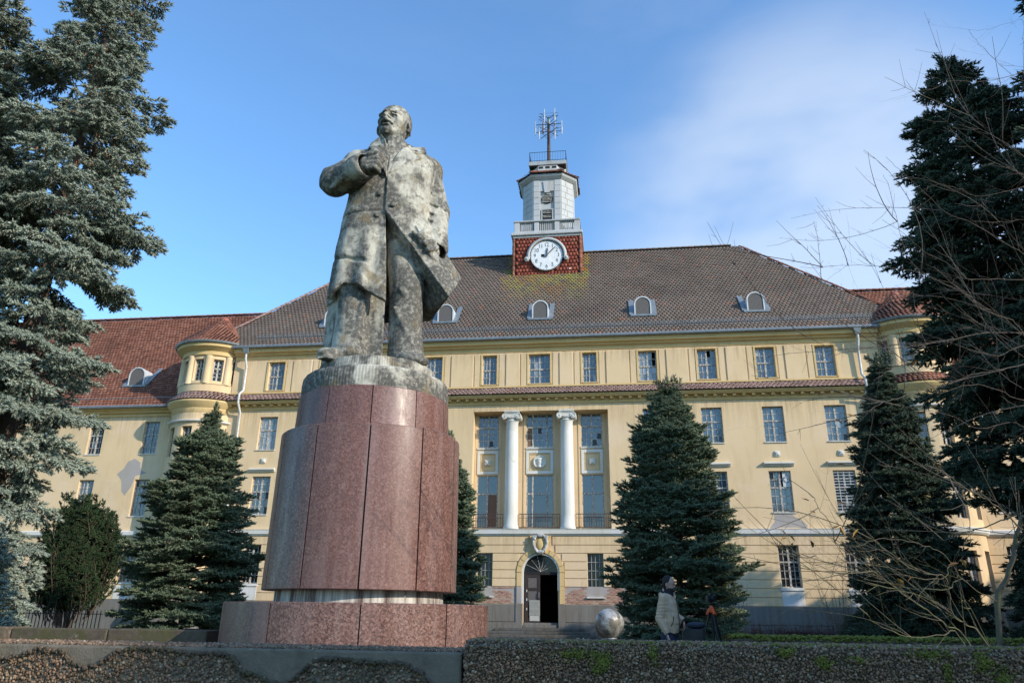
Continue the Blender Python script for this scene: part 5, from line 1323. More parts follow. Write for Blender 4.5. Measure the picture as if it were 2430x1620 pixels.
def pedestal():
    mon_par = mon; Rn = lambda r: r
    # pedestal space: x right, y away, rotated by PA; angle phi from the viewer toward x
    def panel(r0, r1, z0, z1, p0, p1, name, mat, rt=None, n=8, gap=.006, thick=.08):
        rt = r1 if rt is None else rt; m = MB(); g0, g1 = gap/r1, gap/r1; V = []
        for i in range(n+1):
            a = p0+g0+(p1-p0-g0-g1)*i/n; s, c = math.sin(a), -math.cos(a)
            for (rr, zz) in ((r1-thick, z0), (r1-.006, z0), (r1, z0+.006), (rt, z1-.006), (rt-.006, z1), (rt-thick, z1)): V.append((rr*s, rr*c, zz))
        F = []
        for i in range(n):
            for k in range(5): a = i*6+k; F.append((a, a+6, a+7, a+1))
            a = i*6+5; F.append((a, a+6, a+1, i*6))
        F = [f for f in F if len(set(f)) == 4]
        for i in range(n): F.append((i*6+5, i*6+11, i*6+6, i*6))
        F.append((0, 1, 2, 3, 4, 5)); e = n*6; F.append((e+5, e+4, e+3, e+2, e+1, e))
        m.add(V, F); o = link(name, mesh(name, m.v, m.f, mat, False), mon); autosmooth(o, 30); return o
    mon['world_child'] = 0
    def core(prof, name, mat):
        m = MB().lathe(prof, 0, 0, 64); o = link(name, mesh(name, m.v, m.f, mat), mon); return autosmooth(o, 30)
    JO = plain('dark_joint', (.07, .06, .055), .9)
    core([(1.33, -.2), (1.33, 1.255), (0, 1.256)], 'base_core', JO)
    for k in range(10): a = R_(-35.5+36*k); panel(0, 1.365, -.2, 1.275, a, a+R_(36), 'base_panel', GRAN, 1.358, 10, .006, .30)
    core([(.88, 1.25), (.875, 1.40)], 'neck', NECK)
    core([(.96, 1.43), (.96, 2.98), (0, 2.985)], 'drum_core', JO)
    for k in range(11): a = R_(-34.2+32.727*k); panel(0, 1.012, 1.395, 3.0+[0, .0, .012, .0, -.01, 0, 0, 0, 0, 0, 0][k], a, a+R_(32.727), 'drum_panel', GRAN, .990, 8, .008, .16)
    core([(.81, 2.95), (.81, 3.42), (0, 3.43)], 'upper_core', JO)
    for k in range(11): a = R_(-35+32.727*k); panel(0, .866, 2.99, 3.44, a, a+R_(32.727), 'upper_panel', GRAN, .846, 8, .005, .1)
    # tooled stone cap with broken upper edge
    rs = np.random.RandomState(4); n = 120; prof = [(.838, 3.442), (.838, 3.50), (.837, 3.56), (.834, 3.61), (.828, 3.645), (.812, 3.672), (.78, 3.685), (.70, 3.70), (.672, 3.705), (.668, 3.73), (.664, 3.80), (.652, 3.835), (.3, 3.845), (.0, 3.845)]
    V = []; F = []
    for j, (r, z) in enumerate(prof):
        for i in range(n):
            a = 2*PI*i/n; w = .003*math.sin(a*9+j)+.002*math.sin(a*23+2*j)+rs.uniform(-.003, .003)
            chip = -.035*max(0, math.sin(a*3+1.2)*math.sin(a*7+j*.3)-.55) if 3 <= j <= 7 else 0
            V.append(((r+w*(r > .1)+chip)*math.cos(a), (r+w*(r > .1)+chip)*math.sin(a), z+(w*.8 if j not in (0, 12, 13) else 0)))
    for j in range(len(prof)-1):
        for i in range(n): F.append((j*n+i, j*n+(i+1) % n, (j+1)*n+(i+1) % n, (j+1)*n+i))
    o = link('stone_cap', mesh('stone_cap', V, F, STONE_G), mon); autosmooth(o, 40)
    # chipped lime spot
pedestal()
# ---------------------------------------------------------------- ground, steps, walls
def groundm():
    m = M_('damp_grass_and_litter', 0.95, spec=0.1)
    g = m.noise(0.8, 8, 0.7); f = m.noise(25, 6, 0.75)
    c = m.ramp(f, [(0.3, (0.028, 0.038, 0.014)), (0.55, (0.055, 0.075, 0.025)), (0.75, (0.10, 0.095, 0.04))])
    c = m.mix(m.ramp(g, [(0.5, 0.0), (0.68, 0.8)]), c, (0.075, 0.052, 0.030)); m.col(c); m.bump(f, 0.8, 0.05); return m.m
tag(link('ground', mesh('ground', [(-1500, -1500, 0), (1500, -1500, 0), (1500, 1500, 0), (-1500, 1500, 0)], [(0, 1, 2, 3)], groundm())), kind='structure')
STEP = plaster('mossy_step_stone', (0.115, 0.11, 0.095), 2.5)
pt = MB(); pt.box(-4.6, -2.0, 9.6, 33.2, -.1, .012); tag(pt.build('path', plaster('worn_paving', (0.16, 0.15, 0.13), 2.0)), kind='structure')
sp = empty('entrance_steps', (-3.25, 34.2, 0), 0, 'dark mossy stone steps leading up to the open arched doorway', 'steps')
for i in range(5):
    z1 = .62-i*.125; y0 = 34.55-.33*(i+1); hw = 1.95+.26*i
    MB().box(-3.25-hw, -3.25+hw, y0, 34.83 if i == 0 else y0+.40, z1-.125 if i < 4 else 0, z1-.001*i).build('step', STEP, sp, bevel=.02)
    if i == 0: pass
MB().box(-3.25-1.9, -3.25+1.9, 33.9, 34.82, 0, .49).build('step_core', STEP, sp)

def concm(name, base, moss, lich, rough=.92, mossamt=.55):
    m = M_(name, rough, spec=.15)
    f = m.noise(14, 8, 0.7); c = m.ramp(f, [(0.3, tuple(x*.55 for x in base)), (0.7, base)])
    c = m.mix(m.ramp(m.noise(3.0, 7, 0.7, .3), [(0.5, 0.0), (0.62, mossamt)]), c, moss)
    c = m.mix(m.ramp(m.noise(9, 8, 0.75, loc=(4, 2, 8)), [(0.60, 0.0), (0.66, .8)]), c, lich)
    m.col(c); m.bump(m.math('ADD', f, m.math('MULTIPLY', m.noise(90, 4, .7), .5)), .6, .012); return m.m
DKC = concm('dark_weathered_concrete', (.13, .102, .074), (.07, .075, .02), (.24, .22, .17))
SMOOTH = concm('smooth_cast_concrete', (.22, .185, .14), (.16, .12, .06), (.30, .28, .23), .8, .3)
def pebm():
    m = M_('washed_pebbles', .7, spec=.35)
    r = m.n('ShaderNodeNewGeometry').outputs['Random Per Island']
    c = m.ramp(r, [(0.0, (.06, .036, .022)), (0.3, (.16, .098, .060)), (0.55, (.29, .185, .11)), (0.75, (.22, .125, .08)), (0.95, (.27, .20, .13)), (0.99, (.40, .33, .24))])
    c = m.mix(m.ramp(m.noise(5, 6, .7), [(0.50, 0.0), (0.68, .65)]), c, (.045, .05, .022))
    m.col(c); m.bump(m.noise(150, 3), .4, .002); return m.m
PEB = pebm()
_t = (1+5**.5)/2
ICO = np.array([(-1,_t,0),(1,_t,0),(-1,-_t,0),(1,-_t,0),(0,-1,_t),(0,1,_t),(0,-1,-_t),(0,1,-_t),(_t,0,-1),(_t,0,1),(-_t,0,-1),(-_t,0,1)])/math.sqrt(1+_t*_t)
ICF = np.array([(0,11,5),(0,5,1),(0,1,7),(0,7,10),(0,10,11),(1,5,9),(5,11,4),(11,10,2),(10,7,6),(7,1,8),(3,9,4),(3,4,2),(3,2,6),(3,6,8),(3,8,9),(4,9,5),(2,4,11),(6,2,10),(8,6,7),(9,8,1)])
def pebbles(P, r, mat, name, parent, seed=1, flat=.6, axis=1, smooth=True):
    rs = np.random.RandomState(seed); n = len(P); V = np.empty((n, 12, 3))
    A = rs.randn(n, 3, 3); Q = np.linalg.qr(A)[0]
    s = r[:, None]*rs.uniform(.6, 1.25, (n, 3)); W_ = ICO[None]*(1+rs.uniform(-.16, .16, (n, 12, 1)))
    V = np.einsum('nij,nkj->nki', Q, W_*s[:, None, :]); V[:, :, axis] *= flat; V += P[:, None, :]
    F = (ICF[None]+(np.arange(n)*12)[:, None, None]).reshape(-1, 3)
    o = link(name, mesh(name, V.reshape(-1, 3), F, mat, smooth), parent); o['kind'] = 'stuff'; return o
rs = np.random.RandomState(21)
# near wall, left part: cast coping strip over exposed pebble panels
wl_ = empty('left_parapet', (-2.6, 2.2, 0), 0, 'low concrete parapet on the left with a smooth top strip over rough pebble panels', 'wall')
wl_['world_child'] = 0
def lw(mb, name, mat, bevel=0):
    o = mb.build(name, mat, wl_, bevel=bevel); o.location = -Vector(wl_.location); return o
lw(MB().box(-5.2, -.425, 2.212, 2.46, -.3, 1.096), 'wall_body', SMOOTH, .006)
# jagged edge of the pebble panel (height along x)
ex = [-5.2,-4.6,-4.2,-3.6,-3.1,-2.6,-2.2,-1.95,-1.81,-1.72,-1.66,-1.60,-1.50,-1.40,-1.345,-1.315,-1.25,-1.20,-1.13,-1.06,-1.01,-.90,-.80,-.72,-.64,-.585,-.545,-.52,-.47,-.43]
_b = [(0,1520),(60,1510),(92,1494),(160,1500),(172,1518),(210,1535),(240,1530),(290,1494),(325,1489),(425,1492),(455,1500),(525,1497),(560,1508),(582,1536),(610,1540),(640,1556),(675,1562),(700,1548),(745,1506),(800,1502),(870,1510),(925,1508),(960,1520),(992,1542),(998,1572),(1068,1590)]
bx = np.array([-1.84+p[0]*.001337 for p in _b]); bz = np.array([1.105-(p[1]-1481)*.00122 for p in _b])
edge = lambda x: np.where(x < -1.84, 1.04+.035*np.sin(x*5.2)+.015*np.sin(x*13), np.interp(x, bx, bz))
n = 16000; X = rs.uniform(-3.2, -.43, n); Z = rs.uniform(.93, 1.10, n); ok = Z < edge(X)+rs.uniform(-.004, .002, n); X, Z = X[ok], Z[ok]
k = (np.floor(X/.0062)*10000+np.floor(Z/.0062)).astype(int); _, ui = np.unique(k, return_index=True); X, Z = X[ui], Z[ui]
pebbles(np.stack([X, 2.209+rs.uniform(-.003, .002, len(X)), Z], 1)-np.array(wl_.location), rs.uniform(.0030, .0062, len(X)), PEB, 'pebble_panel', wl_, 1)
ed = rs.uniform(-3.2, -.43, 900); pebbles(np.stack([ed, 2.206+rs.uniform(-.004, .002, 900), edge(ed)-rs.uniform(0, .008, 900)], 1)-np.array(wl_.location), rs.uniform(.004, .008, 900), DKC, 'panel_edge_grit', wl_, 2, .8)
n = 9000; pebbles(np.stack([rs.uniform(-3.6, -.43, n), rs.uniform(2.225, 2.45, n), 1.097+rs.uniform(-.001, .002, n)], 1)-np.array(wl_.location), rs.uniform(.0028, .0055, n), PEB, 'top_grit', wl_, 3, .9, 2)
# near wall, right part: all pebbles, moss on its top edge
wr_ = empty('right_parapet', (1.0, 2.2, 0), 0, 'low wall of rough washed pebbles on the right with green moss along its top', 'wall'); wr_['world_child'] = 0
o = MB().box(-.412, 4.6, 2.185, 2.44, -.3, 1.125).build('wall_body', DKC, wr_, bevel=.012); o.location = -Vector(wr_.location)
n = 42000; X = rs.uniform(-.41, 2.2, n); Z = rs.uniform(.95, 1.128+0*rs.rand(n), n)
k = (np.floor(X/.0052)*10000+np.floor(Z/.0052)).astype(int); _, ui = np.unique(k, return_index=True); X, Z = X[ui], Z[ui]
topz = 1.128+.003*np.sin(X*9)+.003*np.sin(X*31)
Yp = 2.182+rs.uniform(-.004, .002, len(X))+np.where(Z > 1.118, .008, 0)
big = rs.rand(len(X)) > .93
pebbles(np.stack([X, Yp, np.minimum(Z, topz)], 1)-np.array(wr_.location), rs.uniform(.0022, .0050, len(X))*np.where(big, 1.35, 1), PEB, 'pebble_face', wr_, 5, .7)
n = 9000; pebbles(np.stack([rs.uniform(-.41, 2.6, n), rs.uniform(2.19, 2.43, n), 1.126+rs.uniform(-.001, .003, n)], 1)-np.array(wr_.location), rs.uniform(.003, .006, n), PEB, 'pebble_top', wr_, 6, .9, 2)
n = 500; pebbles(np.stack([-.412+rs.uniform(-.003, .002, n), rs.uniform(2.19, 2.43, n), rs.uniform(.93, 1.12, n)], 1)-np.array(wr_.location), rs.uniform(.003, .006, n), PEB, 'pebble_end', wr_, 7, .8, 0)
def mossm():
    m = M_('bright_moss', .95, spec=.1); f = m.noise(60, 6, .7)
    m.col(m.ramp(f, [(.3, (.06, .068, .015)), (.6, (.19, .20, .045)), (.8, (.36, .36, .13))])); m.bump(m.noise(300, 3), .5, .003); return m.m
MOSS = mossm(); LICH = plain('pale_lichen', (.24, .225, .165), .95, 0, .25, 60)
P = []; R2 = []
for x in np.arange(-.40, 2.4, .0028):
    dens = .35+.65*(.5+.5*math.sin(x*7+1)*math.sin(x*17+2)); dens = dens if x > -.15 else .25
    for _ in range(3):
        if rs.rand() < dens: P.append((x+rs.uniform(-.004, .004), 2.19+rs.uniform(-.006, .10), 1.128+rs.uniform(-.002, .004))); R2.append(rs.uniform(.0016, .0042))
for cx, cz, sx, sz, m_ in ((-.10, 1.10, .05, .012, 120), (-.035, 1.085, .02, .02, 110), (.10, 1.105, .012, .02, 60), (.53, 1.09, .015, .012, 80), (.80, 1.115, .05, .01, 90), (.83, 1.07, .008, .02, 50), (.92, 1.10, .02, .02, 110), (.96, 1.06, .02, .02, 90), (.44, 1.115, .02, .01, 60), (-.055, 1.06, .01, .01, 20), (.62, 1.10, .02, .006, 30)):
    for _ in range(int(m_*1.8)): P.append((cx+rs.randn()*sx*.6, 2.177+rs.uniform(-.003, .003), cz+rs.randn()*sz*.6)); R2.append(rs.uniform(.0016, .0036))
P = np.array(P); P[:, 2] = np.minimum(P[:, 2], 1.133)
pebbles(P-np.array(wr_.location), np.array(R2), MOSS, 'moss', wr_, 8, .9)
P = np.array([(x+rs.randn()*.012, 2.178+rs.uniform(-.003, .002), 1.118+rs.randn()*.006) for x in (-.36, -.33, -.22, -.05, .02, .19, .22, .25, .27, .40, .62, .95, .1, -.28, .3) for _ in range(14)]); P[:, 2] = np.minimum(P[:, 2], 1.129)
pebbles(P-np.array(wr_.location), rs.uniform(.0013, .0032, len(P)), LICH, 'lichen', wr_, 9, .7)
# terrace walls behind
t1 = empty('terrace_wall', (-6.5, 7.95, 0), 0, 'dark low terrace wall left of the pedestal under the spruces', 'wall')
for i in range(6): MB().box(-10.9+i*1.12, -10.9+i*1.12+1.108, 7.8, 8.1, -.1, .992+.006*(i % 2)).build('wall_block', DKC if i not in (3,) else concm('sunlit_brown_block', (.20, .135, .085), (.09, .07, .04), (.25, .2, .15), .9, .2), t1, bevel=.012)  # one browner block, its colour lightened to stand for a sunlit patch
t2 = empty('terrace_wall', (3.5, 8.7, 0), 0, 'low terrace wall right of the pedestal with a thick cushion of moss on top', 'wall')
MB().box(-1.28, 1.2, 8.5, 8.8, -.1, .915).build('wall_block', DKC, t2, bevel=.012); MB().box(1.21, 4.6, 8.5, 8.8, -.1, .985).build('wall_block', DKC, t2, bevel=.012); MB().box(4.61, 9, 8.5, 8.8, -.1, .99).build('wall_block', DKC, t2, bevel=.012)
n = 5000; P = np.stack([rs.uniform(1.2, 7, n), rs.uniform(8.49, 8.8, n), .985+rs.uniform(0, .02, n)+.015*np.sin(rs.rand(n)*6)], 1)
pebbles(P-np.array(t2.location), rs.uniform(.010, .028, n), MOSS, 'moss', t2, 10, .8, 2)
# polished metal ball on a brick
bl_ = empty('metal_ball', (-.06, 8.62, .915), 0, 'tarnished mirror ball resting on a brick on the terrace wall', 'ball'); bl_['world_child'] = 0
BM = M_('tarnished_mirror', .3, (.52, .53, .54), .35)
f = BM.noise(4, 8, .7, .5); BM.col(BM.ramp(f, [(.40, (.50, .50, .47)), (.48, (.34, .33, .30)), (.56, (.12, .11, .085))])); BM.rough(BM.ramp(BM.noise(5, 7, .7, .6), [(.40, .22), (.56, .6)]))
o = link('ball', mesh('ball', *(lambda m: (m.v, m.f))(MB().sphere((0, 0, 0), .158, 40, 24)), BM.m, True), bl_); o.location = (0, 0, .192)
o = link('ball_collar', mesh('ball_collar', *(lambda m: (m.v, m.f))(MB().lathe([(.04, .03), (.07, .035), (.085, .05), (.06, .06)], 0, 0, 20)), ZINC, True), bl_)
bk = link('loose_brick', mesh('loose_brick', *(lambda m: (m.v, m.f))(MB().box(-.06, .06, -.05, .05, 0, .04)), plain('orange_brick', (.34, .13, .075), .9, 0, .25, 20))); bk.location = (-.06, 8.60, .916)
tag(bk, 'small orange brick under the mirror ball', 'brick')
# ---------------------------------------------------------------- the man, his tripod and case
SKIN = plain('skin', (.50, .29, .22), .55, 0, .08, 10); HAIR = plain('dark_hair', (.018, .014, .012), .8, 0, .4, 60)
BEIGE = plain('beige_quilted_cotton', (.62, .43, .28), .9, 0, .10, 9); NAVY = plain('navy_jersey', (.018, .018, .028), .92, 0, .2, 20)
JEAN = plain('dark_blue_denim', (.020, .032, .065), .9, 0, .25, 14)
man = empty('person', (.80, 12.0, 0), 0, 'man in beige jacket and dark jeans looking right, in front of the bushy spruce', 'person'); man['world_child'] = 0; man.scale = (.89, .89, 1.0)
def vobj(v, name, mat, parent): V, F = v.surf(); return link(name, mesh(name, V, F, mat, True), parent)
def man_build():
    yw = R_(28)     # body turned: faces +x, a little towards the camera
    c, s = math.cos(-yw), math.sin(-yw)
    def Q(f, l, z): return (f*c-l*s*-1*-1 if False else f*math.cos(yw)+l*math.sin(yw)*1.0, -f*math.sin(yw)+l*math.cos(yw), z)   # forward, left(away), up
    b = Vol((-.34, -.34, -.01), (.34, .34, 1.80), .0095)
    # legs
    for l, f0 in ((-.095, -.02), (.095, .03)):
        b.chain([Q(0, l, .93), Q(f0+.02, l*1.1, .50), Q(f0-.02, l*1.15, .09)], [.082, .060, .042], .02)
        b.cap(Q(f0-.05, l*1.15, .045), Q(f0+.15, l*1.25, .035), .042, .032, .02)
    b.cap(Q(0, -.06, .96), Q(0, .06, .96), .10, .10, .03); b.cap(Q(0, 0, .98), Q(-.01, 0, 1.36), .095, .095, .03)
    b.cap(Q(-.01, -.10, 1.40), Q(-.01, .10, 1.40), .05, .05, .03)
    b.cap(Q(-.01, 0, 1.42), Q(.02, 0, 1.56), .062, .058, .03)
    # arms inside the sleeves, hands outside
    sR, eR, wR_ = Q(-.01, -.172, 1.43), Q(-.070, -.215, 1.15), Q(.05, -.210, .955)
    b.chain([sR, eR, wR_], [.052, .042, .028], .02)
    sL, eL, wL_ = Q(-.01, .185, 1.42), Q(.0, .23, 1.20), Q(.17, .18, 1.135)
    b.chain([sL, eL, wL_], [.052, .042, .028], .02)
    def hand(w, d, n_, th):          # palm along d, fingers fan around n_
        w = Vector(w); d = Vector(d).normalized(); n_ = Vector(n_).normalized(); t = d.cross(n_).normalized()
        b.hull([tuple(w+d*.005+t*k*.020+n_*q*.009) for k in (-1, 1) for q in (-1, 1)]+[tuple(w+d*.080+t*k*.036+n_*q*.009) for k in (-1, 1) for q in (-1, 1)], .006, .01)
        for i, L in enumerate((.060, .070, .066, .050)):
            o = (-1.5+i)*.0195; p0 = w+d*.078+t*o; p1 = p0+d*L*.5+n_*L*.14; p2 = p1+d*L*.36+n_*L*.34
            b.chain([tuple(p0), tuple(p1), tuple(p2)], [.0088, .0082, .0070], .003)
        p0 = w+d*.02+t*-.024; b.chain([tuple(p0), tuple(p0+d*.030-t*.022+n_*.010), tuple(p0+d*.060-t*.024+n_*.024)], [.0115, .0100, .0080], .006)
    hand(Q(.055, -.225, .935), (.30, -.12, -.90), Q(.6, .5, 0), 1)
    hand(Q(.185, .175, 1.125), (.10, -.02, -.98), Q(-.6, -.3, 0), 1)
    # head, facing forward; profile to the right
    hc = Q(.035, 0, 1.640); Rz = -yw
    hM = Matrix.Rotation(Rz, 3, 'Z') @ Matrix.Rotation(R_(8), 3, 'Y'); eu = tuple(hM.to_euler())
    T = lambda p: tuple(Vector(hc)+hM @ Vector(p))
    def E_(p, r, k=.01, mode='u'): b.ell(T(p), r, k, mode, rot=eu)
    E_((-.01, 0, .03), (.098, .076, .092)); E_((.025, 0, -.03), (.070, .062, .088), .02)
    b.cap(T((.045, -.02, -.095)), T((.045, .02, -.095)), .028, .028, .025)
    b.cap(T((.090, 0, .012)), T((.110, 0, -.022)), .009, .013, .010)          # nose
    E_((.088, -.03, .012), (.012, .017, .010), .006, 's'); E_((.088, .03, .012), (.012, .017, .010), .006, 's')
    E_((.082, -.03, .010), (.010, .012, .009), .003); E_((.082, .03, .010), (.010, .012, .009), .003)
    b.cap(T((.094, -.02, -.057)), T((.094, .02, -.057)), .006, .006, .004); b.cap(T((.092, -.016, -.070)), T((.092, .016, -.070)), .006, .006, .004)
    b.cap(T((.095, -.045, .030)), T((.1, -.012, .030)), .006, .006, .008); b.cap(T((.095, .045, .030)), T((.1, .012, .030)), .006, .006, .008)
    for sy in (-1, 1): E_((-.012, sy*.078, -.012), (.018, .010, .030), .006)
    bo = vobj(b, 'body', SKIN, man)
    h = Vol((-.25, -.2, 1.45), (.25, .2, 1.80), .008)
    def eh(p, r, k=.01, mode='u'): h.ell(T(p), r, k, mode, rot=eu)
    eh((-.022, 0, .040), (.096, .081, .088)); eh((-.045, 0, -.005), (.070, .080, .070), .02)
    h.hull([T(p) for p in ((.045, -.12, .085), (.045, .12, .085), (.2, -.12, .085), (.2, .12, .085), (.005, -.12, -.14), (.005, .12, -.14), (.2, -.12, -.14), (.2, .12, -.14))], 0, .008, 's')
    h.cap(T((.030, -.10, -.015)), T((.030, -.07, -.015)), .03, .03, .005, 's')
    vobj(h, 'hair', HAIR, man)
    bd = Vol((-.2, -.2, 1.45), (.25, .2, 1.70), .007)
    bd.ell(T((.030, 0, -.068)), (.072, .066, .058), .01, rot=eu); bd.hull([T(p) for p in ((-.2, -.1, -.035), (.2, -.1, -.052), (-.2, .1, -.035), (.2, .1, -.052), (-.2, -.1, .1), (.2, -.1, .1), (-.2, .1, .1), (.2, .1, .1))], 0, .01, 's')
    bd.cap(T((.092, -.022, -.048)), T((.096, 0, -.042)), .007, .008, .004); bd.cap(T((.092, .022, -.048)), T((.096, 0, -.042)), .007, .008, .004)
    bd.cap(T((.105, -.018, -.063)), T((.105, .018, -.063)), .010, .010, .003, 's')
    vobj(bd, 'beard', HAIR, man)
    g = MB()
    for sy in (-1, 1): g.tube([T((.100+0*k, sy*.031+.021*math.cos(k*PI/5), .011+.016*math.sin(k*PI/5))) for k in range(11)], .0018, 4, False); g.tube([T((.100, sy*.052, .016)), T((.04, sy*.080, .012)), T((-.01, sy*.084, .008))], .0018, 4)
    g.tube([T((.104, -.010, .014)), T((.104, .010, .014))], .0018, 4); link('glasses', mesh('glasses', g.v, g.f, BLACKM), man)
    # jacket
    j = Vol((-.40, -.40, .88), (.40, .40, 1.66), .0095)
    def tor(X, Y, Z):
        zz = [.92, 1.0, 1.10, 1.25, 1.38, 1.46, 1.52]; a = np.interp(Z, zz, [.122, .138, .155, .150, .134, .108, .070]); bb = np.interp(Z, zz, [.155, .165, .178, .182, .190, .155, .085])
        fw = X*math.cos(yw)-Y*math.sin(yw); lf = X*math.sin(yw)+Y*math.cos(yw)
        cf = np.interp(Z, zz, [.01, .02, .03, .015, .0, -.005, -.01])
        q = (np.abs((fw-cf)/a)**2.2+np.abs(lf/bb)**2.2)**(1/2.2)
        return np.maximum((q-1)*np.minimum(a, bb)-.0022*np.sin(Z*70+lf*8)-.003*np.sin(Z*31-fw*20), .955-Z)
    j.op(tor, (-.3, -.3, .93), (.3, .3, 1.54), 0)
    for (sh, el, wr) in ((sR, eR, wR_), (sL, eL, wL_)):
        j.cap(sh, el, .072, .062, .03); wr2 = tuple(Vector(el)+(Vector(wr)-Vector(el))*.92); j.cap(el, wr2, .062, .046, .015)
        for k in range(5):
            p = Vector(el).lerp(Vector(wr2), .1+.18*k); q = Vector(el).lerp(Vector(sh), .1+.16*k)
            for pp, rr in ((p, .058-.004*k), (q, .064)): j.ell(tuple(pp), (rr*1.03, rr*1.03, .012), .02)
    # hood lying on the shoulders, stand-up collar
    j.cap(Q(-.09, -.08, 1.49), Q(-.10, .08, 1.49), .036, .036, .02); j.cap(Q(-.09, -.08, 1.49), Q(.06, -.075, 1.44), .032, .022, .015); j.cap(Q(-.10, .10, 1.50), Q(.08, .08, 1.46), .042, .03, .015)
    j.cap(Q(.10, .07, 1.46), Q(.09, .05, 1.54), .018, .012, .01)
    j.cap(Q(0, 0, 1.44), Q(.02, 0, 1.62), .075, .09, .01, 's')
    jk = vobj(j, 'jacket', BEIGE, man)
    inn = Vol((-.2, -.2, 1.40), (.2, .2, 1.62), .008); inn.cap(Q(-.02, 0, 1.44), Q(.0, 0, 1.52), .088, .080, .01); inn.cap(Q(-.07, -.05, 1.52), Q(-.07, .05, 1.52), .04, .04, .02); inn.cap(Q(.03, 0, 1.46), Q(.03, 0, 1.54), .070, .070, .01)
    vobj(inn, 'hooded_sweater', NAVY, man)
    z = MB(); z.tube([Q(.155, -.03, 1.44), Q(.178, -.035, 1.35), Q(.195, -.035, 1.20), Q(.200, -.035, 1.08), Q(.178, -.035, .96)], .006, 5); link('zip', mesh('zip', z.v, z.f, NAVY), jk)
    z = MB(); z.tube([Q(.09, -.165, 1.44), Q(.10, -.170, 1.32), Q(.12, -.172, 1.24), Q(.15, -.155, 1.19)], .005, 5); link('drawstring', mesh('drawstring', z.v, z.f, plain('pale_cord', (.5, .52, .45))), jk)
    z = MB(); z.tube([Q(.15, -.140, 1.185), Q(.145, -.150, 1.12), Q(.11, -.180, 1.05)], .006, 5); link('pocket_zip', mesh('pocket_zip', z.v, z.f, NAVY), jk)
    for el, wr in ((eR, wR_), (eL, wL_)):
        cf = Vol((-.35, -.35, .85), (.35, .35, 1.3), .008); d = (Vector(wr)-Vector(el)).normalized(); p = Vector(wr); cf.cap(tuple(p-d*.03), tuple(p+d*.012), .042, .036, .005); vobj(cf, 'cuff', NAVY, man)
    hm = MB(); hm2 = Vol((-.3, -.3, .88), (.3, .3, 1.02), .009)
    def rib(X, Y, Z):
        fw = X*math.cos(yw)-Y*math.sin(yw); lf = X*math.sin(yw)+Y*math.cos(yw); q = np.sqrt(((fw-.01)/.135)**2+(lf/.172)**2)
        return np.maximum((q-1)*.13, np.abs(Z-.945)-.03)
    hm2.op(rib, (-.25, -.25, .9), (.25, .25, 1.0), 0); vobj(hm2, 'waistband', NAVY, man)
    # trousers and shoes
    t = Vol((-.3, -.3, .03), (.3, .3, 1.0), .0095)
    t.cap(Q(0, -.07, .90), Q(0, .07, .90), .118, .118, .03)
    for l, f0 in ((-.095, -.02), (.095, .03)): t.chain([Q(0, l, .90), Q(f0+.02, l*1.1, .50), Q(f0-.02, l*1.15, .08)], [.102, .078, .066], .02)
    vobj(t, 'jeans', JEAN, man)
    sh = Vol((-.3, -.3, -.02), (.35, .3, .14), .009)
    for l, f0 in ((-.095, -.02), (.095, .03)): sh.cap(Q(f0-.05, l*1.15, .048), Q(f0+.15, l*1.25, .038), .052, .042, .02); sh.op(lambda X, Y, Z: Z+0*X+0*Y, (-.3, -.3, -.1), (.35, .3, .002), 0, 's')
    vobj(sh, 'shoes', BLACKM, man)
man_build()
tp = empty('tripod', (1.44, 12.1, 0), 0, 'black camera tripod with an orange collar standing in front of the spruce', 'tripod'); tp['world_child'] = 0
TB = plain('black_plastic', (.012, .012, .014), .45); OR = plain('orange_plastic', (.75, .10, .02), .4)
def tl(mb, n, m, p=tp): o = link(n, mesh(n, mb.v, mb.f, m), p); return autosmooth(o, 40)
tl(MB().tube([(0, 0, .70), (0, 0, 1.36)], .016, 8), 'centre_column', TB)
for a in (-1.2, .6, 2.9):
    d = Vector((math.cos(a), math.sin(a), 0)); m = MB().tube([tuple(d*.04+Vector((0, 0, 1.24))), tuple(d*.20+Vector((0, 0, .65))), tuple(d*.38+Vector((0, 0, .0)))], [.016, .013, .010], 7); l_ = tl(m, 'leg', TB)
    tl(MB().tube([tuple(d*.20+Vector((0, 0, .68))), tuple(d*.208+Vector((0, 0, .62)))], .02, 8), 'leg_lock', ZINC, l_)
    tl(MB().tube([tuple(d*.025+Vector((0, 0, 1.30))), tuple(d*.075+Vector((0, 0, 1.22)))], [.022, .018], 8), 'orange_clamp', OR)
tl(MB().lathe([(.001, 1.25), (.03, 1.25), (.034, 1.30), (.022, 1.345), (.001, 1.35)], 0, 0, 14), 'orange_collar', OR)
tl(MB().sphere((0, 0, 1.375), .026), 'ball_head', TB)
cm = empty('video_camera', (1.44, 12.1, 1.40), .5, 'black camera mounted on top of the tripod', 'camera'); cm['world_child'] = 0
tl(MB().box(-.07, .07, -.03, .03, 0, .09).box(-.025, .03, -.028, .028, .0905, .125), 'housing', TB, cm); tl(MB().tube([(0, -.031, .045), (0, -.09, .045)], [.035, .033], 16), 'lens', TB, cm); tl(MB().box(.035, .06, -.02, .015, .091, .10), 'dial', ZINC, cm)
tl(MB().tube([(0, -.0905, .045), (0, -.092, .045)], .028, 16), 'front_glass', G_DK, cm)
cs = empty('equipment_case', (1.17, 12.35, 0), -.1, 'black equipment case with a blue bag on it between the man and the tripod', 'case'); cs['world_child'] = 0
c_ = tl(MB().box(-.16, .17, -.12, .12, .06, 1.02), 'shell', TB, cs); bv = c_.modifiers.new('bevel', 'BEVEL'); bv.width = .02; bv.segments = 2
for x in (-.12, .13): tl(MB().tube([(x, -.08, .04), (x, .08, .04)], .04, 12), 'wheel', TB, cs)
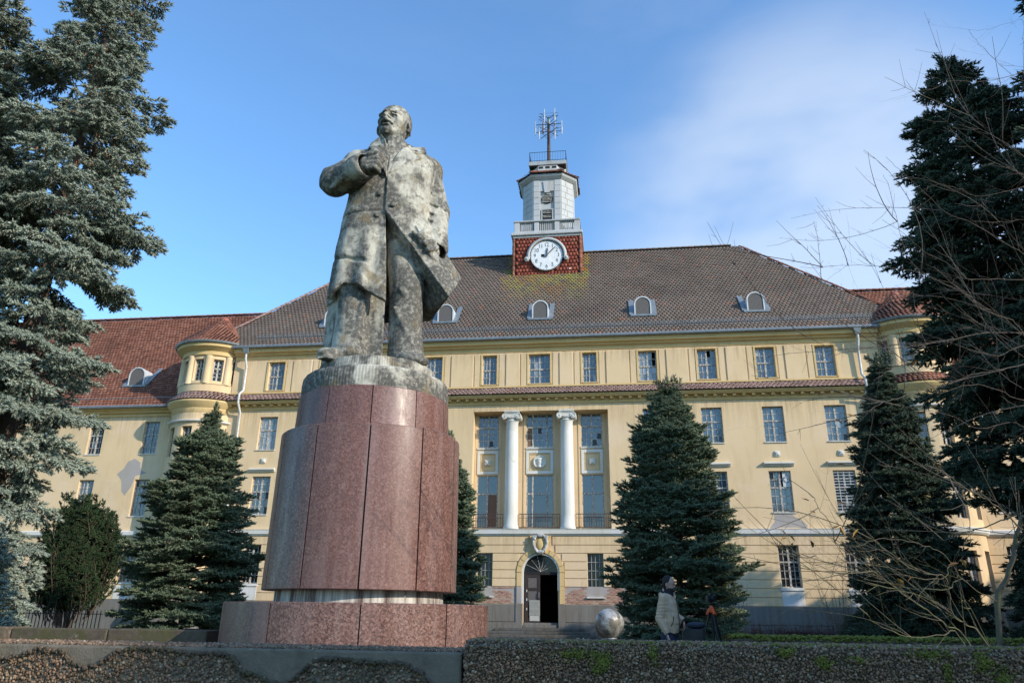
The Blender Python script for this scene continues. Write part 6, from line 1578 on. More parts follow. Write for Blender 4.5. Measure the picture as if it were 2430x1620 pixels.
for z in (.40, .78): tl(MB().box(-.162, .172, -.125, .125, z, z+.02), 'rib', ZINC if False else TB, cs)
tl(MB().box(-.05, .06, -.135, -.121, .60, .64), 'latch', ZINC, cs)
bg_ = MB().sphere((0, 0, 0), (.15, .10, .05), 16, 8); o = link('camera_bag', mesh('camera_bag', bg_.v, bg_.f, plain('slate_blue_fabric', (.03, .04, .06), .8), True)); o.location = (1.22, 12.33, 1.065); tag(o, 'slate blue soft bag lying on the black case', 'bag')
o = link('red_cap', mesh('red_cap', *(lambda m: (m.v, m.f))(MB().tube([(0, 0, 0), (0, 0, .03)], [.016, .013], 10)), plain('red_plastic', (.5, .03, .02), .4))); o.location = (1.04, 12.27, 1.025); tag(o, 'small red cap on the left edge of the case', 'cap')
# ---------------------------------------------------------------- conifers
def needlem(name, dark, light, tipc, rough=.7):
    m = M_(name, rough, spec=.25)
    ri = m.n('ShaderNodeNewGeometry').outputs['Random Per Island']; ro = m.n('ShaderNodeObjectInfo').outputs['Random']
    c = m.ramp(ri, [(0.0, dark), (0.55, light), (0.93, tipc)])
    c = m.mix(m.math('MULTIPLY', ro, .35), c, dark); g = m.ramp(m.noise(1.3, 3), [(.45, 0.0), (.65, .5)])
    c = m.mix(g, c, tuple(a*.8+b*.2 for a, b in zip(light, (.12, .13, .03)))); m.col(c)
    m.b.inputs['Sheen Weight'].default_value = .0
    return m.m
BARK = plain('rough_bark', (.075, .055, .042), .95, 0, .4, 18); TWIG = plain('twig_bark', (.10, .065, .045), .9, 0, .3, 12)
N_BLUE = needlem('blue_spruce_needles', (.14, .18, .145), (.32, .36, .29), (.45, .48, .38))
N_GREEN = needlem('green_spruce_needles', (.075, .115, .078), (.215, .285, .205), (.34, .40, .29))
N_DARK = needlem('dark_spruce_needles', (.030, .048, .030), (.082, .120, .076), (.15, .18, .12))
N_DKG = needlem('deep_green_spruce_needles', (.05, .075, .044), (.14, .185, .115), (.24, .28, .17))
N_YEW = needlem('yew_needles', (.010, .024, .010), (.026, .052, .020), (.050, .085, .028))
CONE = plain('brown_cone', (.30, .13, .06), .8, 0, .3, 30)
def basis(d, up=Vector((0, 0, 1))):
    d = d.normalized(); s_ = d.cross(up)
    if s_.length < 1e-3: s_ = Vector((1, 0, 0))
    s_.normalize(); return d, s_, s_.cross(d)
class Tw:
    """collects needle fingers (material 0), wood (1) and cones (2) of one branch"""
    def __init__(s, rg): s.V = []; s.F = []; s.M = []; s.r = rg
    def tri(s, a, b, c, m): k = len(s.V); s.V += [a, b, c]; s.F.append((k, k+1, k+2)); s.M.append(m)
    def spindle(s, p, d, L, r, m=0, n=5):
        d, u, w = basis(d); k = len(s.V); s.V.append(tuple(p)); prof = ((.18, .85), (.72, 1.0))
        for t, q in prof:
            for i in range(n): a = 2*PI*i/n+t*3; s.V.append(tuple(p+d*L*t+(u*math.cos(a)+w*math.sin(a))*r*q))
        s.V.append(tuple(p+d*L))
        for i in range(n):
            j = (i+1) % n; s.F += [(k, k+1+j, k+1+i), (k+1+i, k+1+j, k+1+n+j), (k+1+i, k+1+n+j, k+1+n+i), (k+1+n+i, k+1+n+j, k+1+2*n)]; s.M += [m]*4
    def finger(s, p, d, L, r, nn=14):
        s.spindle(p, d, L, r*.62); d, u, w = basis(d)
        for i in range(nn):
            t = s.r.random(); a = s.r.random()*2*PI; q = u*math.cos(a)+w*math.sin(a); b = p+d*L*(t*.95)
            tip = b+q*r*1.25+d*r*1.1; sd = q.cross(d)*r*.22; s.tri(tuple(b+q*r*.3-sd), tuple(b+q*r*.3+sd), tuple(tip), 0)
        for i in range(3):
            a = s.r.random()*2*PI; q = u*math.cos(a)+w*math.sin(a); b = p+d*L*.9; s.tri(tuple(b-q.cross(d)*r*.2), tuple(b+q.cross(d)*r*.2), tuple(b+d*r*1.3+q*r*.5), 0)
    def wood(s, a, b, ra, rb):
        d, u, w = basis(b-a); k = len(s.V)
        for p, r in ((a, ra), (b, rb)):
            for i in range(3): t = 2*PI*i/3; s.V.append(tuple(p+(u*math.cos(t)+w*math.sin(t))*r))
        for i in range(3): j = (i+1) % 3; s.F += [(k+i, k+j, k+3+j), (k+i, k+3+j, k+3+i)]; s.M += [1]*2
    def spray(s, p, d, L, r, nf, sag=0.0):
        """a shoot with side fingers in a loose plane"""
        d, u, w = basis(d); R = s.r
        s.wood(p, p+d*L*.8, r*.16, r*.08); s.finger(p+d*L*.62, d+Vector((0, 0, R.uniform(-.15, .15))), L*.42, r)
        for i in range(nf):
            t = .12+.68*(i+.5*R.random())/nf; sg = 1 if i % 2 else -1; q = p+d*L*t
            dd = d*(.75+R.uniform(-.15, .15))+u*sg*(.75+R.uniform(-.2, .2))+w*R.uniform(-.25, .45)+Vector((0, 0, -sag*R.uniform(.2, 1)))
            s.finger(q, dd, L*(.42-.16*t)*R.uniform(.8, 1.25), r*R.uniform(.85, 1.1))
            if R.random() < .45: s.finger(q, d*.7+w*.8+u*R.uniform(-.5, .5), L*.25, r*.9)
    def mesh(s, name, mats):
        me = mesh(name, s.V, s.F, mats); me.polygons.foreach_set('material_index', s.M); me.polygons.foreach_set('use_smooth', np.ones(len(s.F), bool)); me.update(); return me
def make_branch(seed, L, nmat, style, cones=0, name='branch'):
    rg = random.Random(seed); t = Tw(rg)
    fr = {'blue': .034, 'green': .030, 'dark': .030, 'yew': .027}[style]; sl_ = {'blue': .30, 'green': .30, 'dark': .32, 'yew': .24}[style]
    droop = {'blue': .30, 'green': .10, 'dark': .22, 'yew': -.5}[style]; lift = {'blue': .10, 'green': .12, 'dark': .10, 'yew': .25}[style]
    N = max(5, int(L/.16)); pt = lambda q: Vector((q*L, .06*L*math.sin(q*3+seed), lift*q*L-droop*L*q*q+.10*L*max(0, q-.75)*2.2))
    for i in range(N): t.wood(pt(i/N), pt((i+1)/N), .018*(1-i/N)+.005, .018*(1-(i+1)/N)+.005)
    for i in range(1, N+1):
        q = i/N
        if q < .22: continue
        p = pt(q); fw = (pt(min(1, q+.05))-pt(q-.05)).normalized(); d, u, w = basis(fw)
        ll = min(.95, (1-q)*L*.62+.16)*rg.uniform(.75, 1.15)
        for sg in (-1, 1):
            if rg.random() < .10: continue
            dd = d*.72+u*sg*.8+w*rg.uniform(-.05, .12); dd.normalize(); M = max(1, int(ll/.20)); a = p
            for j in range(M):
                dn = (dd+Vector((0, 0, -droop*.9*(j+1)/M*(1 if style == 'blue' else .35)))).normalized(); b = a+dn*ll/M
                t.wood(a, b, .006, .004)
                t.spray(a, dn+Vector((rg.uniform(-.15, .15), rg.uniform(-.15, .15), rg.uniform(-.1, .05))), sl_*rg.uniform(.8, 1.1), fr, 5 if L > .9 else 4, .55 if style == 'blue' else .1)
                if style == 'blue' and rg.random() < .75: t.spray(a.lerp(b, .5), Vector((dn.x*.5+rg.uniform(-.4, .4), dn.y*.5+rg.uniform(-.4, .4), -.8)), sl_*rg.uniform(.7, 1.05), fr, 4, .3)
                elif style == 'dark' and rg.random() < .45: t.spray(a.lerp(b, .5), Vector((dn.x*.4, dn.y*.4, -.7)), sl_*.9, fr, 4, .2)
                a = b
            t.spray(a, dd+Vector((0, 0, -droop*.4)), sl_*1.05, fr, 5, .2)
        if rg.random() < .7: t.spray(p, w*.5+fw*.8+u*rg.uniform(-.5, .5), sl_*.85, fr, 4)
        if cones and rg.random() < cones*.55:
            for _ in range(rg.choice((1, 2, 3, 4))): c = p+u*rg.uniform(-.35, .35)*(1-q*.5)+Vector((rg.uniform(-.1, .2), 0, -.04)); t.spindle(c, Vector((rg.uniform(-.2, .2), rg.uniform(-.2, .2), -1)), rg.uniform(.08, .12), .018, 2, 6)
    t.spray(pt(1), (pt(1)-pt(.93)), sl_*1.15, fr, 6)
    return t.mesh(name, [nmat, TWIG, CONE])
PROT = {}
def protos(style, nmat):
    if style not in PROT:
        base = {'blue': 100, 'green': 200, 'dark': 300, 'yew': 400}[style]
        PROT[style] = {L: [make_branch(base+int(L*10)+k, L, nmat, style, cones=(1.0 if (style == 'blue' and k == 0) or k == 9 else 0)) for k in range(3)] for L in (.45, .9, 1.6, 2.4)}
        PROT[style]['cone'] = {L: make_branch(base+70+int(L*10), L, nmat, style, cones=2.2) for L in (.45, .9, 1.6)}
    return PROT[style]
def conifer(name, base, h, prof, style, nmat, label, nb=240, zlow=.35, cone_top=0.0, seed=0, tr=None, gaps=0.0, elev=(.35, -.12), twin=None, jit=.12, group=None, cat='spruce'):
    rg = random.Random(seed); root = empty(name, base, rg.uniform(0, 6), label, cat, group); root['world_child'] = 0
    P = protos(style, nmat); m = MB(); tr = tr or h*.011
    m.tube([(0, 0, -.1), (0, 0, h*.3), (.02*h*.1, 0, h*.7), (0, 0, h*.98)], [tr*1.15, tr*.9, tr*.4, .012], 10); link('trunk', mesh('trunk', m.v, m.f, BARK, True), root)
    ga = 2.39996; i = 0
    tops = [(0, 0, h)]+([twin] if twin else [])
    for k in range(nb):
        q = (k+.5)/nb; t = 1-(1-q)**1.15*1.0      # more branches low down
        t = q**.88; z = zlow+(h-zlow)*t*.985
        R = prof(t)*(1+rg.uniform(-jit, jit)); a = k*ga+rg.uniform(-.35, .35)
        if rg.random() < gaps: continue
        Ls = min((.45, .9, 1.6, 2.4), key=lambda L: abs(math.log(max(R, .2)/L)))
        me = P['cone'][min(Ls, 1.6)] if cone_top and t > 1-cone_top and rg.random() < .8 else rg.choice(P[Ls])
        if cone_top and t > 1-cone_top: Ls = min(Ls, 1.6)
        o = link('branch', me, root); s_ = R/Ls; sc_ = min(1.25, max(.7, s_))
        o.location = (0, 0, z); el = elev[0]*t+elev[1]*(1-t)+rg.uniform(-.10, .10)
        if t > .9: el += (t-.9)*6
        o.rotation_euler = (rg.uniform(-.25, .25), -el, a); o.scale = (s_, sc_, sc_)
    o = link('branch', P[.45][0], root); o.location = (0, 0, h-.38); o.rotation_euler = (0, -PI/2, 0); o.scale = (.9, .8, .8)
    if twin:
        for k in range(16):
            z = twin[2]-1.3+1.25*k/16; R = .62*(1-k/17)+.12; o = link('branch', P[.45][k % 3], root); o.location = (twin[0], twin[1], z); o.rotation_euler = (0, -(.35+.5*k/16), k*ga); o.scale = (R/.45, .8, .8)
        o = link('branch', P[.45][1], root); o.location = (twin[0], twin[1], twin[2]-.35); o.rotation_euler = (0, -PI/2, 0)
        mm = MB().tube([(0, 0, twin[2]-2), (twin[0], twin[1], twin[2]-1.3), (twin[0], twin[1], twin[2]-.1)], [.03, .025, .01], 6); link('second_leader', mesh('second_leader', mm.v, mm.f, BARK), root)
    return root
def cone_prof(rb, p=.85, top=.12, bulge=None):
    return lambda t: top+(rb-top)*(1-t)**p*(1 if bulge is None else (1+bulge*math.sin(PI*t)))
# young trees in front of the building
T_R = conifer('spruce_tree', (1.56, 19, 0), 6.75, lambda t: float(np.interp(t, [0, .12, .34, .47, .56, .71, .86, .95, 1], [1.02, 1.20, 1.18, 1.06, .96, .66, .36, .15, .04]))*(1+.13*math.sin(t*29)+.07*math.sin(t*51)), 'green', N_DKG, 'dark green bushy spruce with two tips right of the doorway behind the man', 285, .3, seed=3, elev=(.45, -.10), twin=(.40, .1, 6.45), gaps=.06, jit=.18)
T_L = conifer('spruce_tree', (-12.1, 21, 0), 6.95, lambda t: float(np.interp(t, [0, .1, .27, .41, .53, .65, .755, .88, .96, 1], [1.25, 1.42, 1.42, 1.32, 1.2, .88, .66, .27, .11, .04]))*(1+.12*math.sin(t*25)+.06*math.sin(t*47)), 'green', N_GREEN, 'green conical spruce between the tall blue spruce and the granite pedestal', 290, .35, seed=5, gaps=.12, jit=.2)
T_R2 = conifer('spruce_tree', (7.75, 21.5, 0), 8.1, lambda t: .06+1.38*min(1, (1-t)*1.2)**1.0*(1+.12*math.sin(t*17)), 'dark', N_DARK, 'slender dark spruce with brown cones at its tip beside the right turret', 290, .3, cone_top=.28, seed=8, gaps=.2, jit=.2)
T_P = conifer('spruce_tree', (-5.15, 23, 0), 6.4, lambda t: .08+.95*min(1, (1-t)*1.4)**.9, 'green', N_GREEN, 'small dark spruce mostly hidden behind the right side of the pedestal', 240, .3, seed=12)
# tall trees at the frame's sides
blueprof = lambda t: .2+1.08*min(1, (1-t)*2.2)**.8*(1+.24*math.sin(t*31)+.14*math.sin(t*67))*(.62+.38*min(1, t*2.6))
T_A = conifer('blue_spruce', (-12.35, 13.6, 0), 19.5, blueprof, 'blue', N_BLUE, 'tall shaggy blue spruce at the left reaching above the picture', 298, .6, cone_top=.45, seed=21, jit=.34, gaps=.24, elev=(.25, -.22), tr=.22)
T_B = conifer('blue_spruce', (-15.6, 12.6, 0), 17.0, lambda t: .3+1.9*min(1, (1-t)*2.2)**.8*(1+.18*math.sin(t*37)), 'blue', N_BLUE, 'blue spruce at the far left edge with orange cones at its top', 298, .5, cone_top=.35, seed=22, jit=.3, gaps=.2, elev=(.25, -.2), tr=.2)
T_S = conifer('blue_spruce', (-11.6, 12.4, 0), 2.7, lambda t: .2+1.15*(1-t)**.8, 'blue', N_BLUE, 'low blue spruce shoots at the foot of the tall left spruces', 60, .15, seed=31)
T_C = conifer('dark_conifer', (7.12, 13.4, 0), 11.75, lambda t: .12+.98*min(1, (1-t)*2.0)**.8*(1+.18*math.sin(t*27)+.08*math.sin(t*61)), 'dark', N_DARK, 'tall dark fir with a blunt top at the right behind the bare branches', 280, 3.3, seed=41, jit=.3, gaps=.26, elev=(.3, -.15), tr=.17)
T_D = conifer('dark_conifer', (9.95, 11.2, 0), 17.5, lambda t: .3+2.75*min(1, (1-t)*1.4)**.8*(1+.1*math.sin(t*33)), 'dark', N_DARK, 'dark conifer at the right edge whose branches enter the top corner', 298, 1.0, seed=42, jit=.3, gaps=.2, elev=(.25, -.15), tr=.2)
T_E = conifer('dark_conifer', (11.3, 19.5, 0), 5.6, lambda t: .2+1.7*min(1, (1-t)*1.3)**.9, 'dark', N_DARK, 'broad dark spruce low at the right edge in front of the right wing', 280, .4, seed=43)
# yew at the left
yw_ = empty('yew_bush', (-20.9, 28, 0), 0, 'round dark green yew between the blue spruce and the young spruce', 'yew'); yw_['world_child'] = 0
Pq = protos('yew', N_YEW); ry = random.Random(9)
mm = MB()
for i in range(7): a = i*.9; mm.tube([(.1*math.cos(a), .1*math.sin(a), -.1), (.4*math.cos(a), .4*math.sin(a), 1.4), (.5*math.cos(a), .5*math.sin(a), 2.4)], [.06, .04, .015], 6)
link('trunk', mesh('trunk', mm.v, mm.f, BARK), yw_)
for k in range(298):
    a = ry.uniform(0, 6.28); z = ry.uniform(.5, 3.7); r = 1.5*math.sqrt(max(.05, 1-((z-1.9)/2.1)**2))*ry.uniform(.3, .85)
    o = link('branch', ry.choice(Pq[.9]), yw_); o.location = (r*math.cos(a), r*math.sin(a), z); o.rotation_euler = (ry.uniform(-.4, .4), -ry.uniform(.5, 1.35), a); o.scale = (ry.uniform(.95, 1.35),)*3
# trees standing behind the photographer to the right; they shade the parapets, the man and the lower pedestal
SH = [(13.2, 3.2, 8.6, 2.6), (16.5, 1.2, 9.5, 2.8), (10.2, -1.2, 6.0, 2.2), (20.5, 7.5, 9.5, 3.0), (14.0, -5.0, 9.0, 2.6), (6.8, -3.2, 4.6, 1.7), (18.6, 11.8, 8.8, 2.6), (24.0, 14.5, 9.0, 2.6), (28.0, 19.0, 8.5, 2.6), (12.6, 6.2, 9.2, 2.9), (17.2, 24.8, 10.6, 3.0), (22.0, 26.3, 11.4, 3.0), (27.5, 25.2, 11.5, 3.2), (32.5, 26.5, 11.5, 3.2)]
SHL = ['park conifer outside the picture, '+w for w in ('third nearest to the photographer on the right', 'standing behind the first row on the right', 'nearest tall one to the right of the photographer', 'beyond the right picture edge by the dark conifers', 'farthest behind the photographer', 'smallest of the row, just behind the photographer', 'in front of the right wing beyond the edge', 'on the lawn right of the right wing', 'last one far out to the right', 'directly right of the man and the tripod', 'nearest to the right turret', 'second one along the right wing', 'third one along the right wing', 'at the far end of the right wing')]
for i, (x, y, h, r) in enumerate(SH):
    conifer('dark_conifer', (x, y, 0), h, (lambda rr: (lambda t: .2+rr*min(1, (1-t)*1.4)**.85))(r), 'dark', N_DARK, SHL[i], 170, .3, seed=60+i, group='park conifers outside the picture')
# ---------------------------------------------------------------- bare tree in the right foreground
BRANCHES = [
    (0.0300, 0.0160, [(2.88,6.60,1.05),(2.95,6.55,1.32),(3.04,6.50,1.52),(3.09,6.45,1.68),(3.11,6.40,1.80),(3.17,6.35,1.95),(3.25,6.30,2.08)]),
    (0.0160, 0.0060, [(3.19,6.40,1.82),(3.09,6.27,1.86),(2.92,6.13,1.98),(2.75,6.00,2.05),(2.57,5.87,2.11),(2.42,5.73,2.17),(2.23,5.60,2.23)]),
    (0.0180, 0.0060, [(3.26,6.40,2.02),(3.26,6.50,2.01),(3.12,6.60,1.95),(3.00,6.70,1.90),(2.89,6.80,1.87),(2.78,6.90,1.82)]),
    (0.0100, 0.0030, [(2.74,6.30,1.38),(2.58,6.21,1.48),(2.50,6.12,1.58),(2.40,6.04,1.66),(2.26,5.95,1.70),(2.07,5.86,1.73),(1.89,5.77,1.73),(1.73,5.69,1.68),(1.58,5.60,1.65)]),
    (0.0160, 0.0030, [(2.73,6.40,1.07),(2.59,6.30,1.16),(2.47,6.20,1.23),(2.43,6.10,1.40),(2.38,6.00,1.49),(2.25,5.90,1.50),(2.07,5.80,1.54),(1.92,5.70,1.64),(1.81,5.60,1.70),(1.70,5.50,1.80),(1.61,5.40,1.84)]),
    (0.0140, 0.0030, [(2.57,6.30,1.06),(2.42,6.21,1.15),(2.28,6.12,1.25),(2.17,6.03,1.30),(2.01,5.93,1.40),(1.92,5.84,1.45),(1.81,5.75,1.51),(1.70,5.66,1.58),(1.58,5.57,1.64),(1.51,5.47,1.69),(1.47,5.38,1.78),(1.38,5.29,1.89),(1.34,5.20,1.94)]),
    (0.0080, 0.0025, [(2.42,6.10,1.49),(2.25,6.03,1.47),(2.11,5.97,1.49),(1.97,5.90,1.54),(1.79,5.83,1.56),(1.61,5.77,1.58),(1.48,5.70,1.55),(1.37,5.63,1.55),(1.29,5.57,1.60),(1.20,5.50,1.67)]),
    (0.0090, 0.0025, [(2.47,6.20,1.41),(2.21,6.13,1.41),(2.01,6.06,1.44),(1.85,5.99,1.46),(1.74,5.91,1.50),(1.66,5.84,1.54),(1.53,5.77,1.56),(1.42,5.70,1.61)]),
    (0.0100, 0.0030, [(2.41,6.00,1.07),(2.25,5.86,1.10),(1.99,5.72,1.08),(1.80,5.58,1.13),(1.68,5.44,1.17),(1.60,5.30,1.22)]),
    (0.0140, 0.0040, [(3.55,6.40,3.34),(3.44,6.27,3.42),(3.30,6.13,3.50),(3.07,6.00,3.52),(2.92,5.87,3.56),(2.75,5.73,3.63),(2.54,5.60,3.76)]),
    (0.0140, 0.0030, [(3.78,6.60,3.56),(3.58,6.51,3.52),(3.27,6.42,3.50),(2.91,6.33,3.42),(2.66,6.24,3.35),(2.40,6.16,3.30),(2.13,6.07,3.27),(1.95,5.98,3.23),(1.79,5.89,3.23),(1.59,5.80,3.29)]),
    (0.0070, 0.0025, [(2.89,6.30,3.41),(2.67,6.22,3.35),(2.48,6.15,3.23),(2.28,6.08,3.09),(2.12,6.00,2.98)]),
    (0.0120, 0.0030, [(3.50,6.20,3.17),(3.29,6.10,3.11),(2.99,6.00,3.02),(2.65,5.90,2.92),(2.41,5.80,2.85),(2.18,5.70,2.75),(2.01,5.60,2.69),(1.86,5.50,2.60)]),
    (0.0060, 0.0020, [(2.65,5.90,2.92),(2.43,5.82,2.94),(2.27,5.74,2.98),(2.16,5.66,3.08),(2.08,5.58,3.20),(2.00,5.50,3.33)]),
    (0.0080, 0.0030, [(3.57,6.40,3.41),(3.35,6.35,3.31),(3.21,6.30,3.25),(3.22,6.25,3.39),(3.17,6.20,3.55)]),
    (0.0090, 0.0025, [(3.31,6.00,2.76),(3.12,5.90,2.76),(2.91,5.80,2.82),(2.69,5.70,2.84),(2.41,5.60,2.75),(2.20,5.50,2.79)]),
    (0.0080, 0.0025, [(3.44,6.50,2.68),(3.26,6.42,2.72),(2.97,6.34,2.65),(2.76,6.26,2.74),(2.54,6.18,2.77),(2.32,6.10,2.79)]),
    (0.0100, 0.0020, [(3.66,6.30,3.92),(3.51,6.20,3.88),(3.18,6.10,3.86),(2.96,6.00,3.83),(2.79,5.90,3.93),(2.57,5.80,4.01),(2.43,5.70,4.10),(2.23,5.60,4.20)]),
    (0.0090, 0.0020, [(3.13,6.10,3.58),(2.94,6.01,3.69),(2.77,5.93,3.75),(2.55,5.84,3.84),(2.43,5.76,3.96),(2.37,5.67,4.21),(2.33,5.59,4.42),(2.26,5.50,4.55)]),
    (0.0060, 0.0020, [(2.81,6.00,3.80),(2.53,5.92,3.88),(2.21,5.84,3.90),(1.97,5.76,3.88),(1.75,5.68,3.84),(1.56,5.60,3.81)]),
    (0.0100, 0.0020, [(3.70,6.30,4.11),(3.56,6.21,4.13),(3.34,6.13,4.24),(3.13,6.04,4.35),(2.88,5.96,4.44),(2.69,5.87,4.62),(2.52,5.79,4.76),(2.39,5.70,4.84)]),
    (0.0030, 0.0015, [(1.95,5.70,3.85),(1.82,5.63,3.76),(1.69,5.57,3.64),(1.50,5.50,3.53)]),
    (0.0080, 0.0018, [(4.14,6.20,6.06),(3.88,6.10,5.91),(3.61,6.00,5.78),(3.32,5.90,5.68),(3.09,5.80,5.64),(2.87,5.70,5.49),(2.62,5.60,5.39)]),
    (0.0050, 0.0018, [(3.80,6.00,5.73),(3.63,5.90,5.75),(3.47,5.80,5.86),(3.33,5.70,5.93),(3.21,5.60,6.00)]),
    (0.0080, 0.0020, [(3.86,6.30,4.88),(3.73,6.22,4.90),(3.62,6.14,4.90),(3.53,6.06,5.08),(3.35,5.98,5.16),(3.11,5.90,5.29)]),
    (0.0060, 0.0020, [(3.77,6.10,4.92),(3.65,6.02,4.95),(3.46,5.95,5.07),(3.31,5.88,5.18),(3.17,5.80,5.26)]),
    (0.0060, 0.0020, [(3.69,6.20,4.78),(3.27,6.10,4.64),(3.08,6.00,4.66),(2.89,5.90,4.66),(2.68,5.80,4.71)]),
    (0.0060, 0.0020, [(3.60,6.00,4.37),(3.47,5.93,4.31),(3.24,5.87,4.26),(2.99,5.80,4.26)]),
    (0.0040, 0.0015, [(3.93,6.00,6.40),(3.78,5.93,6.33),(3.54,5.87,6.23),(3.40,5.80,6.16)]),
]
LEAVES = [(1.35,5.3,1.96),(1.37,5.3,1.87),(1.16,5.3,1.70),(1.19,5.3,1.65),(1.33,5.3,1.65),(1.51,5.3,2.16),(1.61,5.3,1.74),(1.55,5.3,1.89),(2.11,5.3,1.96),(2.21,5.3,2.14),(2.21,5.3,1.55),(1.52,5.3,1.79),(1.92,5.3,1.47),(1.86,5.3,1.42),(1.75,5.5,2.54),(1.69,5.5,2.52),(1.75,5.5,2.48),(2.24,5.5,2.96)]
def barkm():
    m = M_('mossy_grey_bark', .9, spec=.2); f = m.noise(9, 7, .7, .3)
    g = m.n('ShaderNodeSeparateXYZ', {'Vector': m.co()}); low = m.ramp(m.math('MULTIPLY', g.outputs['Z'], .33), [(.3, 1.0), (.85, 0.0)])
    c = m.ramp(m.noise(40, 5, .7), [(.3, (.075, .060, .050)), (.7, (.175, .148, .125))])
    c = m.mix(m.math('MULTIPLY', m.ramp(f, [(.42, 0.0), (.58, .9)]), low), c, (.12, .135, .05)); m.col(c); m.bump(f, .5, .004); return m.m
BKM = barkm()
bt = empty('bare_tree', (2.95, 6.6, 0), 0, 'leafless small tree with arching mossy branches in the right foreground', 'tree'); bt['world_child'] = 0
def bare():
    rg = random.Random(14); off = Vector(bt.location)
    def smooth(P, n=4):
        P = [Vector(p) for p in P]; out = []
        for i in range(len(P)-1):
            p0, p1, p2, p3 = P[max(i-1, 0)], P[i], P[i+1], P[min(i+2, len(P)-1)]
            for k in range(n):
                t = k/n; out.append(.5*((2*p1)+(p2-p0)*t+(2*p0-5*p1+4*p2-p3)*t*t+(-p0+3*p1-3*p2+p3)*t**3))
        out.append(P[-1]); return out
    done = []
    for bi, (ra, rb, pts) in enumerate(BRANCHES):
        pts = [Vector(p) for p in pts]
        if bi and pts[0].z < 1.3:
            d0 = (pts[0]-pts[1]).normalized(); pts.insert(0, Vector((pts[0].x+.10+d0.x*.2, pts[0].y+.05, .45))); pts.insert(0, Vector((2.78+.12*math.sin(bi*2), 6.6+.1*math.cos(bi*3), -.03)))
        elif bi and done:
            nr = min(done, key=lambda p: (p-pts[0]).length+(.0 if (p-pts[0]).dot(pts[1]-pts[0]) < 0 else .6))
            if .02 < (nr-pts[0]).length < 1.3: pts.insert(0, nr.lerp(pts[0], .5)+Vector((0, 0, .02))); pts.insert(0, nr)
        done += [p.copy() for p in pts[1:]]
        if bi == 0: pts[0].z = -.05; pts.insert(1, Vector((pts[0].x+.02, pts[0].y, .7))); pts.append(Vector((3.75, 6.3, 3.6))); pts.append(Vector((3.95, 6.2, 5.0))); pts.append(Vector((4.0, 6.1, 6.4)))
        sp_ = [p-off for p in smooth(pts)]; n = len(sp_); j = [p+Vector((rg.uniform(-1, 1), rg.uniform(-1, 1), rg.uniform(-1, 1)))*.006 for p in sp_]
        ra *= .46 if bi else .85; rb *= .55
        m = MB().tube(j, [ra+(rb-ra)*(i/(n-1))**.8 for i in range(n)], 6)
        o = link('trunk' if bi == 0 else 'branch', mesh('trunk' if bi == 0 else 'branch', m.v, m.f, BKM, True), bt)
        # side twigs of this branch
        tw = MB(); seglen = sum((sp_[i+1]-sp_[i]).length for i in range(n-1)); cnt = int(seglen*(10.0 if bi else 4))
        for k in range(cnt):
            q = rg.uniform(.12, .98); i = min(n-2, int(q*(n-1))); p = j[i].lerp(j[i+1], rg.random()); d = (j[i+1]-j[i]).normalized()
            dd = (d*rg.uniform(.3, 1)+Vector((rg.uniform(-.9, .5), rg.uniform(-.6, .6), rg.uniform(-.7, .9)))*.8).normalized(); L = rg.choice((.03, .05, .08, .25, .4, .55))*rg.uniform(.7, 1.3)*(1.2-.5*q)
            P_ = [p]; e = dd.copy()
            for s_ in range(4): e = (e+Vector((rg.uniform(-.2, .2), rg.uniform(-.2, .2), rg.uniform(-.1, .22)))).normalized(); P_.append(P_[-1]+e*L/4)
            r0 = min(.0035, (ra+(rb-ra)*q)*.5)*rg.uniform(.7, 1.1); tw.tube(P_, [r0, r0*.9, r0*.75, r0*.6, r0*.4], 4)
            if L > .3:
                for _ in range(3): a = P_[rg.choice((1, 2, 3))]; f = (e+Vector((rg.uniform(-1, 1), rg.uniform(-1, 1), rg.uniform(-1, 1)))*.8).normalized(); tw.tube([a, a+f*.06, a+f*.12+Vector((0, 0, .01))], [r0*.6, r0*.5, r0*.35], 3)
        if tw.v: x = link('twigs', mesh('twigs', tw.v, tw.f, BKM, True), o); x['kind'] = 'stuff'
    # finer secondary branches
    for k in range(90):
        p = rg.choice(done); 
        if p.z < .9 or p.z > 5.5: continue
        d = Vector((rg.uniform(-1, .15), rg.uniform(-.6, .5), rg.uniform(-.25, .8))).normalized(); L = rg.uniform(.5, 1.4); P_ = [p-off]; n = 9
        bend = Vector((rg.uniform(-.12, .05), rg.uniform(-.06, .06), rg.uniform(-.10, .14)))
        for s_ in range(n): d = (d+bend+Vector((rg.uniform(-.07, .07), rg.uniform(-.07, .07), rg.uniform(-.07, .07)))).normalized(); P_.append(P_[-1]+d*L/n)
        r0 = rg.uniform(.0025, .0045); m = MB().tube(P_, [r0*(1-.7*i/n) for i in range(n+1)], 5); o = link('branch', mesh('branch', m.v, m.f, BKM, True), bt)
        tw = MB()
        for _ in range(int(L*9)):
            i = rg.randrange(1, n); e = (P_[i+1]-P_[i]).normalized()*.7+Vector((rg.uniform(-.8, .8), rg.uniform(-.6, .6), rg.uniform(-.6, .8))); e.normalize(); l = rg.choice((.02, .04, .12, .22))
            tw.tube([P_[i], P_[i]+e*l*.5, P_[i]+e*l+Vector((0, 0, l*.12))], [.0018, .0015, .0009], 3)
        x = link('twigs', mesh('twigs', tw.v, tw.f, BKM), o); x['kind'] = 'stuff'
    # withered leaves still hanging
    LM = M_('withered_leaf', .7); r_ = LM.n('ShaderNodeObjectInfo').outputs['Random']; LM.col(LM.ramp(r_, [(0, (.10, .05, .025)), (.4, (.30, .15, .04)), (.7, (.48, .28, .06)), (1, (.30, .11, .06))]))
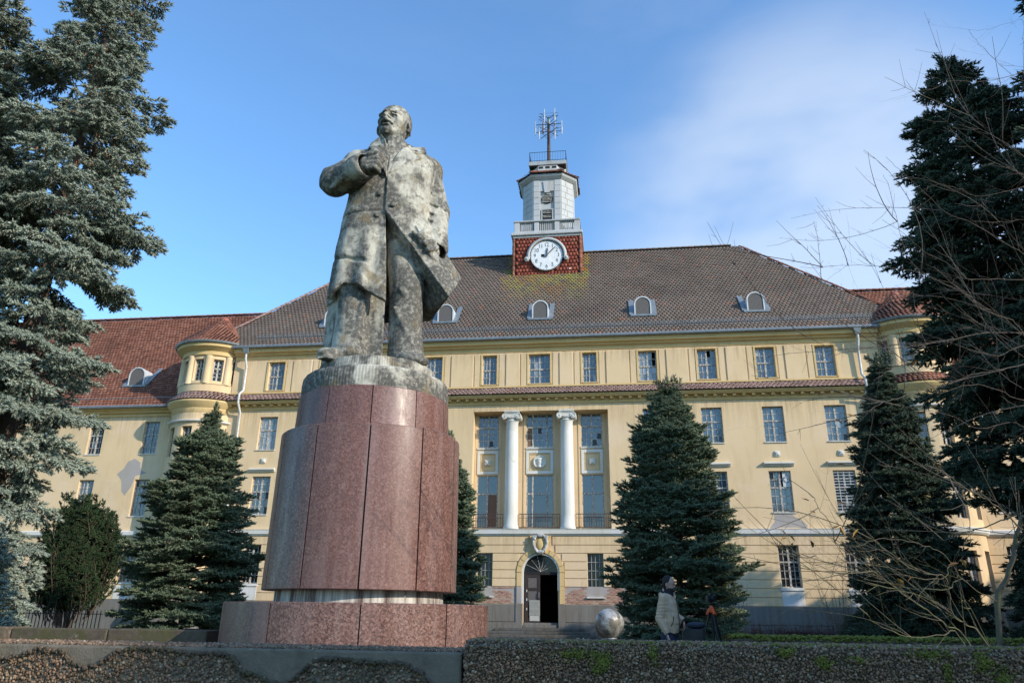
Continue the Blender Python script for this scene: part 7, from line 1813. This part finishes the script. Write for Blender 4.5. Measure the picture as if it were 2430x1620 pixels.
    V = [(0, 0, 0), (.022, -.012, .004), (.055, -.016, .002), (.095, 0, -.016), (.055, .016, .002), (.022, .012, .004), (.03, 0, -.005), (.06, 0, -.008)]
    F = [(0, 1, 6), (1, 2, 7, 6), (2, 3, 7), (0, 6, 5), (6, 7, 4, 5), (7, 3, 4)]; lm = mesh('leaf', V, F, LM.m)
    for k, p in enumerate(LEAVES):
        for _ in range(rg.choice((1, 2))):
            o = link('leaf', lm, bt); o.location = Vector(p)-off+Vector((rg.uniform(-.03, .03),)*3); o.rotation_euler = (rg.uniform(-1, 1), rg.uniform(-1, 1), rg.uniform(0, 6)); o.scale = (.75,)*3
bare()
# bare shrub and red-brown hedge at the foot of the building
def shrub(x, y, h, label, n=26, seed=1, sp=.35):
    rg = random.Random(seed); m = MB()
    for i in range(n):
        a = rg.uniform(0, 6.28); p = Vector((0, 0, 0)); d = Vector((math.cos(a)*sp, math.sin(a)*sp, 1)).normalized(); P_ = [p.copy()]; L = h*rg.uniform(.5, 1)
        for s_ in range(6): d = (d+Vector((rg.uniform(-.12, .12), rg.uniform(-.12, .12), rg.uniform(0, .1)))).normalized(); p = p+d*L/6; P_.append(p.copy())
        m.tube(P_, [.014, .012, .010, .008, .006, .004, .003], 4)
        for k in range(5): q = rg.choice(P_[2:]); e = (d+Vector((rg.uniform(-1, 1), rg.uniform(-1, 1), rg.uniform(-.2, .6)))).normalized(); m.tube([q, q+e*.25, q+e*.45+Vector((0, 0, .08))], [.005, .004, .003], 3)
    o = link('bare_shrub', mesh('bare_shrub', m.v, m.f, plain('grey_brown_twigs', (.10, .075, .06), .9, 0, .2))); o.location = (x, y, 0); return tag(o, label, 'shrub')
shrub(8.6, 32.2, 3.4, 'leafless upright shrub against the plinth left of the dark spruce', 26, 1)
shrub(4.6, 33.0, 2.2, 'low leafless shrub at the plinth right of the bushy spruce', 16, 2, .5)
def hedge():
    rg = random.Random(4); m = MB()
    for i in range(1500):
        x = rg.uniform(4.6, 12); y = rg.uniform(28.6, 29.6); h = rg.uniform(.6, 1.12); p = Vector((x, y, 0)); d = Vector((rg.uniform(-.3, .3), rg.uniform(-.3, .3), 1))
        m.tube([p, p+d*h*.5, p+d*h*.8+Vector((rg.uniform(-.1, .1), 0, .1*h))], [.008, .006, .003], 3, False)
        q = p+d*h*.6; m.tube([q, q+Vector((rg.uniform(-.2, .2), rg.uniform(-.2, .2), .15))], [.005, .003], 3, False)
    o = link('clipped_hedge', mesh('clipped_hedge', m.v, m.f, plain('red_brown_hedge_twigs', (.075, .036, .034), .9, 0, .3))); tag(o, 'low leafless reddish hedge in front of the right half of the building', 'hedge')
hedge()
# little iron fence at the left
fn = empty('iron_fence', (-19, 25, 0), 0, 'short dark iron fence seen under the blue spruce branches', 'fence')
b_ = MB().box(-.010, .010, -.010, .010, 0, 1.12); bm_ = mesh('fence_bar', b_.v, b_.f, BLACKM)
for i in range(34): o = link('fence_bar', bm_, fn); o.location = (-3.0+i*.14, 0, 0)
for z in (.2, 1.0): MB().box(-22.1, -17.3, 24.985, 25.015, z, z+.025).build('rail', BLACKM, fn)
# ivy-like low planting along the foot of the left wing and a strip of grass tufts by the terrace
def tufts():
    rg = random.Random(6); V = []; F = []
    for i in range(9000):
        x = rg.uniform(-22, 12); y = rg.uniform(9.5, 30); h = rg.uniform(.05, .16); a = rg.uniform(0, 6.28); k = len(V); w = .008
        V += [(x-w*math.cos(a), y-w*math.sin(a), 0), (x+w*math.cos(a), y+w*math.sin(a), 0), (x+rg.uniform(-.06, .06), y+rg.uniform(-.06, .06), h)]; F.append((k, k+1, k+2))
    o = link('grass', mesh('grass', V, F, plain('winter_grass', (.07, .09, .03), .9, 0, .3))); o['kind'] = 'stuff'
tufts()
